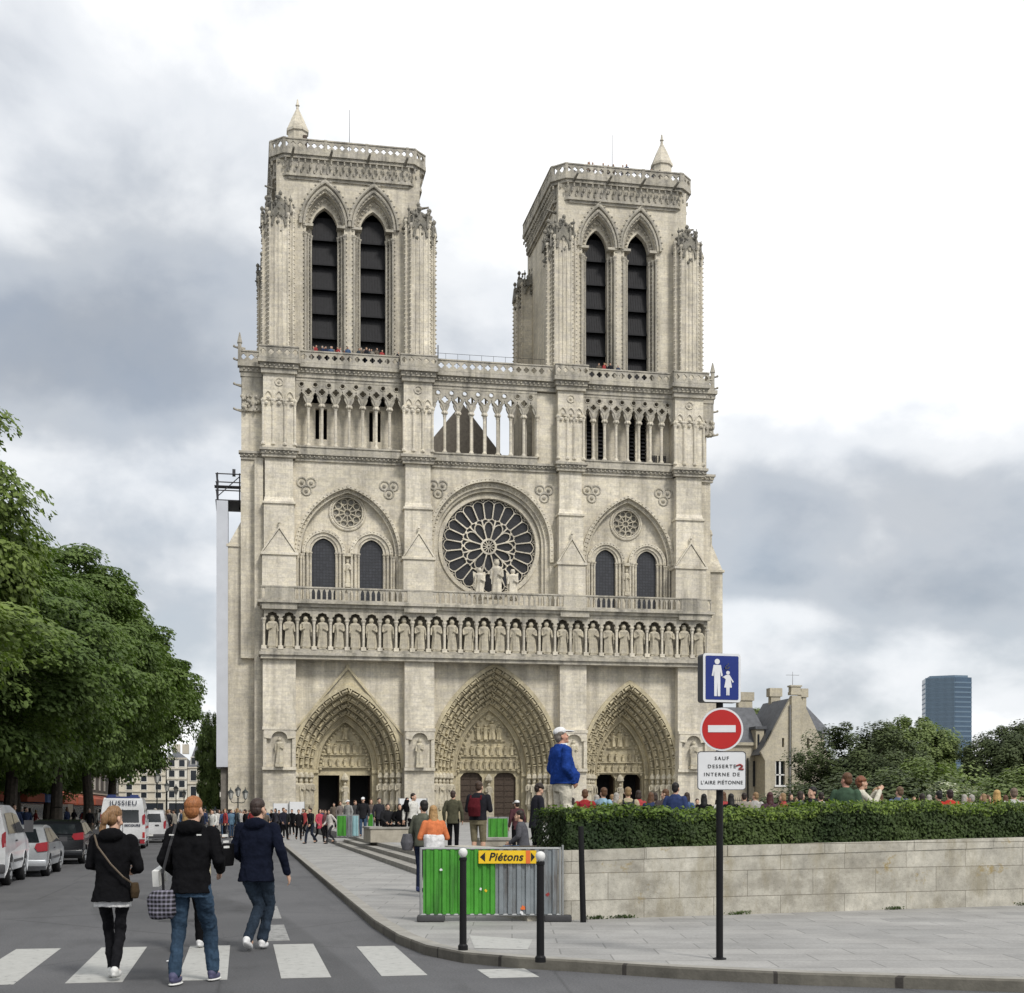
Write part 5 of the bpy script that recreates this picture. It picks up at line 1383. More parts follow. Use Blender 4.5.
def bevel_mesh(mb, name, width=.03, seg=2):
    me = bpy.data.meshes.new(name); me.from_pydata([tuple(p) for p in mb.v], [], mb.f); me.update()
    o = bpy.data.objects.new(name, me); COL.objects.link(o)
    w = o.modifiers.new('w', 'WELD'); w.merge_threshold = .0005
    b = o.modifiers.new('b', 'BEVEL'); b.width = width; b.segments = seg; b.limit_method = 'ANGLE'; b.angle_limit = R(28)
    dg = bpy.context.evaluated_depsgraph_get(); out = bpy.data.meshes.new_from_object(o.evaluated_get(dg))
    bpy.data.objects.remove(o); bpy.data.meshes.remove(me); out.shade_smooth(); return out
def vehicle(name, loc, rz, W_, top, wheels, mat, belt, inset, rearglass, sides, label, wr=.31, plate='plate_white', tail=None, bumper='plastic_grey', grp='vehicles parked along the left side of the road', mir=None, handle=True, extra=None, zs=1.0):
    """top: silhouette from rear foot over the roof to the front foot, (y,z); origin under the rear bumper, driving towards +y"""
    root = empty(name, loc, rz, label, 'van' if 'van' in name or 'ambulance' in name else 'car', grp); root.scale = (1, 1, zs)
    Hm = max(z for y, z in top)
    def wd(z): return W_/2 - (0 if z <= belt else inset*((z-belt)/(Hm-belt))**1.2) - (0.03 if z < .35 else 0)
    bot = []
    L = max(y for y, z in top)
    for wy in sorted(wheels, reverse=True):
        bot += [(wy + (wr+.06)*math.cos(a), max(.2, wr + (wr+.06)*math.sin(a))) for a in [PI*k/8 for k in range(9)]]
    prof = [(y, z) for y, z in top] + [(L-.1, .2)] + bot + [(.1, .2)]
    n = len(prof); mb = MB()
    vs = [(-wd(z), y, z) for y, z in prof] + [(wd(z), y, z) for y, z in prof]
    tri = tessellate_polygon([[Vector((p[0], p[1], 0)) for p in prof]]); fs = []
    for t in tri: fs.append(tuple(t)); fs.append(tuple(i+n for i in reversed(t)))
    for i in range(n): fs.append((i, (i+1) % n, n+(i+1) % n, n+i))
    mb.add(vs, fs)
    me = bevel_mesh(mb, 'body', .035); me.materials.append(MATS[mat])
    bo = bpy.data.objects.new('body', me); COL.objects.link(bo); bo.parent = root
    bm = bpy.data.meshes
    d = MB(); d.box(-W_/2+.22, W_/2-.22, .25, L-.25, .22, belt-.15); d.build('underbody', 'plastic_grey', root, loc=(0, 0, 0))
    def glassq(pts4, name='window', m='car_glass'):
        q = MB(); q.add(pts4, [tuple(range(len(pts4)))]); return q.build(name, m, root, loc=(0, 0, 0))
    y0, z0, y1, z1, k0, k1 = rearglass                   # lower edge, upper edge, half-width factors
    out = Vector((0, -(z1-z0), (y1-y0))).normalized()*.03
    glassq([(-k0, y0+out.y, z0+out.z), (k0, y0+out.y, z0+out.z), (k1, y1+out.y, z1+out.z), (-k1, y1+out.y, z1+out.z)], 'rear_window')
    for poly in sides:
        for s in (-1, 1):
            glassq([(s*(wd(z)+.012), y, z) for y, z in (poly if s > 0 else poly[::-1])], 'side_window')
    for wy in wheels:
        for s in (-1, 1):
            x = s*(W_/2-.11)
            t = MB(); t.T = Matrix.Translation((x, wy, wr)) @ Matrix.Rotation(PI/2, 4, 'Y')
            t.lathe((0, 0, 0), [(wr*.62, -.1), (wr*.93, -.1), (wr, -.07), (wr, .07), (wr*.93, .1), (wr*.62, .1)], 20); t.T = None
            w = empty('wheel', (0, 0, 0)); w.parent = root; OFF[w.name] = None
            t.build('tyre', 'tyre', w, True, loc=(0, 0, 0))
            t = MB(); t.T = Matrix.Translation((x, wy, wr)) @ Matrix.Rotation(PI/2, 4, 'Y')
            t.lathe((0, 0, 0), [(wr*.66, .02*s), (wr*.66, .085*s), (wr*.6, .1*s)] if s > 0 else [(wr*.6, -.1), (wr*.66, -.085), (wr*.66, -.02)], 16)
            for k in range(7):
                a = 2*PI*k/7; t.tube((wr*.15*math.cos(a), wr*.15*math.sin(a), s*.095), (wr*.58*math.cos(a), wr*.58*math.sin(a), s*.1), .035, .025, 5)
            t.T = None; t.build('rim', 'rim', w, loc=(0, 0, 0))
    for pl in (tail or []):                              # tail lamp outline wrapped on the corner: x0,x1,z0,z1,y,wrap
        x0, x1, za, zb, yy, wr_ = pl
        for s in (-1, 1):
            q = MB(); h_ = zb-za; w_ = x1-x0; pg = [(x0+w_*.25, za), (x1, za+h_*.08), (x1, zb), (x0+w_*.15, zb-h_*.15), (x0, za+h_*.45)]; pg = [(s*a, b) for a, b in pg][::s]; q.ext(pg, yy-.015, yy+.05)
            xo = sorted((s*(x1), s*(x1+.02))); q.box(xo[0], xo[1], yy, yy+wr_, za+.02, zb)
            q.build('tail_lamp', 'tail_red', root, loc=(0, 0, 0))
    q = MB(); q.box(-W_/2+.01, W_/2-.01, -.05, .12, .3, .5); me = bevel_mesh(q, 'bumper', .03); me.materials.append(MATS[bumper])
    b2 = bpy.data.objects.new('bumper', me); COL.objects.link(b2); b2.parent = root
    q = MB(); q.box(-.26, .26, -.075, -.052, .38, .49) if plate != 'plate_yellow' else q.box(-.26, .26, -.075, -.052, .52, .63); q.build('number_plate', plate, root, loc=(0, 0, 0))
    if mir:
        for s in (-1, 1):
            q = MB(); q.box(*sorted((s*(W_/2+.0), s*(W_/2+.2))), mir[0], mir[0]+.12, mir[1], mir[1]+mir[2]); q.build('mirror', 'plastic_grey', root, loc=(0, 0, 0))
    q = MB()
    for s in (-1, 1):
        xo = sorted((s*(W_/2-.01), s*(W_/2+.012))); q.box(*xo, wheels[0]+wr+.12, wheels[1]-wr-.12, .5, .56)
    q.build('side_moulding', 'plastic_grey', root, loc=(0, 0, 0))
    q = MB()
    for s in (-1, 1):
        xo = sorted((s*(W_/2-.01), s*(W_/2+.03))); q.box(*xo, wheels[0]+.75, wheels[0]+.92, belt-.14, belt-.1)
    if handle: q.build('door_handle', 'plastic_grey', root, loc=(0, 0, 0))
    if extra: extra(root, W_, wd)
    return root
def text_obj(txt, size, mat, parent, loc, rot, name='lettering', depth=.002, align='CENTER', bold=0.0, shear=0, sx=1.0, spc=1.05):
    cu = bpy.data.curves.new(name, 'FONT'); cu.body = txt; cu.size = size; cu.align_x = align; cu.align_y = 'CENTER'
    cu.extrude = depth; cu.offset = bold; cu.shear = shear; cu.space_character = spc
    o = bpy.data.objects.new(name, cu); COL.objects.link(o)
    dg = bpy.context.evaluated_depsgraph_get(); me = bpy.data.meshes.new_from_object(o.evaluated_get(dg))
    bpy.data.objects.remove(o); bpy.data.curves.remove(cu)
    me.materials.clear(); me.materials.append(MATS[mat])
    o = bpy.data.objects.new(name, me); COL.objects.link(o); o.parent = parent; o.location = loc; o.rotation_euler = rot; o.scale = (sx, 1, 1); return o
hatch_top = [(0.02, .32), (0, .55), (.02, .82), (.10, .95), (.62, 1.38), (.85, 1.44), (1.6, 1.47), (2.2, 1.42), (3.02, .98), (3.2, .93), (3.9, .76), (4.0, .6), (4.02, .34)]
vehicle('parked_car', (-5.62, 36.2, 0), R(1), 1.70, hatch_top, (.72, 3.2), 'car_silver', .92, .20, (.13, .97, .58, 1.34, .66, .52),
        [[(.42, .98), (1.55, .97), (1.5, 1.38), (.78, 1.37)], [(1.62, .97), (2.88, .98), (2.15, 1.36), (1.58, 1.39)]],
        'silver hatchback with large red tail lamps parked behind the white van', tail=[(.56, .84, .72, 1.0, .0, .3)], bumper='car_silver', mir=(2.75, .95, .14), zs=.88)
vehicle('parked_car', (-5.68, 44.6, 0), R(0), 1.74, [(0.02, .32), (0, .6), (.03, .85), (.16, .98), (.7, 1.34), (1.0, 1.45), (1.8, 1.5), (2.4, 1.44), (3.15, 1.0), (3.3, .95), (4.0, .78), (4.1, .6), (4.12, .34)], (.76, 3.3), 'car_black', .95, .20, (.20, 1.0, .66, 1.32, .68, .54),
        [[(.5, 1.0), (1.6, 1.0), (1.55, 1.4), (.9, 1.38)], [(1.68, 1.0), (3.0, 1.0), (2.3, 1.38), (1.64, 1.42)]],
        'black hatchback with a yellow number plate parked beyond the silver car', tail=[(.54, .86, .82, 1.08, .02, .34)], bumper='car_black', plate='plate_yellow', mir=(2.9, 1.0, .14), zs=.92)
def van_extra(root, W_, wd):
    q = MB(); q.box(-.012, .012, -.012, .03, .55, 1.75); q.build('door_seam', 'plastic_grey', root, loc=(0, 0, 0))
    q = MB(); q.box(.35, .55, -.02, .02, .95, 1.02); q.build('rear_handle', 'plastic_grey', root, loc=(0, 0, 0))
vehicle('parked_van', (-5.93, 31.5, 0), R(1.5), 1.84, [(0.02, .32), (0, .7), (.04, 1.2), (.2, 1.68), (.5, 1.78), (1.9, 1.78), (2.6, 1.66), (3.4, 1.12), (3.95, .96), (4.18, .75), (4.2, .34)], (.95, 3.45), 'car_white', 1.1, .16, (.07, 1.12, .17, 1.58, .6, .55),
        [[(.55, 1.15), (1.75, 1.15), (1.75, 1.62), (.62, 1.60)], [(1.85, 1.15), (3.2, 1.15), (2.55, 1.56), (1.85, 1.62)]],
        'white van cut off by the left edge of the picture, nearest of the parked row', wr=.33, tail=[(.84, .91, .85, 1.2, .02, .03)], mir=(3.2, 1.15, .28), extra=van_extra)
def amb_extra(root, W_, wd):
    text_obj('JUSSIEU', .32, 'text_blue', root, (.02, -.012, 2.28), (R(90), 0, 0), bold=.004, sx=.95, spc=1.15)
    text_obj('SECOURS', .15, 'text_blue', root, (.40, -.03, 1.18), (R(90), 0, 0), name='small_lettering', bold=.006)
    q = MB(); q.box(-.7, .7, .15, .4, 2.55, 2.62); q.box(-.65, -.3, .17, .38, 2.62, 2.71); q.box(.3, .65, .17, .38, 2.62, 2.71); q.build('beacon', 'beacon_blue', root, loc=(0, 0, 0))
    q = MB(); q.box(.9, .935, .4, 5.0, 1.0, 1.12); q.box(.82, .92, -.015, .03, .56, .84); q.box(-.92, -.82, -.015, .03, .56, .84); q.build('red_band', 'red_stripe', root, loc=(0, 0, 0))
    q = MB(); q.box(-.012, .012, -.012, .03, .5, 2.0); q.build('door_seam', 'plastic_grey', root, loc=(0, 0, 0))
    q = MB(); q.box(.72, .92, -.17, -.0, .28, .48); q.build('step_plate', 'tail_red', root, loc=(0, 0, 0))
vehicle('ambulance', (-5.05, 62.2, 0), R(2), 1.86, [(0.02, .32), (0, .7), (.0, 1.3), (.03, 2.05), (.05, 2.45), (.2, 2.56), (3.6, 2.56), (4.3, 2.2), (4.9, 1.4), (5.5, 1.15), (5.6, .8), (5.6, .34)], (1.1, 4.6), 'car_white', 1.5, .14, (.02, 1.32, .045, 1.95, .68, .66),
        [[(.7, 1.55), (1.9, 1.55), (1.9, 1.95), (.7, 1.95)], [(3.3, 1.45), (4.7, 1.45), (4.2, 2.0), (3.3, 2.05)]],
        'tall white ambulance with blue lettering and blue roof beacons parked by the trees', wr=.34, tail=[(.80, .91, 1.2, 1.75, .0, .06)], extra=amb_extra, zs=.87)
vehicle('parked_van', (-4.75, 74.0, 0), R(1), 1.78, [(0.02, .32), (0, .7), (.03, 1.2), (.12, 1.72), (.35, 1.82), (2.0, 1.84), (2.5, 1.74), (3.2, 1.15), (3.9, .95), (4.1, .75), (4.12, .34)], (.8, 3.3), 'car_white', 1.1, .15, (.05, 1.15, .13, 1.62, .66, .6),
        [[(1.5, 1.15), (3.0, 1.15), (2.45, 1.62), (1.5, 1.66)]],
        'small white van with a dark rear window parked beyond the ambulance', wr=.32, tail=[(.76, .88, .75, 1.25, .02, .06)], extra=van_extra, zs=.93)
# ------------------------------------------------------------------ people
def tintmat(name, rough, spec, var=.18, scale=14, sheen=0.0):
    g = G(name); inf = g.N.new('ShaderNodeObjectInfo')
    f = g.ramp(g.noise(scale, 5, .65, g.map((9, 9, 1)) if sheen else None), [(.3, 1-var), (.7, 1+var)])
    g.bump(g.noise(scale*2.2, 4, .6), .25, .01)
    g.fin(g.mix(1.0, inf.outputs['Color'], f, 'MULTIPLY'), rough, 0, spec)
tintmat('cloth', .95, .05, .25); tintmat('skin', .55, .3, .07, 30); tintmat('hair', .55, .3, .6, 14, 1); tintmat('shoe', .6, .3, .1)
plain('eye_dark', (0.02, 0.015, 0.012), .3)
def denim():
    g = G('denim'); inf = g.N.new('ShaderNodeObjectInfo')
    f = g.ramp(g.noise(3.0, 6, .7), [(.35, .65), (.65, 1.45)]); h = g.ramp(g.noise(40, 3), [(.3, .85), (.7, 1.15)])
    g.bump(g.noise(16, 5, .6), .3, .01)
    g.fin(g.mix(1.0, g.mix(1.0, inf.outputs['Color'], f, 'MULTIPLY'), h, 'MULTIPLY'), .9, 0, .1)
denim()
g = G('tartan'); w1 = g.N.new('ShaderNodeTexWave'); w1.bands_direction = 'X'; w1.inputs['Scale'].default_value = 8; w2 = g.N.new('ShaderNodeTexWave'); w2.bands_direction = 'Z'; w2.inputs['Scale'].default_value = 8
g.L.new(g.tc, w1.inputs[0]); g.L.new(g.tc, w2.inputs[0])
a_ = g.ramp(w1.outputs[1], [(.55, 0.012), (.68, 0.20)]); b_ = g.ramp(w2.outputs[1], [(.58, 0.012), (.70, 0.32)])
g.fin(g.mix(1.0, g.mix(.5, a_, b_), (0.75, 0.72, 0.9, 1), 'MULTIPLY'), .8)
WR = bpy.data.textures.new('wrinkle', 'CLOUDS'); WR.noise_scale = .11; WR.noise_depth = 3
def sph(mb, c, rx, ry, rz, n=12, m=8, rot=None):
    T0 = mb.T; Mx = Matrix.Translation(c) @ (rot or Matrix.Identity(4)) @ Matrix.Diagonal((rx, ry, rz, 1))
    mb.T = Mx; mb.ball((0, 0, 0), 1, n, m); mb.T = T0
def cap(mb, a, b, r0, r1, n=10):
    mb.tube(a, b, r0, r1, n); mb.ball(tuple(a), r0, n, 6); mb.ball(tuple(b), r1, n, 6)
def rings(mb, rs, n=16, close=True):                     # rs: (x, y, z, rx, ry) stacked sections
    vs = []; m = len(rs)
    for x, y, z, rx, ry in rs:
        for i in range(n):
            t = 2*PI*i/n; c, s = math.cos(t), math.sin(t)
            c = math.copysign(abs(c)**.85, c); vs.append((x+rx*c, y+ry*s, z))
    fs = [(k*n+i, k*n+(i+1) % n, (k+1)*n+(i+1) % n, (k+1)*n+i) for k in range(m-1) for i in range(n)]
    fs += [tuple(range(n-1, -1, -1)), tuple(range((m-1)*n, m*n))]
    mb.add(vs, fs)
def solid(mb, name, vox, smooth=3, wrinkle=0.0):
    wrinkle *= 2.0         # fuse the pieces into one continuous surface
    me = bpy.data.meshes.new(name); me.from_pydata([tuple(p) for p in mb.v], [], mb.f); me.update()
    o = bpy.data.objects.new(name, me); COL.objects.link(o)
    r = o.modifiers.new('r', 'REMESH'); r.mode = 'VOXEL'; r.voxel_size = vox
    if smooth: s = o.modifiers.new('s', 'SMOOTH'); s.factor = .5; s.iterations = smooth
    if wrinkle:
        d = o.modifiers.new('d', 'DISPLACE'); d.texture = WR; d.strength = wrinkle; d.mid_level = .5; d.texture_coords = 'LOCAL'
    dg = bpy.context.evaluated_depsgraph_get(); out = bpy.data.meshes.new_from_object(o.evaluated_get(dg))
    bpy.data.objects.remove(o); bpy.data.meshes.remove(me); out.shade_smooth(); out.materials.clear(); return out
V = Vector
def lerp(a, b, t): return V(a).lerp(V(b), t)
def hand(mb, wrist, tip_dir, palm_n, side, curl=.5, s=1.0):
    """palm, four unequal fingers with a bend each, thumb from the side of the palm"""
    d = V(tip_dir).normalized(); nrm = V(palm_n); nrm = (nrm - d*nrm.dot(d)).normalized(); w = d.cross(nrm)*side
    p0 = V(wrist); p1 = p0+d*.095*s
    for k in (-1, 0, 1): cap(mb, p0+w*k*.016*s+d*.015*s, p1+w*k*.026*s, .017*s, .014*s, 8)
    for i, (off, L) in enumerate(((-.034, .062), (-.012, .074), (.011, .078), (.033, .07))):
        a = p1+w*off*s; b = a+(d*math.cos(curl*.6)+nrm*math.sin(curl*.6))*L*.5*s; c = b+(d*math.cos(curl*1.7)+nrm*math.sin(curl*1.7))*L*.55*s
        cap(mb, a, b, .0095*s, .009*s, 7); cap(mb, b, c, .009*s, .0075*s, 7)
    a = p0+w*.03*s+d*.03*s; b = a+(w*.7+d*.75+nrm*.3).normalized()*.042*s; c = b+(d*.9+w*.15+nrm*.4).normalized()*.034*s
    cap(mb, a, b, .0125*s, .011*s, 7); cap(mb, b, c, .011*s, .0085*s, 7)
def head_parts(mb, hc, yaw, pitch=0, s=1.0):
    T0 = mb.T; T = Matrix.Translation(hc) @ Matrix.Rotation(yaw, 4, 'Z') @ Matrix.Rotation(pitch, 4, 'X') @ Matrix.Scale(s, 4)
    def S(c, a, b, c2, **k): mb.T = T; 
    mb.T = T
    def el(x, y, z, rx, ry, rz):
        v0 = len(mb.v); t = mb.T; mb.T = t @ Matrix.Translation((x, y, z)) @ Matrix.Diagonal((rx, ry, rz, 1)); mb.ball((0, 0, 0), 1, 14, 9); mb.T = t
    el(0, -.012, .035, .074, .093, .088); el(0, .02, -.02, .062, .074, .082); el(0, .045, -.075, .042, .045, .035)   # skull, face, jaw
    el(0, .06, .012, .05, .03, .018)                                        # brow
    mb.ball((0, .102, -.022), .014, 8, 5); mb.tube((0, .088, .012), (0, .108, -.022), .009, .013, 7)                    # nose
    el(0, .09, -.056, .024, .010, .0055); el(0, .088, -.066, .02, .010, .006); el(0, .078, -.098, .022, .02, .016)      # lips, chin
    for sd in (-1, 1): el(sd*.076, -.012, -.012, .012, .02, .032); el(sd*.045, .06, -.035, .022, .02, .024)            # ears, cheeks
    mb.T = T0; return T
POSES = {
 # joints for a 1.75 m figure facing +y: hips z .93; (ankle L, knee L, ankle R, knee R, elbow L, hand L, elbow R, hand R), lean forward
 'stand': dict(la=(-.10, 0, .09), lk=(-.10, .03, .49), ra=(.10, .03, .09), rk=(.10, .05, .49), le=(-.27, -.03, 1.15), lh=(-.27, .05, .90), re=(.27, -.03, 1.15), rh=(.27, .05, .90), lean=0),
 'walk': dict(la=(-.08, -.26, .16), lk=(-.09, .03, .50), ra=(.08, .28, .09), rk=(.09, .22, .50), le=(-.26, .08, 1.14), lh=(-.25, .24, .95), re=(.26, -.14, 1.15), rh=(.27, -.16, .90), lean=.03),
 'walk2': dict(la=(-.08, .30, .10), lk=(-.09, .22, .51), ra=(.08, -.30, .19), rk=(.09, -.02, .50), le=(-.27, -.16, 1.16), lh=(-.28, -.20, .92), re=(.26, .06, 1.14), rh=(.25, .24, .97), lean=.03),
 'photo': dict(la=(-.12, 0, .09), lk=(-.12, .03, .49), ra=(.12, .03, .09), rk=(.12, .05, .49), le=(-.25, .16, 1.24), lh=(-.07, .33, 1.50), re=(.25, .16, 1.24), rh=(.07, .33, 1.50), lean=0),
 'chest': dict(la=(-.10, 0, .09), lk=(-.10, .03, .49), ra=(.10, .03, .09), rk=(.10, .05, .49), le=(-.27, .04, 1.14), lh=(-.07, .26, 1.13), re=(.27, .04, 1.14), rh=(.07, .26, 1.16), lean=.04),
 'pocket': dict(la=(-.11, 0, .09), lk=(-.11, .02, .49), ra=(.11, .02, .09), rk=(.11, .04, .49), le=(-.29, -.06, 1.16), lh=(-.20, .08, .98), re=(.29, -.06, 1.16), rh=(.20, .08, .98), lean=-.02),
 'sit': dict(la=(-.12, .42, .09), lk=(-.12, .42, .50), ra=(.12, .44, .09), rk=(.12, .42, .50), le=(-.25, .08, .78), lh=(-.12, .30, .62), re=(.25, .08, .78), rh=(.12, .30, .62), lean=.06, drop=.42),
}
GEO = {}
def figure(key, pose, build=1.0, female=False, vox=.012, near=False, coat=.80, sleeve=1.0, short=False, belly=0.0, headyaw=0.0, headpitch=0.0, hair='short', headgear=None, skirt=0, flare=1.0, hood=False, wr=.008, baggy=1.0):
    """meshes of one figure: body, jacket, trousers, hair, shoes"""
    p = {k: (V(v) if isinstance(v, tuple) else v) for k, v in POSES[pose].items()}
    dr = p.get('drop', 0); ln = p['lean']; D = V((0, 0, -dr))
    f = .90 if female else 1.0; sw = .185*f*build; hw = .098*(1.04 if female else 1)
    hip = V((0, 0, .95))+D; L = lambda z, dx=0, dy=0: V((dx, ln*(z-.95)*2.2+dy, z))+D
    neck = L(1.50); hc = L(1.635, 0, .02)
    sh = {-1: L(1.42, -sw), 1: L(1.42, sw)}; hj = {-1: V((-hw, 0, .92))+D, 1: V((hw, 0, .92))+D}
    out = {}
    b = MB()
    rings(b, [tuple(L(z, 0, dy))+(rx*f*build, ry) for z, dy, rx, ry in ((.86, 0, .15, .10), (.95, 0, .165, .115), (1.05, 0, .14, .10), (1.18, .005, .15, .105), (1.32, .005, .17, .11), (1.42, 0, .16, .09), (1.47, -.01, .09, .065))])
    cap(b, L(1.45), L(1.56, 0, .012), .058*f, .054*f)
    head_parts(b, hc, headyaw, headpitch, .97 if female else 1.0)
    for s, k, a, e, h in ((-1, 'lk', 'la', 'le', 'lh'), (1, 'rk', 'ra', 're', 'rh')):
        K, A, E, Hd = p[k], p[a], p[e], p[h]
        if not dr: pass
        q = .8 if skirt else 1; cap(b, hj[s], K, .082*q, .054*q); cap(b, lerp(K, A, .25), A, .054*q, .038*q); cap(b, K, lerp(K, A, .3), .054*q, .056*q)
        sphf = A+V((0, .07, -.045)); b.T = Matrix.Translation(sphf) @ Matrix.Diagonal((.042, .125, .04, 1)); b.ball((0, 0, 0), 1, 10, 6); b.T = None
        cap(b, sh[s], E, .05*f, .04*f); cap(b, E, Hd, .042*f, .028*f)
        dd = (Hd-E).normalized(); pn = V((-s, 0, 0)) if abs(dd.x) < .6 else V((0, 0, -1))
        hand(b, Hd, dd+V((0, .15, 0)), pn, s, .5, 1.0 if not female else .92)
    out['body'] = solid(b, 'body', vox if near else max(vox*.8, .010), 2)
    def sleeve_cut(E, Hd, t): return lerp(E, Hd, t)
    j = MB(); bg = 1.0*baggy
    hem = coat
    rsz = [(hem, 0, .185*flare, .145*flare), (.95, 0, .178, .14), (1.08, 0, .165, .13), (1.2, .0, .18, .135), (1.33, 0, .195, .135), (1.42, -.005, .185, .115), (1.475, -.01, .12, .085), (1.515, -.005, .078, .072)]
    rr_ = []
    for z, dy, rx, ry in rsz:
        by = belly*math.exp(-((z-1.05)/.13)**2); rr_.append(tuple(L(z, 0, dy+by*.5))+((rx+by*.3)*f*build*bg, (ry+by*.55)*bg))
    rings(j, rr_, 20)
    for s, e, h in ((-1, 'le', 'lh'), (1, 're', 'rh')):
        E, Hd = p[e], p[h]; cap(j, sh[s]+V((0, 0, -.005)), E, .073*f*bg, .060*f*bg)
        if sleeve > 0: cap(j, E, lerp(E, Hd, .93*sleeve), .06*f*bg, .046*bg)
    if hood: j.T = Matrix.Translation(L(1.47, 0, -.12)) @ Matrix.Diagonal((.13, .07, .075, 1)); j.ball((0, 0, 0), 1, 12, 8); j.T = None
    out['jacket'] = solid(j, 'jacket', vox, 7, wr if near else 0)
    t = MB()
    rings(t, [tuple(L(z))+(rx*f**.5*build, ry) for z, rx, ry in ((.82, .165, .115), (.90, .172, .125), (.97, .168, .122), (1.03, .152, .112))], 18)
    for s, k, a in ((-1, 'lk', 'la'), (1, 'rk', 'ra')):
        K, A = p[k], p[a]; lw = 1.0 if skirt == 0 else skirt
        cap(t, hj[s]+V((0, 0, -.02)), K, .100*lw, .071*lw)
        if short: pass
        else: cap(t, K, lerp(K, A, .96), .071*lw, .060*lw if lw >= 1 else .045)
    out['trousers'] = solid(t, 'trousers', vox, 3, (wr*1.2 if near else 0))
    h_ = MB(); T = Matrix.Translation(hc) @ Matrix.Rotation(headyaw, 4, 'Z') @ Matrix.Rotation(headpitch, 4, 'X') @ Matrix.Scale(.97 if female else 1.0, 4)
    def el(x, y, z, rx, ry, rz): h_.T = T @ Matrix.Translation((x, y, z)) @ Matrix.Diagonal((rx, ry, rz, 1)); h_.ball((0, 0, 0), 1, 14, 9); h_.T = None
    if hair != 'none':
        el(0, -.022, .052, .083, .095, .088); el(0, -.052, -.005, .074, .062, .082)
        if hair == 'curly': 
            rg = random.Random(3)
            for i in range(40):
                d = V((rg.gauss(0, 1), rg.gauss(-.4, 1), rg.gauss(.5, 1))).normalized(); el(d.x*.078, d.y*.085-.02, d.z*.085+.03, .03, .03, .03)
        if hair == 'bob': el(0, -.05, -.05, .088, .065, .09); el(-.06, -.02, -.03, .03, .05, .09); el(.06, -.02, -.03, .03, .05, .09)
        if hair == 'long': el(0, -.065, -.10, .09, .055, .17); el(-.065, -.01, -.06, .028, .045, .12); el(.065, -.01, -.06, .028, .045, .12); el(0, -.10, -.2, .075, .04, .12)
        if hair == 'pony': el(0, -.10, .03, .04, .045, .045); el(-.01, -.135, -.03, .042, .04, .075); el(-.03, -.12, -.11, .04, .035, .09); el(-.04, -.10, -.17, .025, .025, .05)
        out['hair'] = solid(h_, 'hair', vox*.8, 2, .012 if near else 0)
    if headgear == 'cap':
        h_ = MB(); el(0, -.015, .07, .086, .102, .072)
        h_.T = T @ Matrix.Translation((0, .125, .055)) @ Matrix.Rotation(-.25, 4, 'X') @ Matrix.Diagonal((.075, .10, .015, 1)); h_.ball((0, 0, 0), 1, 14, 6); h_.T = None
        out['cap'] = solid(h_, 'cap', .0065, 0)
    s_ = MB()
    for s, a, k in ((-1, 'la', 'lk'), (1, 'ra', 'rk')):
        A, K = p[a], p[k]; up = (K-A).normalized(); tilt = -math.atan2(up.y, up.z)*.55 if A.z > .12 else 0
        s_.T = Matrix.Translation(A+V((0, 0, 0))) @ Matrix.Rotation(tilt, 4, 'X')
        t0 = s_.T
        s_.T = t0 @ Matrix.Translation((0, .055, -.05)) @ Matrix.Diagonal((.05, .14, .042, 1)); s_.ball((0, 0, 0), 1, 12, 7)
        s_.T = t0 @ Matrix.Translation((0, -.02, -.015)) @ Matrix.Diagonal((.045, .055, .05, 1)); s_.ball((0, 0, 0), 1, 12, 7); s_.T = None
    out['shoes'] = solid(s_, 'shoes', .010, 1)
    e_ = MB(); e_.T = T
    for sd in (-1, 1): e_.ball((sd*.029, .083, .0), .0095, 8, 6)
    e_.T = None; me = bpy.data.meshes.new('eyes'); me.from_pydata([tuple(v) for v in e_.v], [], e_.f); out['eyes'] = me
    for k, me in out.items():
        if len(me.materials) == 0: me.materials.append(MATS[{'body': 'skin', 'hair': 'hair', 'shoes': 'shoe', 'eyes': 'eye_dark'}.get(k, 'cloth')])
    GEO[key] = out; return out
def C_(r, g, b): return (r, g, b, 1)
plain('post_dark', (.02, .02, .022), .6)
SKIN = (.50, .31, .22, 1); BLACK = (.007, .007, .008, 1); NAVY = (.007, .009, .018, 1); JEAN = (.045, .075, .125, 1); WHITE = (.62, .62, .62, 1)
DKHAIR = (.02, .013, .01, 1); BRHAIR = (.09, .045, .022, 1); BLOND = (.42, .27, .10, 1)
def person(key, loc, face, label, jacket=BLACK, trousers=BLACK, hair=DKHAIR, shoes=(.03, .03, .03, 1), skin=SKIN, h=1.75, group=None, capc=WHITE, denim_=False):
    root = empty('person', loc, face, label, 'person', group); root.scale = (h/1.75,)*3
    for k, me in GEO[key].items():
        o = bpy.data.objects.new({'jacket': 'jacket', 'trousers': 'trousers'}.get(k, k), me); COL.objects.link(o); o.parent = root
        o.color = {'body': skin, 'jacket': jacket, 'trousers': trousers, 'hair': hair, 'shoes': shoes, 'cap': capc}.get(k, (0, 0, 0, 1))
        if k == 'trousers' and denim_:
            o.material_slots[0].link = 'OBJECT'; o.material_slots[0].material = MATS['denim']
    return root
def acc(root, mb, name, color, vox=.012, mat='cloth', sm=2, wr=0, asthing=None):
    me = solid(mb, name, vox, sm, wr); me.materials.append(MATS[mat]); o = bpy.data.objects.new(name, me); COL.objects.link(o); o.color = color
    if asthing: o.matrix_world = Matrix.Translation(root.location) @ Matrix.Rotation(root.rotation_euler.z, 4, 'Z') @ Matrix.Scale(root.scale.x, 4); tag(o, asthing[0], asthing[1])
    else: o.parent = root
    return o
AW = -YAW                                               # facing straight away from the camera

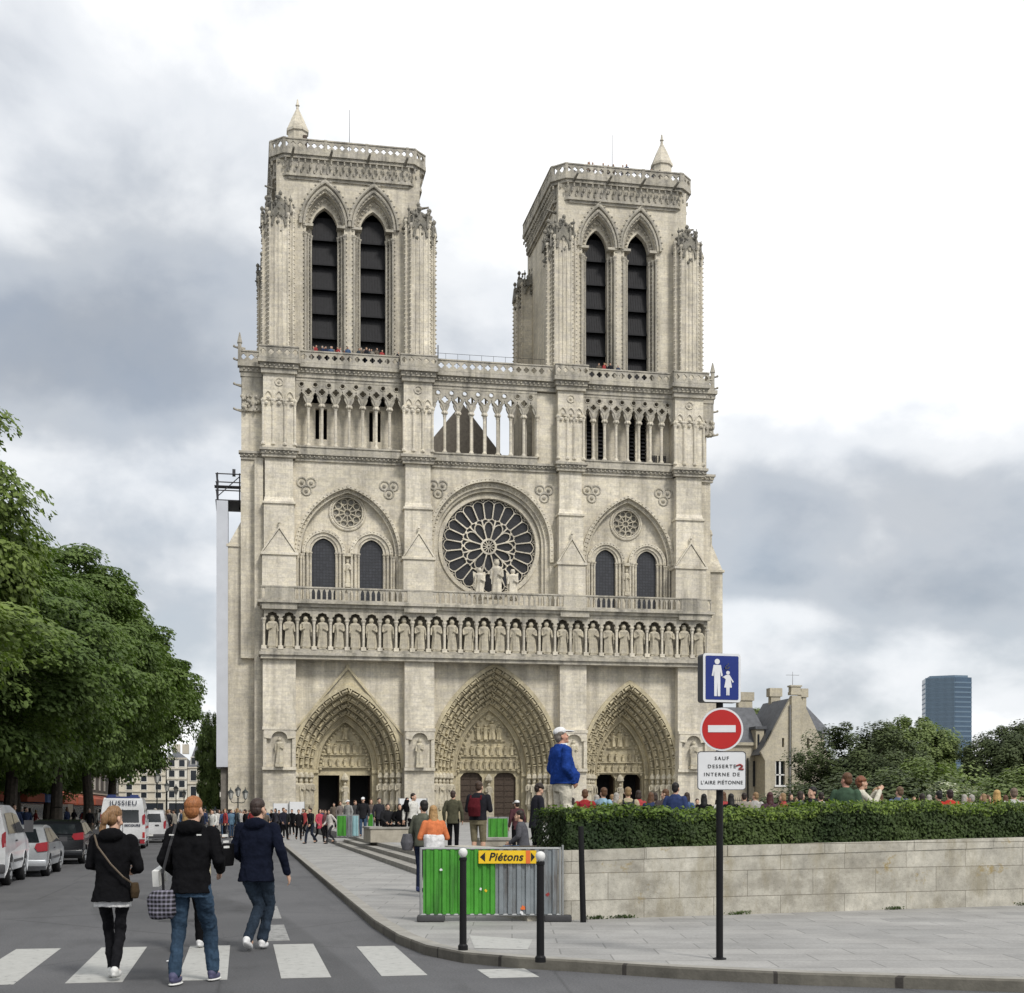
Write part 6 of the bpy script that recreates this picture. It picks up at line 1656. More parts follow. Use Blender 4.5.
# --- the three walkers in the foreground (and one hidden behind)
POSES['w_woman'] = dict(la=(-.05, .20, .09), lk=(-.07, .18, .50), ra=(.055, -.12, .12), rk=(.07, .06, .50), le=(-.235, .04, 1.17), lh=(-.10, .24, 1.12), re=(.26, .02, 1.14), rh=(.17, .22, 1.10), lean=.05)
figure('g_woman', 'w_woman', female=True, vox=.0075, near=True, coat=.80, build=1.06, flare=1.12, hair='pony', skirt=.78, headyaw=R(-28), headpitch=R(-12), wr=.016, hood=True, baggy=1.05)
o = person('g_woman', (-1.24, 14.05, .004), AW+R(3), 'person with a blond ponytail in a short black coat, black leggings and white shoes', BLACK, (.012, .012, .014, 1), (.19, .105, .048, 1), (.62, .62, .60, 1), h=1.68)
m = MB(); rings(m, [(0, .0, .745, .18, .145), (0, 0, .80, .17, .14), (0, 0, .9, .165, .13)], 24); acc(o, m, 'white_shirt_hem', WHITE, .009, wr=.02)
m = MB(); rings(m, [(.235, -.05, .83, .035, .055), (.24, -.05, .90, .045, .075), (.235, -.05, .99, .035, .07)], 14); acc(o, m, 'bag', (.06, .042, .025, 1), .009, asthing=('small dark leather shoulder bag hanging at the right hip of the ponytailed walker', 'bag'))
m = MB(); pts = [V((-.17, -.03, 1.47)), V((-.11, -.155, 1.36)), V((.03, -.185, 1.18)), V((.15, -.17, 1.05)), V((.225, -.09, .98))]
for a, b in zip(pts[:-1], pts[1:]): m.tube(a, b, .010, .010, 6)
m.build('bag_strap', 'strap', o, loc=(0, 0, 0)) if 'strap' in MATS else (plain('strap', (.10, .075, .05), .6), m.build('bag_strap', 'strap', o, loc=(0, 0, 0)))
POSES['w_man'] = dict(la=(-.13, -.10, .10), lk=(-.13, .06, .51), ra=(.12, .30, .09), rk=(.11, .24, .51), le=(-.265, .0, 1.18), lh=(-.20, .19, 1.02), re=(.265, .0, 1.17), rh=(.22, .20, 1.06), lean=.06)
figure('g_man', 'w_man', vox=.0075, near=True, coat=.86, build=1.0, hair='short', headyaw=R(-8), wr=.018, hood=True, baggy=1.04)
o = person('g_man', (-.475, 13.55, .004), AW+R(-4), 'person with short ginger hair in a black jacket and jeans, middle of the walking trio', BLACK, (.03, .053, .085, 1), (.26, .10, .035, 1), (.07, .07, .13, 1), h=1.77, denim_=True)
m = MB()
for s in (-1, 1): m.box(s*.13-.02, s*.13+.02, -.185, -.165, 1.40, 1.412)
m.box(.315, .345, -.06, .03, 1.385, 1.41); m.box(.325, .355, -.06, .03, 1.33, 1.35); m.box(.33, .36, -.06, .03, 1.28, 1.30)
m.build('sleeve_patch', 'plate_white', o, loc=(0, 0, 0))
m = MB()
for a in (-1, 1):
    s_ = m; s_.T = None
m = MB(); m.box(-.22, -.04, -.13, .34, .03, .055) if False else None
for (ax, ay) in ((-.13, -.10), (.12, .30)):
    m.T = Matrix.Translation((ax, ay+.055, .012)) @ Matrix.Diagonal((.056, .148, .016, 1)); m.ball((0, 0, 0), 1, 12, 6); m.T = None
m.build('shoe_sole', 'plate_white', o, loc=(0, 0, 0))
m = MB(); rings(m, [(-.24, -.12, .62, .10, .06), (-.24, -.12, .68, .135, .08), (-.24, -.12, .82, .13, .08), (-.23, -.11, .89, .10, .06)], 18)
b = acc(o, m, 'bag', (.3, .3, .3, 1), .010, 'tartan', 2, .02, asthing=('black and white checked shoulder bag hanging at the left hip of the ginger-haired walker', 'bag'))
m = MB(); pts = [V((-.23, -.10, .88)), V((-.21, -.19, 1.05)), V((-.15, -.17, 1.3)), V((-.12, -.07, 1.50))]
for a, b_ in zip(pts[:-1], pts[1:]): m.tube(a, b_, .014, .014, 6)
m.build('bag_strap', 'post_dark', o, loc=(0, 0, 0))
m = MB(); m.T = Matrix.Translation((-.33, .10, 1.0)) @ Matrix.Rotation(.2, 4, 'X'); m.box(-.03, .03, -.13, .13, -.06, .09); m.T = None
q = m.build('book', 'paper'if 'paper' in MATS else 'plate_white', o, loc=(0, 0, 0))
POSES['w_man2'] = dict(la=(-.05, -.20, .14), lk=(.0, .12, .50), ra=(.03, .14, .09), rk=(.10, .20, .51), le=(-.28, .04, 1.17), lh=(-.20, .18, 1.02), re=(.31, -.05, 1.16), rh=(.36, .03, .90), lean=.05)
figure('g_man2', 'w_man2', vox=.0085, near=True, coat=.80, build=1.04, hair='short', headyaw=R(-20), wr=.02, hood=True, baggy=1.06, flare=1.05)
o = person('g_man2', (.17, 16.75, .004), AW+R(-6), 'person in a navy coat, jeans and white trainers, rightmost of the walking trio', NAVY, (.02, .03, .045, 1), (.035, .022, .018, 1), WHITE, h=1.78, denim_=True)
m = MB(); rings(m, [(-.33, -.05, .98, .06, .12), (-.34, -.05, 1.08, .08, .16), (-.32, -.05, 1.24, .06, .12)], 16); acc(o, m, 'bag', BLACK, .011, asthing=('black shoulder bag tucked under the left arm of the walker in the navy coat', 'bag'))
figure('g_hidden', 'walk', vox=.0105, near=True, coat=.84, female=True, hair='bob', wr=.012)
person('g_hidden', (-.62, 16.9, .004), AW, 'person in a cream jacket mostly hidden behind the ginger-haired walker', (.40, .37, .27, 1), BLACK, C_(.3, .19, .08), WHITE, h=1.66)

# --- the man in the blue jacket standing on the planter
figure('g_blue', 'pocket', vox=.0085, near=True, coat=.93, build=1.14, belly=.12, hair='short', headgear='cap', headyaw=R(-4), headpitch=R(12), wr=.02, baggy=1.08)
bp = atpx(562, 21.4, 1.09)
o = person('g_blue', bp, AW+R(-68), 'person in a bright blue jacket, white cap and beige trousers standing above the hedge', (.014, .042, .20, 1), (.52, .485, .41, 1), (.16, .14, .12, 1), (.1, .08, .06, 1), (.50, .27, .19, 1), h=1.83)
m = MB(); rings(m, [(0, -.005, 1.46, .10, .08), (0, .01, 1.53, .072, .07)], 16); acc(o, m, 'collar', (.55, .6, .66, 1), .01)

# --- crowd figures
V_ = .014
figure('stand', 'stand', vox=V_); figure('stand_f', 'stand', female=True, vox=V_, hair='long', skirt=.9)
figure('walk', 'walk', vox=V_); figure('walk2', 'walk2', vox=V_, hair='short'); figure('walk_f', 'walk2', female=True, vox=V_, hair='bob', coat=.72, skirt=.85)
figure('photo', 'photo', vox=V_, coat=.9); figure('photo_f', 'photo', female=True, vox=V_, hair='curly')
figure('chest', 'chest', vox=V_, hair='curly', headpitch=R(-25)); figure('chest_f', 'chest', female=True, vox=V_, hair='long', coat=.84)
figure('sit', 'sit', vox=V_, coat=.86); figure('sit_f', 'sit', female=True, vox=V_, hair='bob', coat=.86)
figure('shorts', 'chest', vox=.011, coat=.92, sleeve=0, short=True, build=1.12); figure('capman', 'stand', vox=V_, hair='short', headgear='cap')
figure('turned', 'stand', vox=V_, hair='short', headyaw=R(60), coat=.88)
def C(r, g, b): return (r, g, b, 1)
_O = 'first second third fourth fifth sixth seventh eighth ninth tenth eleventh twelfth thirteenth fourteenth fifteenth sixteenth seventeenth eighteenth nineteenth'.split()
_T = {2: 'twent', 3: 'thirt', 4: 'fort', 5: 'fift', 6: 'sixt'}
def nth(i):
    if i < 19: return _O[i]
    t, u = divmod(i+1, 10); return _T[t]+'ieth' if u == 0 else _T[t]+'y-'+_O[u-1]
def cname(c):
    r, g, b = c[:3]; m = max(c[:3])
    if m < .03: return 'black'
    if r > .2 and g < .15: return 'red'
    if m > .3: return 'pale'
    if b > r*1.4: return 'blue'
    if m < .1: return 'dark grey'
    return 'brown'
def crowd(items, fmt, group):
    """items: (kind, px, Z, z, face, jacket, trousers, hair, height); the label counts them from the left"""
    items.sort(key=lambda t: t[1])
    for i, (k, px, Z, z, f, j, t, h, H) in enumerate(items):
        loc = atpx(px, Z, z) if Z else z
        person(k, loc, f, fmt.format(c=cname(j), n=nth(i)), j, t, h, h=H, group=group)
HG = 'people standing on the square behind the hedge'
def at(px, Z, z=.5): return atpx(px, Z, z)
def pack(o, col, w=.16, z0=1.02, z1=1.42):
    m = MB(); rings(m, [(0, -.21, z0, w*.9, .07), (0, -.235, (z0+z1)/2, w, .1), (0, -.21, z1, w*.8, .06)], 14)
    for s in (-1, 1): m.tube((s*.12, -.12, z1+.06), (s*.12, -.16, z1-.05), .025, .025, 6)
    return acc(o, m, 'backpack', col, .014)
person('chest', at(536, 29.5), AW+R(-70), 'person with bushy dark hair and black jacket looking down by the left hedge end', C(.02, .02, .026), BLACK, DKHAIR, h=1.72, group=HG)
o = person('stand', at(585, 31), AW, 'person in a red jacket with a red backpack behind the left part of the hedge', C(.26, .03, .03), BLACK, BRHAIR, h=1.62, group=HG); pack(o, C(.22, .02, .03))
o = person('turned', at(603, 31), AW+R(-40), 'person in a pale blue jacket looking right, in front of the right portal', C(.22, .34, .42), BLACK, BRHAIR, h=1.66, group=HG)
o = person('stand', at(628, 30.5), AW, 'person in a beige jacket with a black backpack in front of the right portal', C(.36, .31, .21), BLACK, C(.20, .13, .06), h=1.66, group=HG); pack(o, C(.03, .03, .035), .14)
person('chest_f', at(650, 34), AW+R(-30), 'person in a dark blue jacket bending forward behind the hedge', C(.03, .04, .09), BLACK, BRHAIR, h=1.60, group=HG)
person('turned', at(665, 33), AW+R(10), 'person with brown hair in profile beside the one in navy, left of the signpost', C(.06, .05, .05), BLACK, BRHAIR, h=1.66, group=HG)
person('stand', at(675.5, 29.5), AW+R(-25), 'tall person with black hair in a navy jacket left of the signpost', C(.03, .045, .11), BLACK, C(.01, .008, .008), h=1.74, group=HG)
person('stand_f', at(704, 34), AW, 'person whose round black head shows left of the sign pole', BLACK, BLACK, C(.008, .008, .008), h=1.56, group=HG)
person('stand_f', at(731, 33.5), AW+R(10), 'person whose black head shows right of the sign pole', BLACK, BLACK, C(.008, .008, .008), h=1.56, group=HG)
person('stand_f', at(770, 31), AW, 'person with long dark red hair seen from behind, below the stone house', C(.07, .04, .05), BLACK, C(.045, .012, .014), h=1.56, group=HG)
person('turned', at(813, 27), AW+R(60), 'person with black hair turning the face to the left in a black jacket', C(.02, .02, .025), BLACK, C(.01, .008, .008), h=1.61, group=HG)
person('stand_f', at(829, 36), AW+R(20), 'person in a pink top behind the hedge', C(.5, .16, .18), BLACK, DKHAIR, h=1.5, group=HG)
person('turned', at(846, 24.5), AW+R(-30), 'tall person in a green jacket beside the one taking a picture', C(.05, .085, .055), BLACK, C(.10, .05, .025), skin=C(.5, .26, .19), h=1.81, group=HG)
person('photo_f', at(861, 25.5), AW+R(-85), 'person in a cream jacket holding a camera up', C(.5, .48, .40), BLACK, C(.16, .06, .03), h=1.78, group=HG)
person('photo_f', at(877, 27.5), AW+R(80), 'person in an olive and cream top with raised arms facing the camera holder', C(.26, .25, .12), BLACK, C(.3, .2, .1), h=1.60, group=HG)
person('turned', at(899, 31), AW+R(-40), 'person in a grey-blue jacket looking right behind the hedge', C(.10, .13, .20), BLACK, C(.11, .07, .04), h=1.68, group=HG)
person('stand', at(922, 33), AW, 'person with dark hair and a black jacket between the grey-blue and the red top', BLACK, BLACK, DKHAIR, h=1.55, group=HG)
person('stand', at(939, 32), AW+R(20), 'person with black hair just left of the one in the red top', BLACK, BLACK, C(.008, .008, .008), h=1.6, group=HG)
person('stand', at(950, 30), AW, 'person in a bright red top behind the hedge', C(.40, .04, .03), BLACK, C(.02, .01, .01), h=1.60, group=HG)
person('stand_f', at(997, 29), AW, 'person with blond hair and an orange top near the right edge', C(.55, .20, .07), BLACK, BLOND, h=1.58, group=HG)
person('stand', at(1014, 28), AW+R(-10), 'person with greying brown hair and a pale coat at the right edge', C(.45, .45, .43), BLACK, C(.14, .10, .075), h=1.6, group=HG)
rg = random.Random(77)
cols = [C(.02, .02, .025), C(.03, .04, .08), C(.35, .34, .32), C(.12, .10, .08), C(.3, .05, .05), C(.05, .06, .07), C(.22, .2, .17), C(.06, .10, .18), C(.5, .48, .45)]
hairs = [DKHAIR, BRHAIR, C(.03, .02, .015), C(.22, .14, .07), C(.3, .28, .25)]
kinds = ['stand', 'stand_f', 'walk', 'walk_f', 'turned', 'chest_f']
G1 = 'distant people scattered over the square'
crowd([(rg.choice(kinds), px+rg.uniform(-2, 2), rg.uniform(45, 78), .5, rg.uniform(0, 2*PI), rg.choice(cols), rg.choice(cols[:4]), rg.choice(hairs), rg.uniform(1.6, 1.78))
       for px in (612, 640, 690, 697, 716, 722, 742, 749, 757, 782, 789, 796, 803, 822, 836, 886, 908, 914, 930, 962, 969, 976, 984, 990, 1005, 1020)],
      'small far person in {c}, {n} from the left behind the hedge row', G1)
crowd([(rg.choice(kinds), px+rg.uniform(-3, 3), rg.uniform(35, 46), .5, AW+rg.uniform(-1.5, 1.5), rg.choice(cols), rg.choice(cols[:4]), rg.choice(hairs), rg.uniform(1.56, 1.7))
       for px in (572, 596, 616, 638, 658, 688, 722, 744, 756, 784, 798, 822, 834, 884, 908, 930, 964, 974, 986, 1006)],
      'person in {c}, {n} from the left in the loose middle row behind the hedge', 'people in the middle distance behind the hedge')

# --- people between road and portal
SG = 'people around the steps and the raised square'
o = person('shorts', at(478, 31), AW+R(-20), 'person in a black T-shirt and khaki shorts with a dark red backpack', C(.018, .018, .022), C(.16, .14, .09), C(.05, .03, .02), h=1.80, group=SG); pack(o, C(.075, .012, .016), .15, 1.0, 1.40)
person('stand', at(453, 40), AW+R(-10), 'person in an olive jacket and black trousers seen from behind, left of the backpacker', C(.07, .068, .045), BLACK, C(.04, .025, .02), h=1.72, group=SG)
o = person('chest_f', at(434, 24.6, .12), AW+R(15), 'person with long blond hair in an orange and white top behind the barrier', C(.55, .17, .07), C(.03, .04, .07), C(.33, .20, .085), h=1.62, group=SG)
m = MB(); rings(m, [(0, -.0, .86, .205, .165), (0, 0, 1.0, .20, .155), (0, 0, 1.14, .205, .15), (0, 0, 1.2, .19, .14)], 20); acc(o, m, 'white_shirt', WHITE, .012, wr=.02)
o = person('turned', at(423, 26.2, .12), AW+R(-35), 'person with black hair in a grey-green jacket at the left end of the barrier', C(.10, .105, .08), C(.015, .02, .04), C(.012, .01, .009), C(.02, .03, .09), h=1.72, group=SG)
m = MB(); rings(m, [(-.30, -.10, .80, .10, .09), (-.31, -.10, .95, .14, .11), (-.30, -.10, 1.12, .09, .08)], 14); acc(o, m, 'bag', C(.10, .10, .11), .013, asthing=('grey patterned rucksack hanging from the arm of the person left of the barrier', 'bag'))
o = person('walk', at(412, 44), AW+R(-120), 'person in a white jacket with a black bag on the shoulder above the steps', C(.55, .54, .5), BLACK, DKHAIR, h=1.70, group=SG)
m = MB(); rings(m, [(.22, -.05, 1.15, .10, .08), (.24, -.05, 1.35, .13, .1), (.22, -.05, 1.55, .08, .07)], 12); acc(o, m, 'bag', BLACK, .014)
person('capman', at(517, 37), AW+R(30), 'small person in a maroon jacket and white cap near the green box', C(.07, .03, .035), BLACK, DKHAIR, h=1.42, group=SG)
person('sit', at(524, 28.5, .42), AW+R(80), 'person sitting in blue jeans at the left end of the hedge', C(.08, .08, .09), C(.07, .12, .2), DKHAIR, h=1.62, group=SG, denim_=True)
person('capman', at(363, 63), AW+PI, 'person in a black coat, jeans and pale cap beside the green hoarding', C(.02, .02, .022), JEAN, DKHAIR, h=1.76, group=SG)
LB = [(387, 52, 'sit', C(.02, .02, .022), 'person in a black and white jacket sitting on the left part of the low block'), (399, 52, 'sit_f', BLACK, 'person in black sitting on the right part of the low block'), (379, 60, 'stand', C(.03, .03, .035), 'person in dark clothes just right of the green hoarding'),
      (371, 66, 'stand_f', C(.1, .08, .07), 'person half hidden behind the right end of the hoarding'), (407, 58, 'stand_f', BLACK, 'person in black standing behind the low block')]
for px, Z, k, c, l in LB: person(k, at(px, Z, .5 if 'sit' not in k else .62), AW+PI+rg.uniform(-.6, .6), l, c, BLACK, rg.choice(hairs), h=1.7, group=SG)
PG = 'people walking along the pavement towards the road'
PP = [(330.5, 64.5, 'walk_f', C(.5, .47, .44), C(.03, .03, .035), 'person in a white waistcoat and dark trousers at the foot of the steps'), (319, 68, 'walk_f', C(.42, .06, .09), BLACK, 'person in a pink jacket and long black skirt'),
      (311, 65, 'walk', C(.02, .02, .022), C(.02, .025, .04), 'person in an open black jacket over a white shirt'), (298.5, 72, 'walk2', C(.015, .014, .015), BLACK, 'person all in black in the middle of the pavement'),
      (286, 80, 'walk', C(.02, .02, .02), BLACK, 'person in black next to the kerb'), (305, 84, 'walk_f', C(.28, .05, .05), BLACK, 'person in a dark red top behind the one in the open jacket'), (292, 88, 'walk', BLACK, BLACK, 'person in black a step behind the pair on the pavement'),
      (283, 74, 'walk2', C(.02, .02, .03), BLACK, 'person in dark clothes nearest the kerb, just behind the front walkers'), (276, 82, 'walk_f', C(.04, .04, .05), BLACK, 'person in charcoal beside the kerb below the left notice board'), (303, 95, 'stand_f', C(.3, .28, .25), BLACK, 'person in a pale coat far back before the left portal'), (322, 100, 'walk', C(.04, .05, .1), BLACK, 'person in a blue coat far back before the left portal'), (334, 92, 'stand', C(.12, .1, .08), BLACK, 'person in a brown coat far back beside the hoarding'), (279, 90, 'stand', C(.03, .03, .03), BLACK, 'person in black beneath the left white board'), (325, 78, 'stand', C(.1, .05, .05), BLACK, 'person in a brown jacket between the pink and the white top'), (340, 80, 'stand_f', C(.15, .13, .12), BLACK, 'person in grey left of the hoarding'),
      (348, 70, 'capman', C(.25, .25, .24), BLACK, 'person with a white cap behind the green hoarding'), (355, 72, 'stand', C(.05, .05, .05), BLACK, 'person with dark hair behind the green hoarding'), (272, 96, 'walk', BLACK, BLACK, 'person in black right of the triple lamp')]
for px, Z, k, c, t, l in PP: person(k, at(px, Z, .12 if px < 333 else .5), AW+PI+rg.uniform(-.9, .9), l, c, t, rg.choice(hairs[:3]), h=rg.uniform(1.57, 1.70), group=PG)
G2 = 'dense far crowd at the end of the street'
crowd([(rg.choice(kinds), rg.uniform(150, 272), rg.uniform(78, 128), .02, rg.uniform(0, 2*PI), rg.choice(cols), rg.choice(cols[:4]), rg.choice(hairs), rg.uniform(1.6, 1.8)) for i in range(64)],
      'tiny person in {c}, {n} from the left in the far street crowd', G2)
person('walk', at(213, 70, .0), AW+PI-.4, 'person in a white jacket crossing the road beyond the ginger-haired walker', C(.55, .55, .52), C(.03, .03, .04), DKHAIR, h=1.72)
for px, Z, c, l in ((224, 84, C(.04, .07, .15), 'person in a blue jacket left of the triple lamp'), (231, 86, C(.1, .17, .24), 'person in a light blue jacket under the triple lamp'), (245, 80, BLACK, 'person in black right under the triple lamp')):
    person('stand', at(px, Z, .0), AW+rg.uniform(0, 6), l, c, JEAN, DKHAIR, h=1.74)
G3 = 'people under the trees on the left pavement'
it = []
for i in range(40):
    px = rg.uniform(-5, 150); Z = rg.uniform(50, 115)
    if at(px, Z)[0] > -7.8: continue
    it.append((rg.choice(kinds), px, Z, .12, rg.uniform(0, 2*PI), rg.choice(cols), rg.choice(cols[:4]), rg.choice(hairs), rg.uniform(1.6, 1.8)))
crowd(it, 'small person in {c}, {n} from the left in the shade under the chestnut trees', G3)
G4 = 'sightseers on the cathedral galleries'
def gal_(xs, y, z, fmt):
    items = [(rg.choice(('stand', 'stand_f', 'turned')), x, 0, (x, y+rg.uniform(0, .5), z), PI+rg.uniform(-1, 1), rg.choice(cols[:8]+[C(.30, .08, .04)]), rg.choice(cols[:4]), rg.choice(hairs), rg.uniform(1.65, 1.8)) for x in xs]
    crowd(items, fmt, G4)
gal_([rg.uniform(6.3, 15) for i in range(22)], FY+.35, 44.95, 'tiny sightseer in {c}, {n} from the left on the left high balustrade')
gal_([rg.uniform(34.3, 37.5) for i in range(5)], FY+.35, 44.95, 'tiny sightseer in {c}, {n} from the left on the right high balustrade')
gal_([rg.uniform(33, 42) for i in range(9)], FY+2.0, 65.95, 'tiny sightseer in {c}, {n} from the left atop the right tower')
# ------------------------------------------------------------------ street furniture
plain('post_black', (0.008, 0.008, 0.009), .5, spec=.2); plain('post_white', (.62, .62, .60), .5)
def grimy(name, col, dirt, rough=.5, metal=0.0, amt=.5):
    g = G(name); a = g.ramp(g.noise(7, 7, .7, g.map((1, 1, .14))), [(.5, 0.0), (.68, 1.0)]); c = g.mix(g.math('MULTIPLY', a, amt), (*col, 1), (*dirt, 1))
    b = g.ramp(g.noise(2.2, 6, .7), [(.3, .72), (.7, 1.15)]); sp = g.ramp(g.noise(40, 3, .6), [(.66, 1.0), (.72, .6)])
    g.fin(g.mix(1.0, g.mix(1.0, c, b, 'MULTIPLY'), sp, 'MULTIPLY'), rough, metal, .35)
grimy('sheet_green', (0.06, 0.28, 0.03), (0.03, 0.10, 0.02), .6, 0, .8); grimy('sheet_grey', (0.22, 0.245, 0.26), (0.10, 0.08, 0.065), .5, .2, .9)
plain('galvanised', (0.30, 0.31, 0.31), .5, .4); plain('concrete_foot', (0.05, 0.05, 0.052), .95, var=.3, bmp=.5)
plain('sign_yellow', (0.72, 0.47, 0.015), .45, var=.08); plain('sign_black', (0.01, 0.01, 0.01), .5); plain('sign_orange', (0.65, 0.14, 0.03), .5)
plain('sign_blue', (0.008, 0.024, 0.17), .3, var=.08); plain('sign_white', (0.66, 0.67, 0.68), .35, var=.06); plain('sign_red', (0.42, 0.014, 0.012), .3, var=.08)
plain('sign_back', (0.07, 0.07, 0.075), .5); plain('graffiti', (0.25, 0.03, 0.03), .6)
def bollard(x, y, label, h=1.12):
    r = empty('bollard', (x, y, .118), 0, label, 'bollard', 'white-topped bollards at the corner')
    m = MB(); m.lathe((0, 0, 0), [(.055, 0), (.055, .05), (.040, .07), (.037, h-.14), (.044, h-.13), (.044, h-.10)], 16); m.build('post', 'post_black', r, loc=(0, 0, 0))
    m = MB(); m.lathe((0, 0, h-.10), [(.025, 0), (.03, .01), (.045, .03), (.05, .055), (.045, .08), (.028, .098), (.008, .104)], 16); m.build('ball_top', 'post_white', r, True, loc=(0, 0, 0))
bollard(2.39, 15.12, 'slim black bollard with a white ball top in front of the green sheeting')
bollard(2.97, 13.77, 'slim black bollard with a white ball top in front of the grey sheeting')
p = empty('post', (4.62, 18.62, .118), 0, 'plain thin black post leaning slightly in front of the wall', 'post')
m = MB(); m.tube((0, 0, 0), (-.035, .0, 1.32), .042, .038, 12); m.build('shaft', 'post_black', p, loc=(0, 0, 0))

# barrier of ribbed sheets with the pedestrian sign
A0 = V((2.44, 19.18, 0)); A1 = V((4.34, 18.84, 0)); U = (A1-A0).normalized(); LBn = (A1-A0).length
br = empty('site_barrier', tuple(A0+V((0, 0, .118))), math.atan2(U.y, U.x), 'green and grey corrugated metal site barrier standing on two dark feet', 'barrier')
def ribs(x0, x1, z0, z1, n):
    m = MB(); pts = []; w = (x1-x0)/n
    for i in range(n):
        a = x0+i*w
        pts += [(a, 0), (a+w*.32, 0), (a+w*.42, -.028), (a+w*.86, -.028), (a+w*.96, 0)]
    pts.append((x1, 0)); k = len(pts)
    vs = [(x, y, z0) for x, y in pts]+[(x, y, z1) for x, y in pts]+[(x, y+.004, z0) for x, y in pts]+[(x, y+.004, z1) for x, y in pts]
    fs = [(i, i+1, k+i+1, k+i) for i in range(k-1)]+[(2*k+i+1, 2*k+i, 3*k+i, 3*k+i+1) for i in range(k-1)]
    m.add(vs, fs); return m
gx = LBn*.535
ribs(.03, gx, .10, 1.0, 9).build('green_sheet', 'sheet_green', br, loc=(0, 0, 0)); ribs(gx+.003, LBn-.03, .10, 1.0, 7).build('grey_sheet', 'sheet_grey', br, loc=(0, 0, 0))
m = MB()
for z in (.09, 1.01): m.tube((0, 0, z), (LBn, 0, z), .019, .019, 8)
for x in (0, LBn): m.tube((x, 0, .02), (x, 0, 1.03), .019, .019, 8)
m.tube((LBn+.04, .02, .05), (LBn+.04, .02, 1.06), .015, .015, 6)
m.build('frame', 'galvanised', br, loc=(0, 0, 0))
for x in (.12, LBn-.05):
    m = MB(); m.box(x-.17, x+.21, -.13, .13, -.0, .085); me = bevel_mesh(m, 'foot', .015); me.materials.append(MATS['concrete_foot']); o = bpy.data.objects.new('foot', me); COL.objects.link(o); o.parent = br
for i, (x, z, s_, mt) in enumerate(((.28, .72, .022, 'sign_white'), (.83, .45, .022, 'sign_white'), (.9, .43, .022, 'sign_yellow'), (1.42, .19, .04, 'sign_orange'), (1.40, .12, .03, 'sign_white'), (1.76, .37, .03, 'graffiti'))):
    m = MB(); rg = random.Random(i); pts = [(x+s_*rg.uniform(.5, 1.1)*math.cos(a), z+s_*rg.uniform(.5, 1.2)*math.sin(a)) for a in [2*PI*k/9 for k in range(9)]]
    m.ext(pts, -.034, -.031); m.build('sticker', mt, br, loc=(0, 0, 0))
# yellow arrow sign, hung on the barrier
sg = empty('direction_sign', tuple(A0+U*.80+V((-U.y*-.05, -.055, .118+.90))), math.atan2(U.y, U.x), 'yellow pedestrian direction sign with black arrowheads hung on the barrier', 'sign')
m = MB(); m.box(0, .80, -.006, .006, -.095, .085); m.build('plate', 'sign_yellow', sg, loc=(0, 0, 0))
m = MB(); m.ext([(.02, -.005), (.09, -.07), (.09, .06)], -.010, -.007); m.ext([(.78, -.005), (.725, .06), (.725, -.07)], -.010, -.007); m.build('arrowheads', 'sign_black', sg, loc=(0, 0, 0))
m = MB(); m.box(.655, .715, -.0105, -.0065, -.095, .085); m.build('orange_band', 'sign_orange', sg, loc=(0, 0, 0))
text_obj('Piétons', .155, 'sign_black', sg, (.375, -.009, -.008), (R(90), 0, 0), bold=.0035, shear=.25, sx=.98, depth=.001)

# sign post with three signs
SPX, SPY = 4.85, 13.7
sp = empty('sign_post', (SPX, SPY, .118), AW, 'tall black post at the kerb carrying three traffic signs', 'sign post')
m = MB(); m.tube((0, 0, 0), (0, 0, 3.08), .036, .036, 14); m.lathe((0, 0, 0), [(.07, 0), (.07, .012), (.04, .02)], 12); m.build('shaft', 'post_black', sp, loc=(0, 0, 0))
def rr(w, h, r, n=5):
    pts = []
    for cx_, cz_, a0 in ((w/2-r, h/2-r, 0), (-w/2+r, h/2-r, 90), (-w/2+r, -h/2+r, 180), (w/2-r, -h/2+r, 270)):
        for i in range(n+1): a = R(a0+90*i/n); pts.append((cx_+r*math.cos(a), cz_+r*math.sin(a)))
    return pts
def signroot(name, z, label, cat='sign', dy=-.07, rz=0): 
    o = empty(name, (SPX+math.sin(AW)*-dy*0, SPY, z), AW+rz, label, cat, None); o.location = V((SPX, SPY, z))+Matrix.Rotation(AW, 3, 'Z') @ V((0.01, dy, 0)); return o
ps = signroot('pedestrian_zone_sign', 3.02, 'square blue sign with a white adult and child, topmost on the post')
m = MB(); m.T = Matrix.Rotation(R(13), 4, 'Z')
m.ext(rr(.41, .50, .03), -.005, .15); o = m.build('casing', 'sign_back', ps, loc=(0, 0, 0))
m2 = MB(); m2.T = m.T; m2.ext(rr(.41, .50, .03), -.012, -.0055); m2.build('border', 'sign_white', ps, loc=(0, 0, 0))
m2 = MB(); m2.T = m.T; m2.ext(rr(.36, .45, .015), -.016, -.0125); m2.build('face', 'sign_blue', ps, loc=(0, 0, 0))
m2 = MB(); m2.T = m.T
y0, y1 = -.020, -.0165
m2.ext(circ(-.055, .165, .028, 16), y0, y1)
m2.ext([(-.095, .13), (-.015, .13), (.005, .02), (-.013, .015), (-.022, .07), (-.022, -.19), (-.05, -.19), (-.055, -.04), (-.06, -.19), (-.088, -.19), (-.088, .07), (-.097, .015), (-.115, .02)][::-1], y0, y1)
m2.ext(circ(.062, .052, .02, 14), y0, y1)
m2.ext([(.045, .03), (.08, .03), (.125, -.04), (.115, -.05), (.092, -.015), (.105, -.10), (.08, -.10), (.078, -.18), (.064, -.18), (.062, -.10), (.058, -.18), (.044, -.18), (.044, -.10), (.022, -.10), (.038, -.015), (.01, .015), (.0, .005)][::-1], y0, y1)
m2.build('figures', 'sign_white', ps, loc=(0, 0, 0))
m = MB()
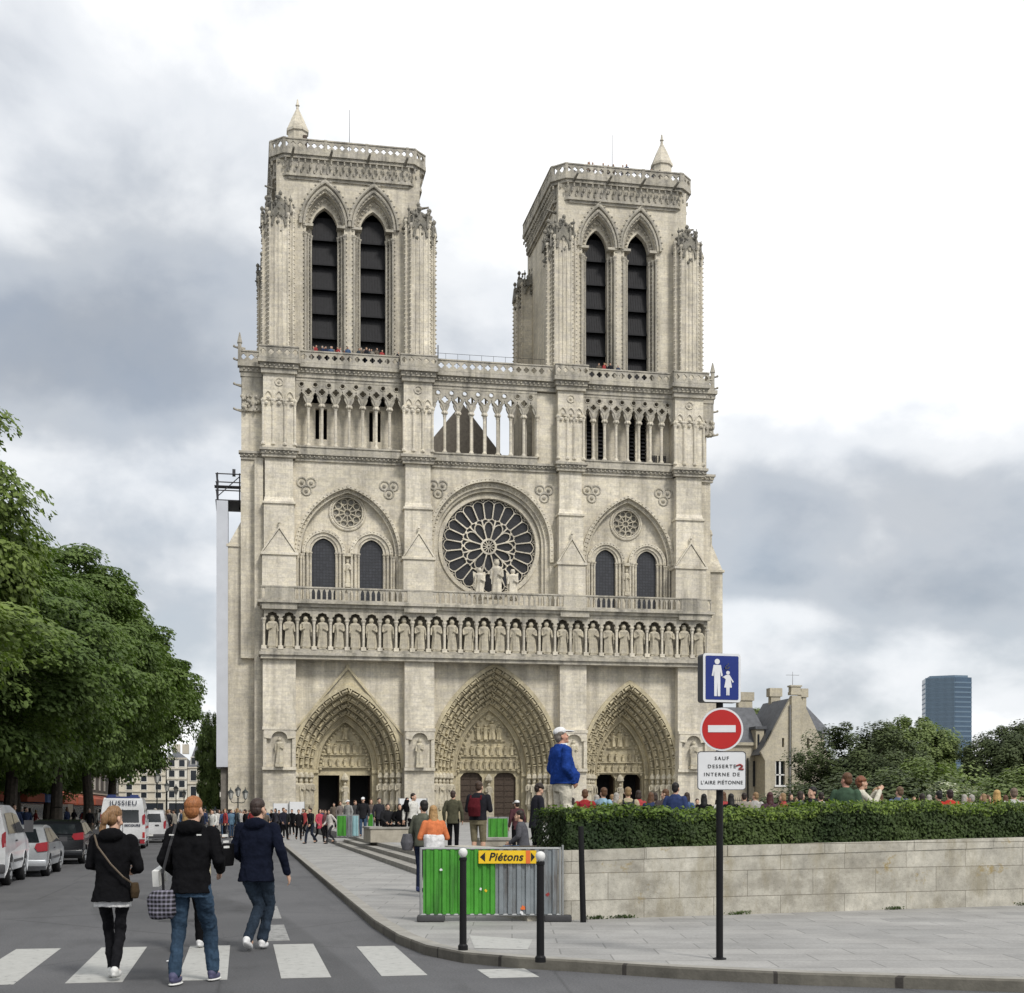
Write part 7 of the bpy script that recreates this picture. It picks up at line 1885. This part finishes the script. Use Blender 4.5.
for i in range(7): a = i*.9; m.ext(circ(.055+.018*math.cos(a), .105-.02*math.sin(a*.7)+.004*i, .008, 6), -.0235, -.0205)
m.T = None; m.build('sticker', 'sign_back', ps, loc=(0, 0, 0))
ns = signroot('no_entry_sign', 2.49, 'round red no-entry sign with a white bar, middle of the post')
m = MB(); m.ext(circ(0, 0, .222, 48), -.010, .012); m.build('rim', 'sign_white', ns, loc=(0, 0, 0))
m = MB(); m.ext(circ(0, 0, .202, 48), -.014, -.0105); m.build('face', 'sign_red', ns, loc=(0, 0, 0))
m = MB(); m.box(-.142, .142, -.018, -.0145, -.030, .042); m.build('bar', 'sign_white', ns, loc=(0, 0, 0))
ts = signroot('exception_plate', 2.065, 'white rectangular plate with four lines of black capitals, lowest on the post')
m = MB(); m.ext(rr(.50, .40, .035), -.010, .010); m.build('plate', 'sign_white', ts, loc=(0, 0, 0))
m = MB(); m.ext(rr(.50, .40, .035), -.0125, -.0105, [rr(.485, .385, .03)]); m.build('border_line', 'sign_back', ts, loc=(0, 0, 0))
for i, tx in enumerate(('SAUF', 'DESSERTE', 'INTERNE DE', "L'AIRE PIÉTONNE")):
    text_obj(tx, .052, 'sign_black', ts, (-.0, -.0125, .125-i*.083), (R(90), 0, 0), depth=.001, bold=.0006, sx=1.0 if i < 3 else .95, spc=1.35 if i < 3 else 1.15)
m = MB(); m.T = Matrix.Rotation(R(0), 4, 'Y'); m.path([(.15, -.014, .05), (.19, -.014, .065), (.215, -.014, .045), (.175, -.014, .015), (.225, -.014, .015)], .009, 5); m.build('scribble', 'graffiti', ts, loc=(0, 0, 0))
m = MB()
for z in (2.49, 2.065, 3.0): m.box(SPX-.05, SPX+.05, SPY-.06, SPY+.045, z-.02, z+.02)
for z in (2.49, 2.065, 3.0): pass
m = MB()
for z in (2.37, 1.95, 2.88): m.box(-.05, .05, -.068, .045, z-.02, z+.02)
m.build('bracket', 'post_black', sp, loc=(0, 0, 0))

# triple lantern and single lanterns down the street
plain('lamp_iron', (0.02, 0.025, 0.024), .5); 
g = G('lantern_glass'); g.fin((.45, .45, .42), .25, 0, .5)
def lantern(m, gl, x, z, s=1.0):
    m.lathe((x, 0, z), [(.05*s, 0), (.10*s, .05*s)], 6); gl.lathe((x, 0, z+.05*s), [(.10*s, 0), (.19*s, .38*s)], 6)
    m.lathe((x, 0, z+.43*s), [(.22*s, 0), (.17*s, .08*s), (.08*s, .16*s), (.03*s, .22*s), (.02*s, .34*s)], 6)
    for k in range(6): a = 2*PI*(k+.5)/6; m.tube((x+.10*s*math.cos(a), .10*s*math.sin(a), z+.05*s), (x+.19*s*math.cos(a), .19*s*math.sin(a), z+.43*s), .012, .012, 4)
def lamp(loc, n, H_, label, s=1.0):
    r = empty('street_lamp', loc, AW, label, 'street lamp', 'old iron street lamps'); m, gl = MB(), MB()
    m.lathe((0, 0, 0), [(.20, 0), (.20, .3), (.12, .4), (.10, .9), (.06, 1.0), (.05, H_-.1), (.09, H_-.05), (.05, H_)], 10)
    if n == 1: lantern(m, gl, 0, H_, s)
    else:
        for sd in (-1, 1):
            m.path([(0, 0, H_-.35), (sd*.3, 0, H_-.42), (sd*.55, 0, H_-.35), (sd*.62, 0, H_-.12)], .03, 6); lantern(m, gl, sd*.62, H_-.12, s)
        m.tube((0, 0, H_), (0, 0, H_+.1), .04, .04, 6); lantern(m, gl, 0, H_+.1, s)
    m.build('iron_post', 'lamp_iron', r, loc=(0, 0, 0)); gl.build('lantern_glass', 'lantern_glass', r, loc=(0, 0, 0))
lamp(atpx(238, 118, .0), 3, 2.75, 'triple-headed iron street lamp in front of the left flank of the cathedral', 1.35)
lamp(atpx(157, 118, .1), 1, 3.9, 'single iron street lamp furthest left at the end of the street', 1.5)
lamp(atpx(167, 142, .1), 1, 3.5, 'single iron street lamp second from the left at the end of the street', 1.5)
lamp(atpx(176, 160, .1), 1, 3.5, 'single iron street lamp third from the left at the end of the street', 1.5)
lamp(atpx(184, 176, .1), 1, 3.2, 'single iron street lamp nearest the white sheeting at the end of the street', 1.5)

# low stone block on the square, green box, hoarding by the portal, notice boards
plain('block_stone', (.36, .33, .27), .9, var=.25, bmp=.4)
def stonebox(name, px, Z, w, d, z0, z1, label, cat):
    x, y, _ = atpx(px, Z); r = empty(name, (x, y, z0), 0, label, cat); m = MB(); m.box(-w/2, w/2, 0, d, 0, z1-z0-.07); m.build('base', 'block_stone', r, loc=(0, 0, 0))
    m = MB(); m.box(-w/2-.04, w/2+.04, -.04, d+.04, z1-z0-.068, z1-z0); m.build('coping', 'step_stone', r, loc=(0, 0, 0))
stonebox('low_wall', 391, 51, 1.5, 3.0, .5, 1.06, 'long low stone block on the square with people sitting on it', 'wall')
stonebox('low_wall', 505, 38, 1.35, .8, .5, .92, 'low stone ledge just behind the top of the barrier sign', 'wall')
def panelbox(name, px0, px1, Z, z0, z1, mats, label, cat='hoarding'):
    a = V(atpx(px0, Z, z0)); b = V(atpx(px1, Z, z0)); u = b-a; L_ = u.length; r = empty(name, tuple(a), math.atan2(u.y, u.x), label, cat)
    tot = sum(f for _, f in mats); x = 0
    for mt, f in mats:
        w = L_*f/tot; n = max(2, int(w/.16)); m = ribs(x+.01, x+w-.01, .08, z1-z0, n); m.build('sheet', mt, r, loc=(0, 0, 0)); x += w
    m = MB(); m.box(0, L_, .01, .05, z1-z0, z1-z0+.05); m.box(0, L_, .01, .05, .03, .08)
    for q in range(3): m.box(L_*q/2-.02, L_*q/2+.02, .01, .06, 0, z1-z0+.05)
    m.build('frame', 'galvanised', r, loc=(0, 0, 0))
    m = MB(); m.box(.05, L_-.05, .3, .34, 0, z1-z0); m.build('rear_panel', 'galvanised', r, loc=(0, 0, 0))
plain('pale_blue', (.25, .42, .45), .6)
panelbox('hoarding', 337, 358.5, 60, .5, 1.44, [('sheet_green', 3), ('sheet_grey', 2), ('pale_blue', 2)], 'green, grey and pale blue hoarding in front of the left portal')
panelbox('green_box', 488, 508, 43, .5, 1.42, [('sheet_green', 1)], 'bright green sheet metal hoarding right of the backpacker')
panelbox('green_box', 368, 373, 64, .5, 1.5, [('sheet_green', 1)], 'small green panel beside the people near the left portal')
for px, w, zt, l in ((281, 1.35, 2.35, 'blank white notice board on the left, at the foot of the first pier'), (297, 1.3, 2.5, 'blank white notice board on the right, before the left portal')):
    x, y, _ = atpx(px, 128); r = empty('notice_board', (x, y, .5), 0, l, 'notice board'); m = MB(); m.box(-w/2, w/2, 0, .06, .25, zt-.5+.0); m.build('panel', 'sign_white', r, loc=(0, 0, 0))
    m = MB()
    for s in (-1, 1): m.box(s*(w/2+.03)-.03, s*(w/2+.03)+.03, -.0, .08, 0, zt-.45)
    m.build('frame', 'galvanised', r, loc=(0, 0, 0))
x, y, _ = atpx(413, 128); r = empty('notice_board', (x, y, .5), 0, 'low white notice board at the foot of the second pier', 'notice board'); m = MB(); m.box(-1.3, 1.3, 0, .1, .6, 2.3); m.build('panel', 'sign_white', r, loc=(0, 0, 0)); m = MB(); m.box(-1.35, -1.25, 0, .1, 0, 2.35); m.box(1.25, 1.35, 0, .1, 0, 2.35); m.build('frame', 'galvanised', r, loc=(0, 0, 0))
# weeds at the wall foot, a crushed scrap of paper
wd = MB(); rg = random.Random(9)
for s0 in (1.05, 1.5, 3.4, 6.2, 8.8, 12.0):
    for i in range(60):
        s = s0+rg.gauss(0, .10); p_ = Vector(wl(s, -.02-abs(rg.gauss(0, .02)), .12+rg.uniform(0, .045))); leaf(wd, p_, Vector((rg.uniform(-1, 1), rg.uniform(-1, 0), rg.uniform(0, 1))), .022, rg, 2.2)
tag(wd.build('weeds', 'hedge_leaf'), kind='stuff')
m = MB(); m.ball((-.78, 15.6, .012), .022, 6, 4, 1.6, 1, .5); tag(m.build('paper_scrap', 'sign_white'), 'small white crumpled paper scrap lying on the road', 'litter')
m = MB(); m.lathe((-.9, 21.5, -.04), [(.34, 0), (.34, .043)], 28); tag(m.build('manhole_cover', 'concrete_foot'), kind='structure')
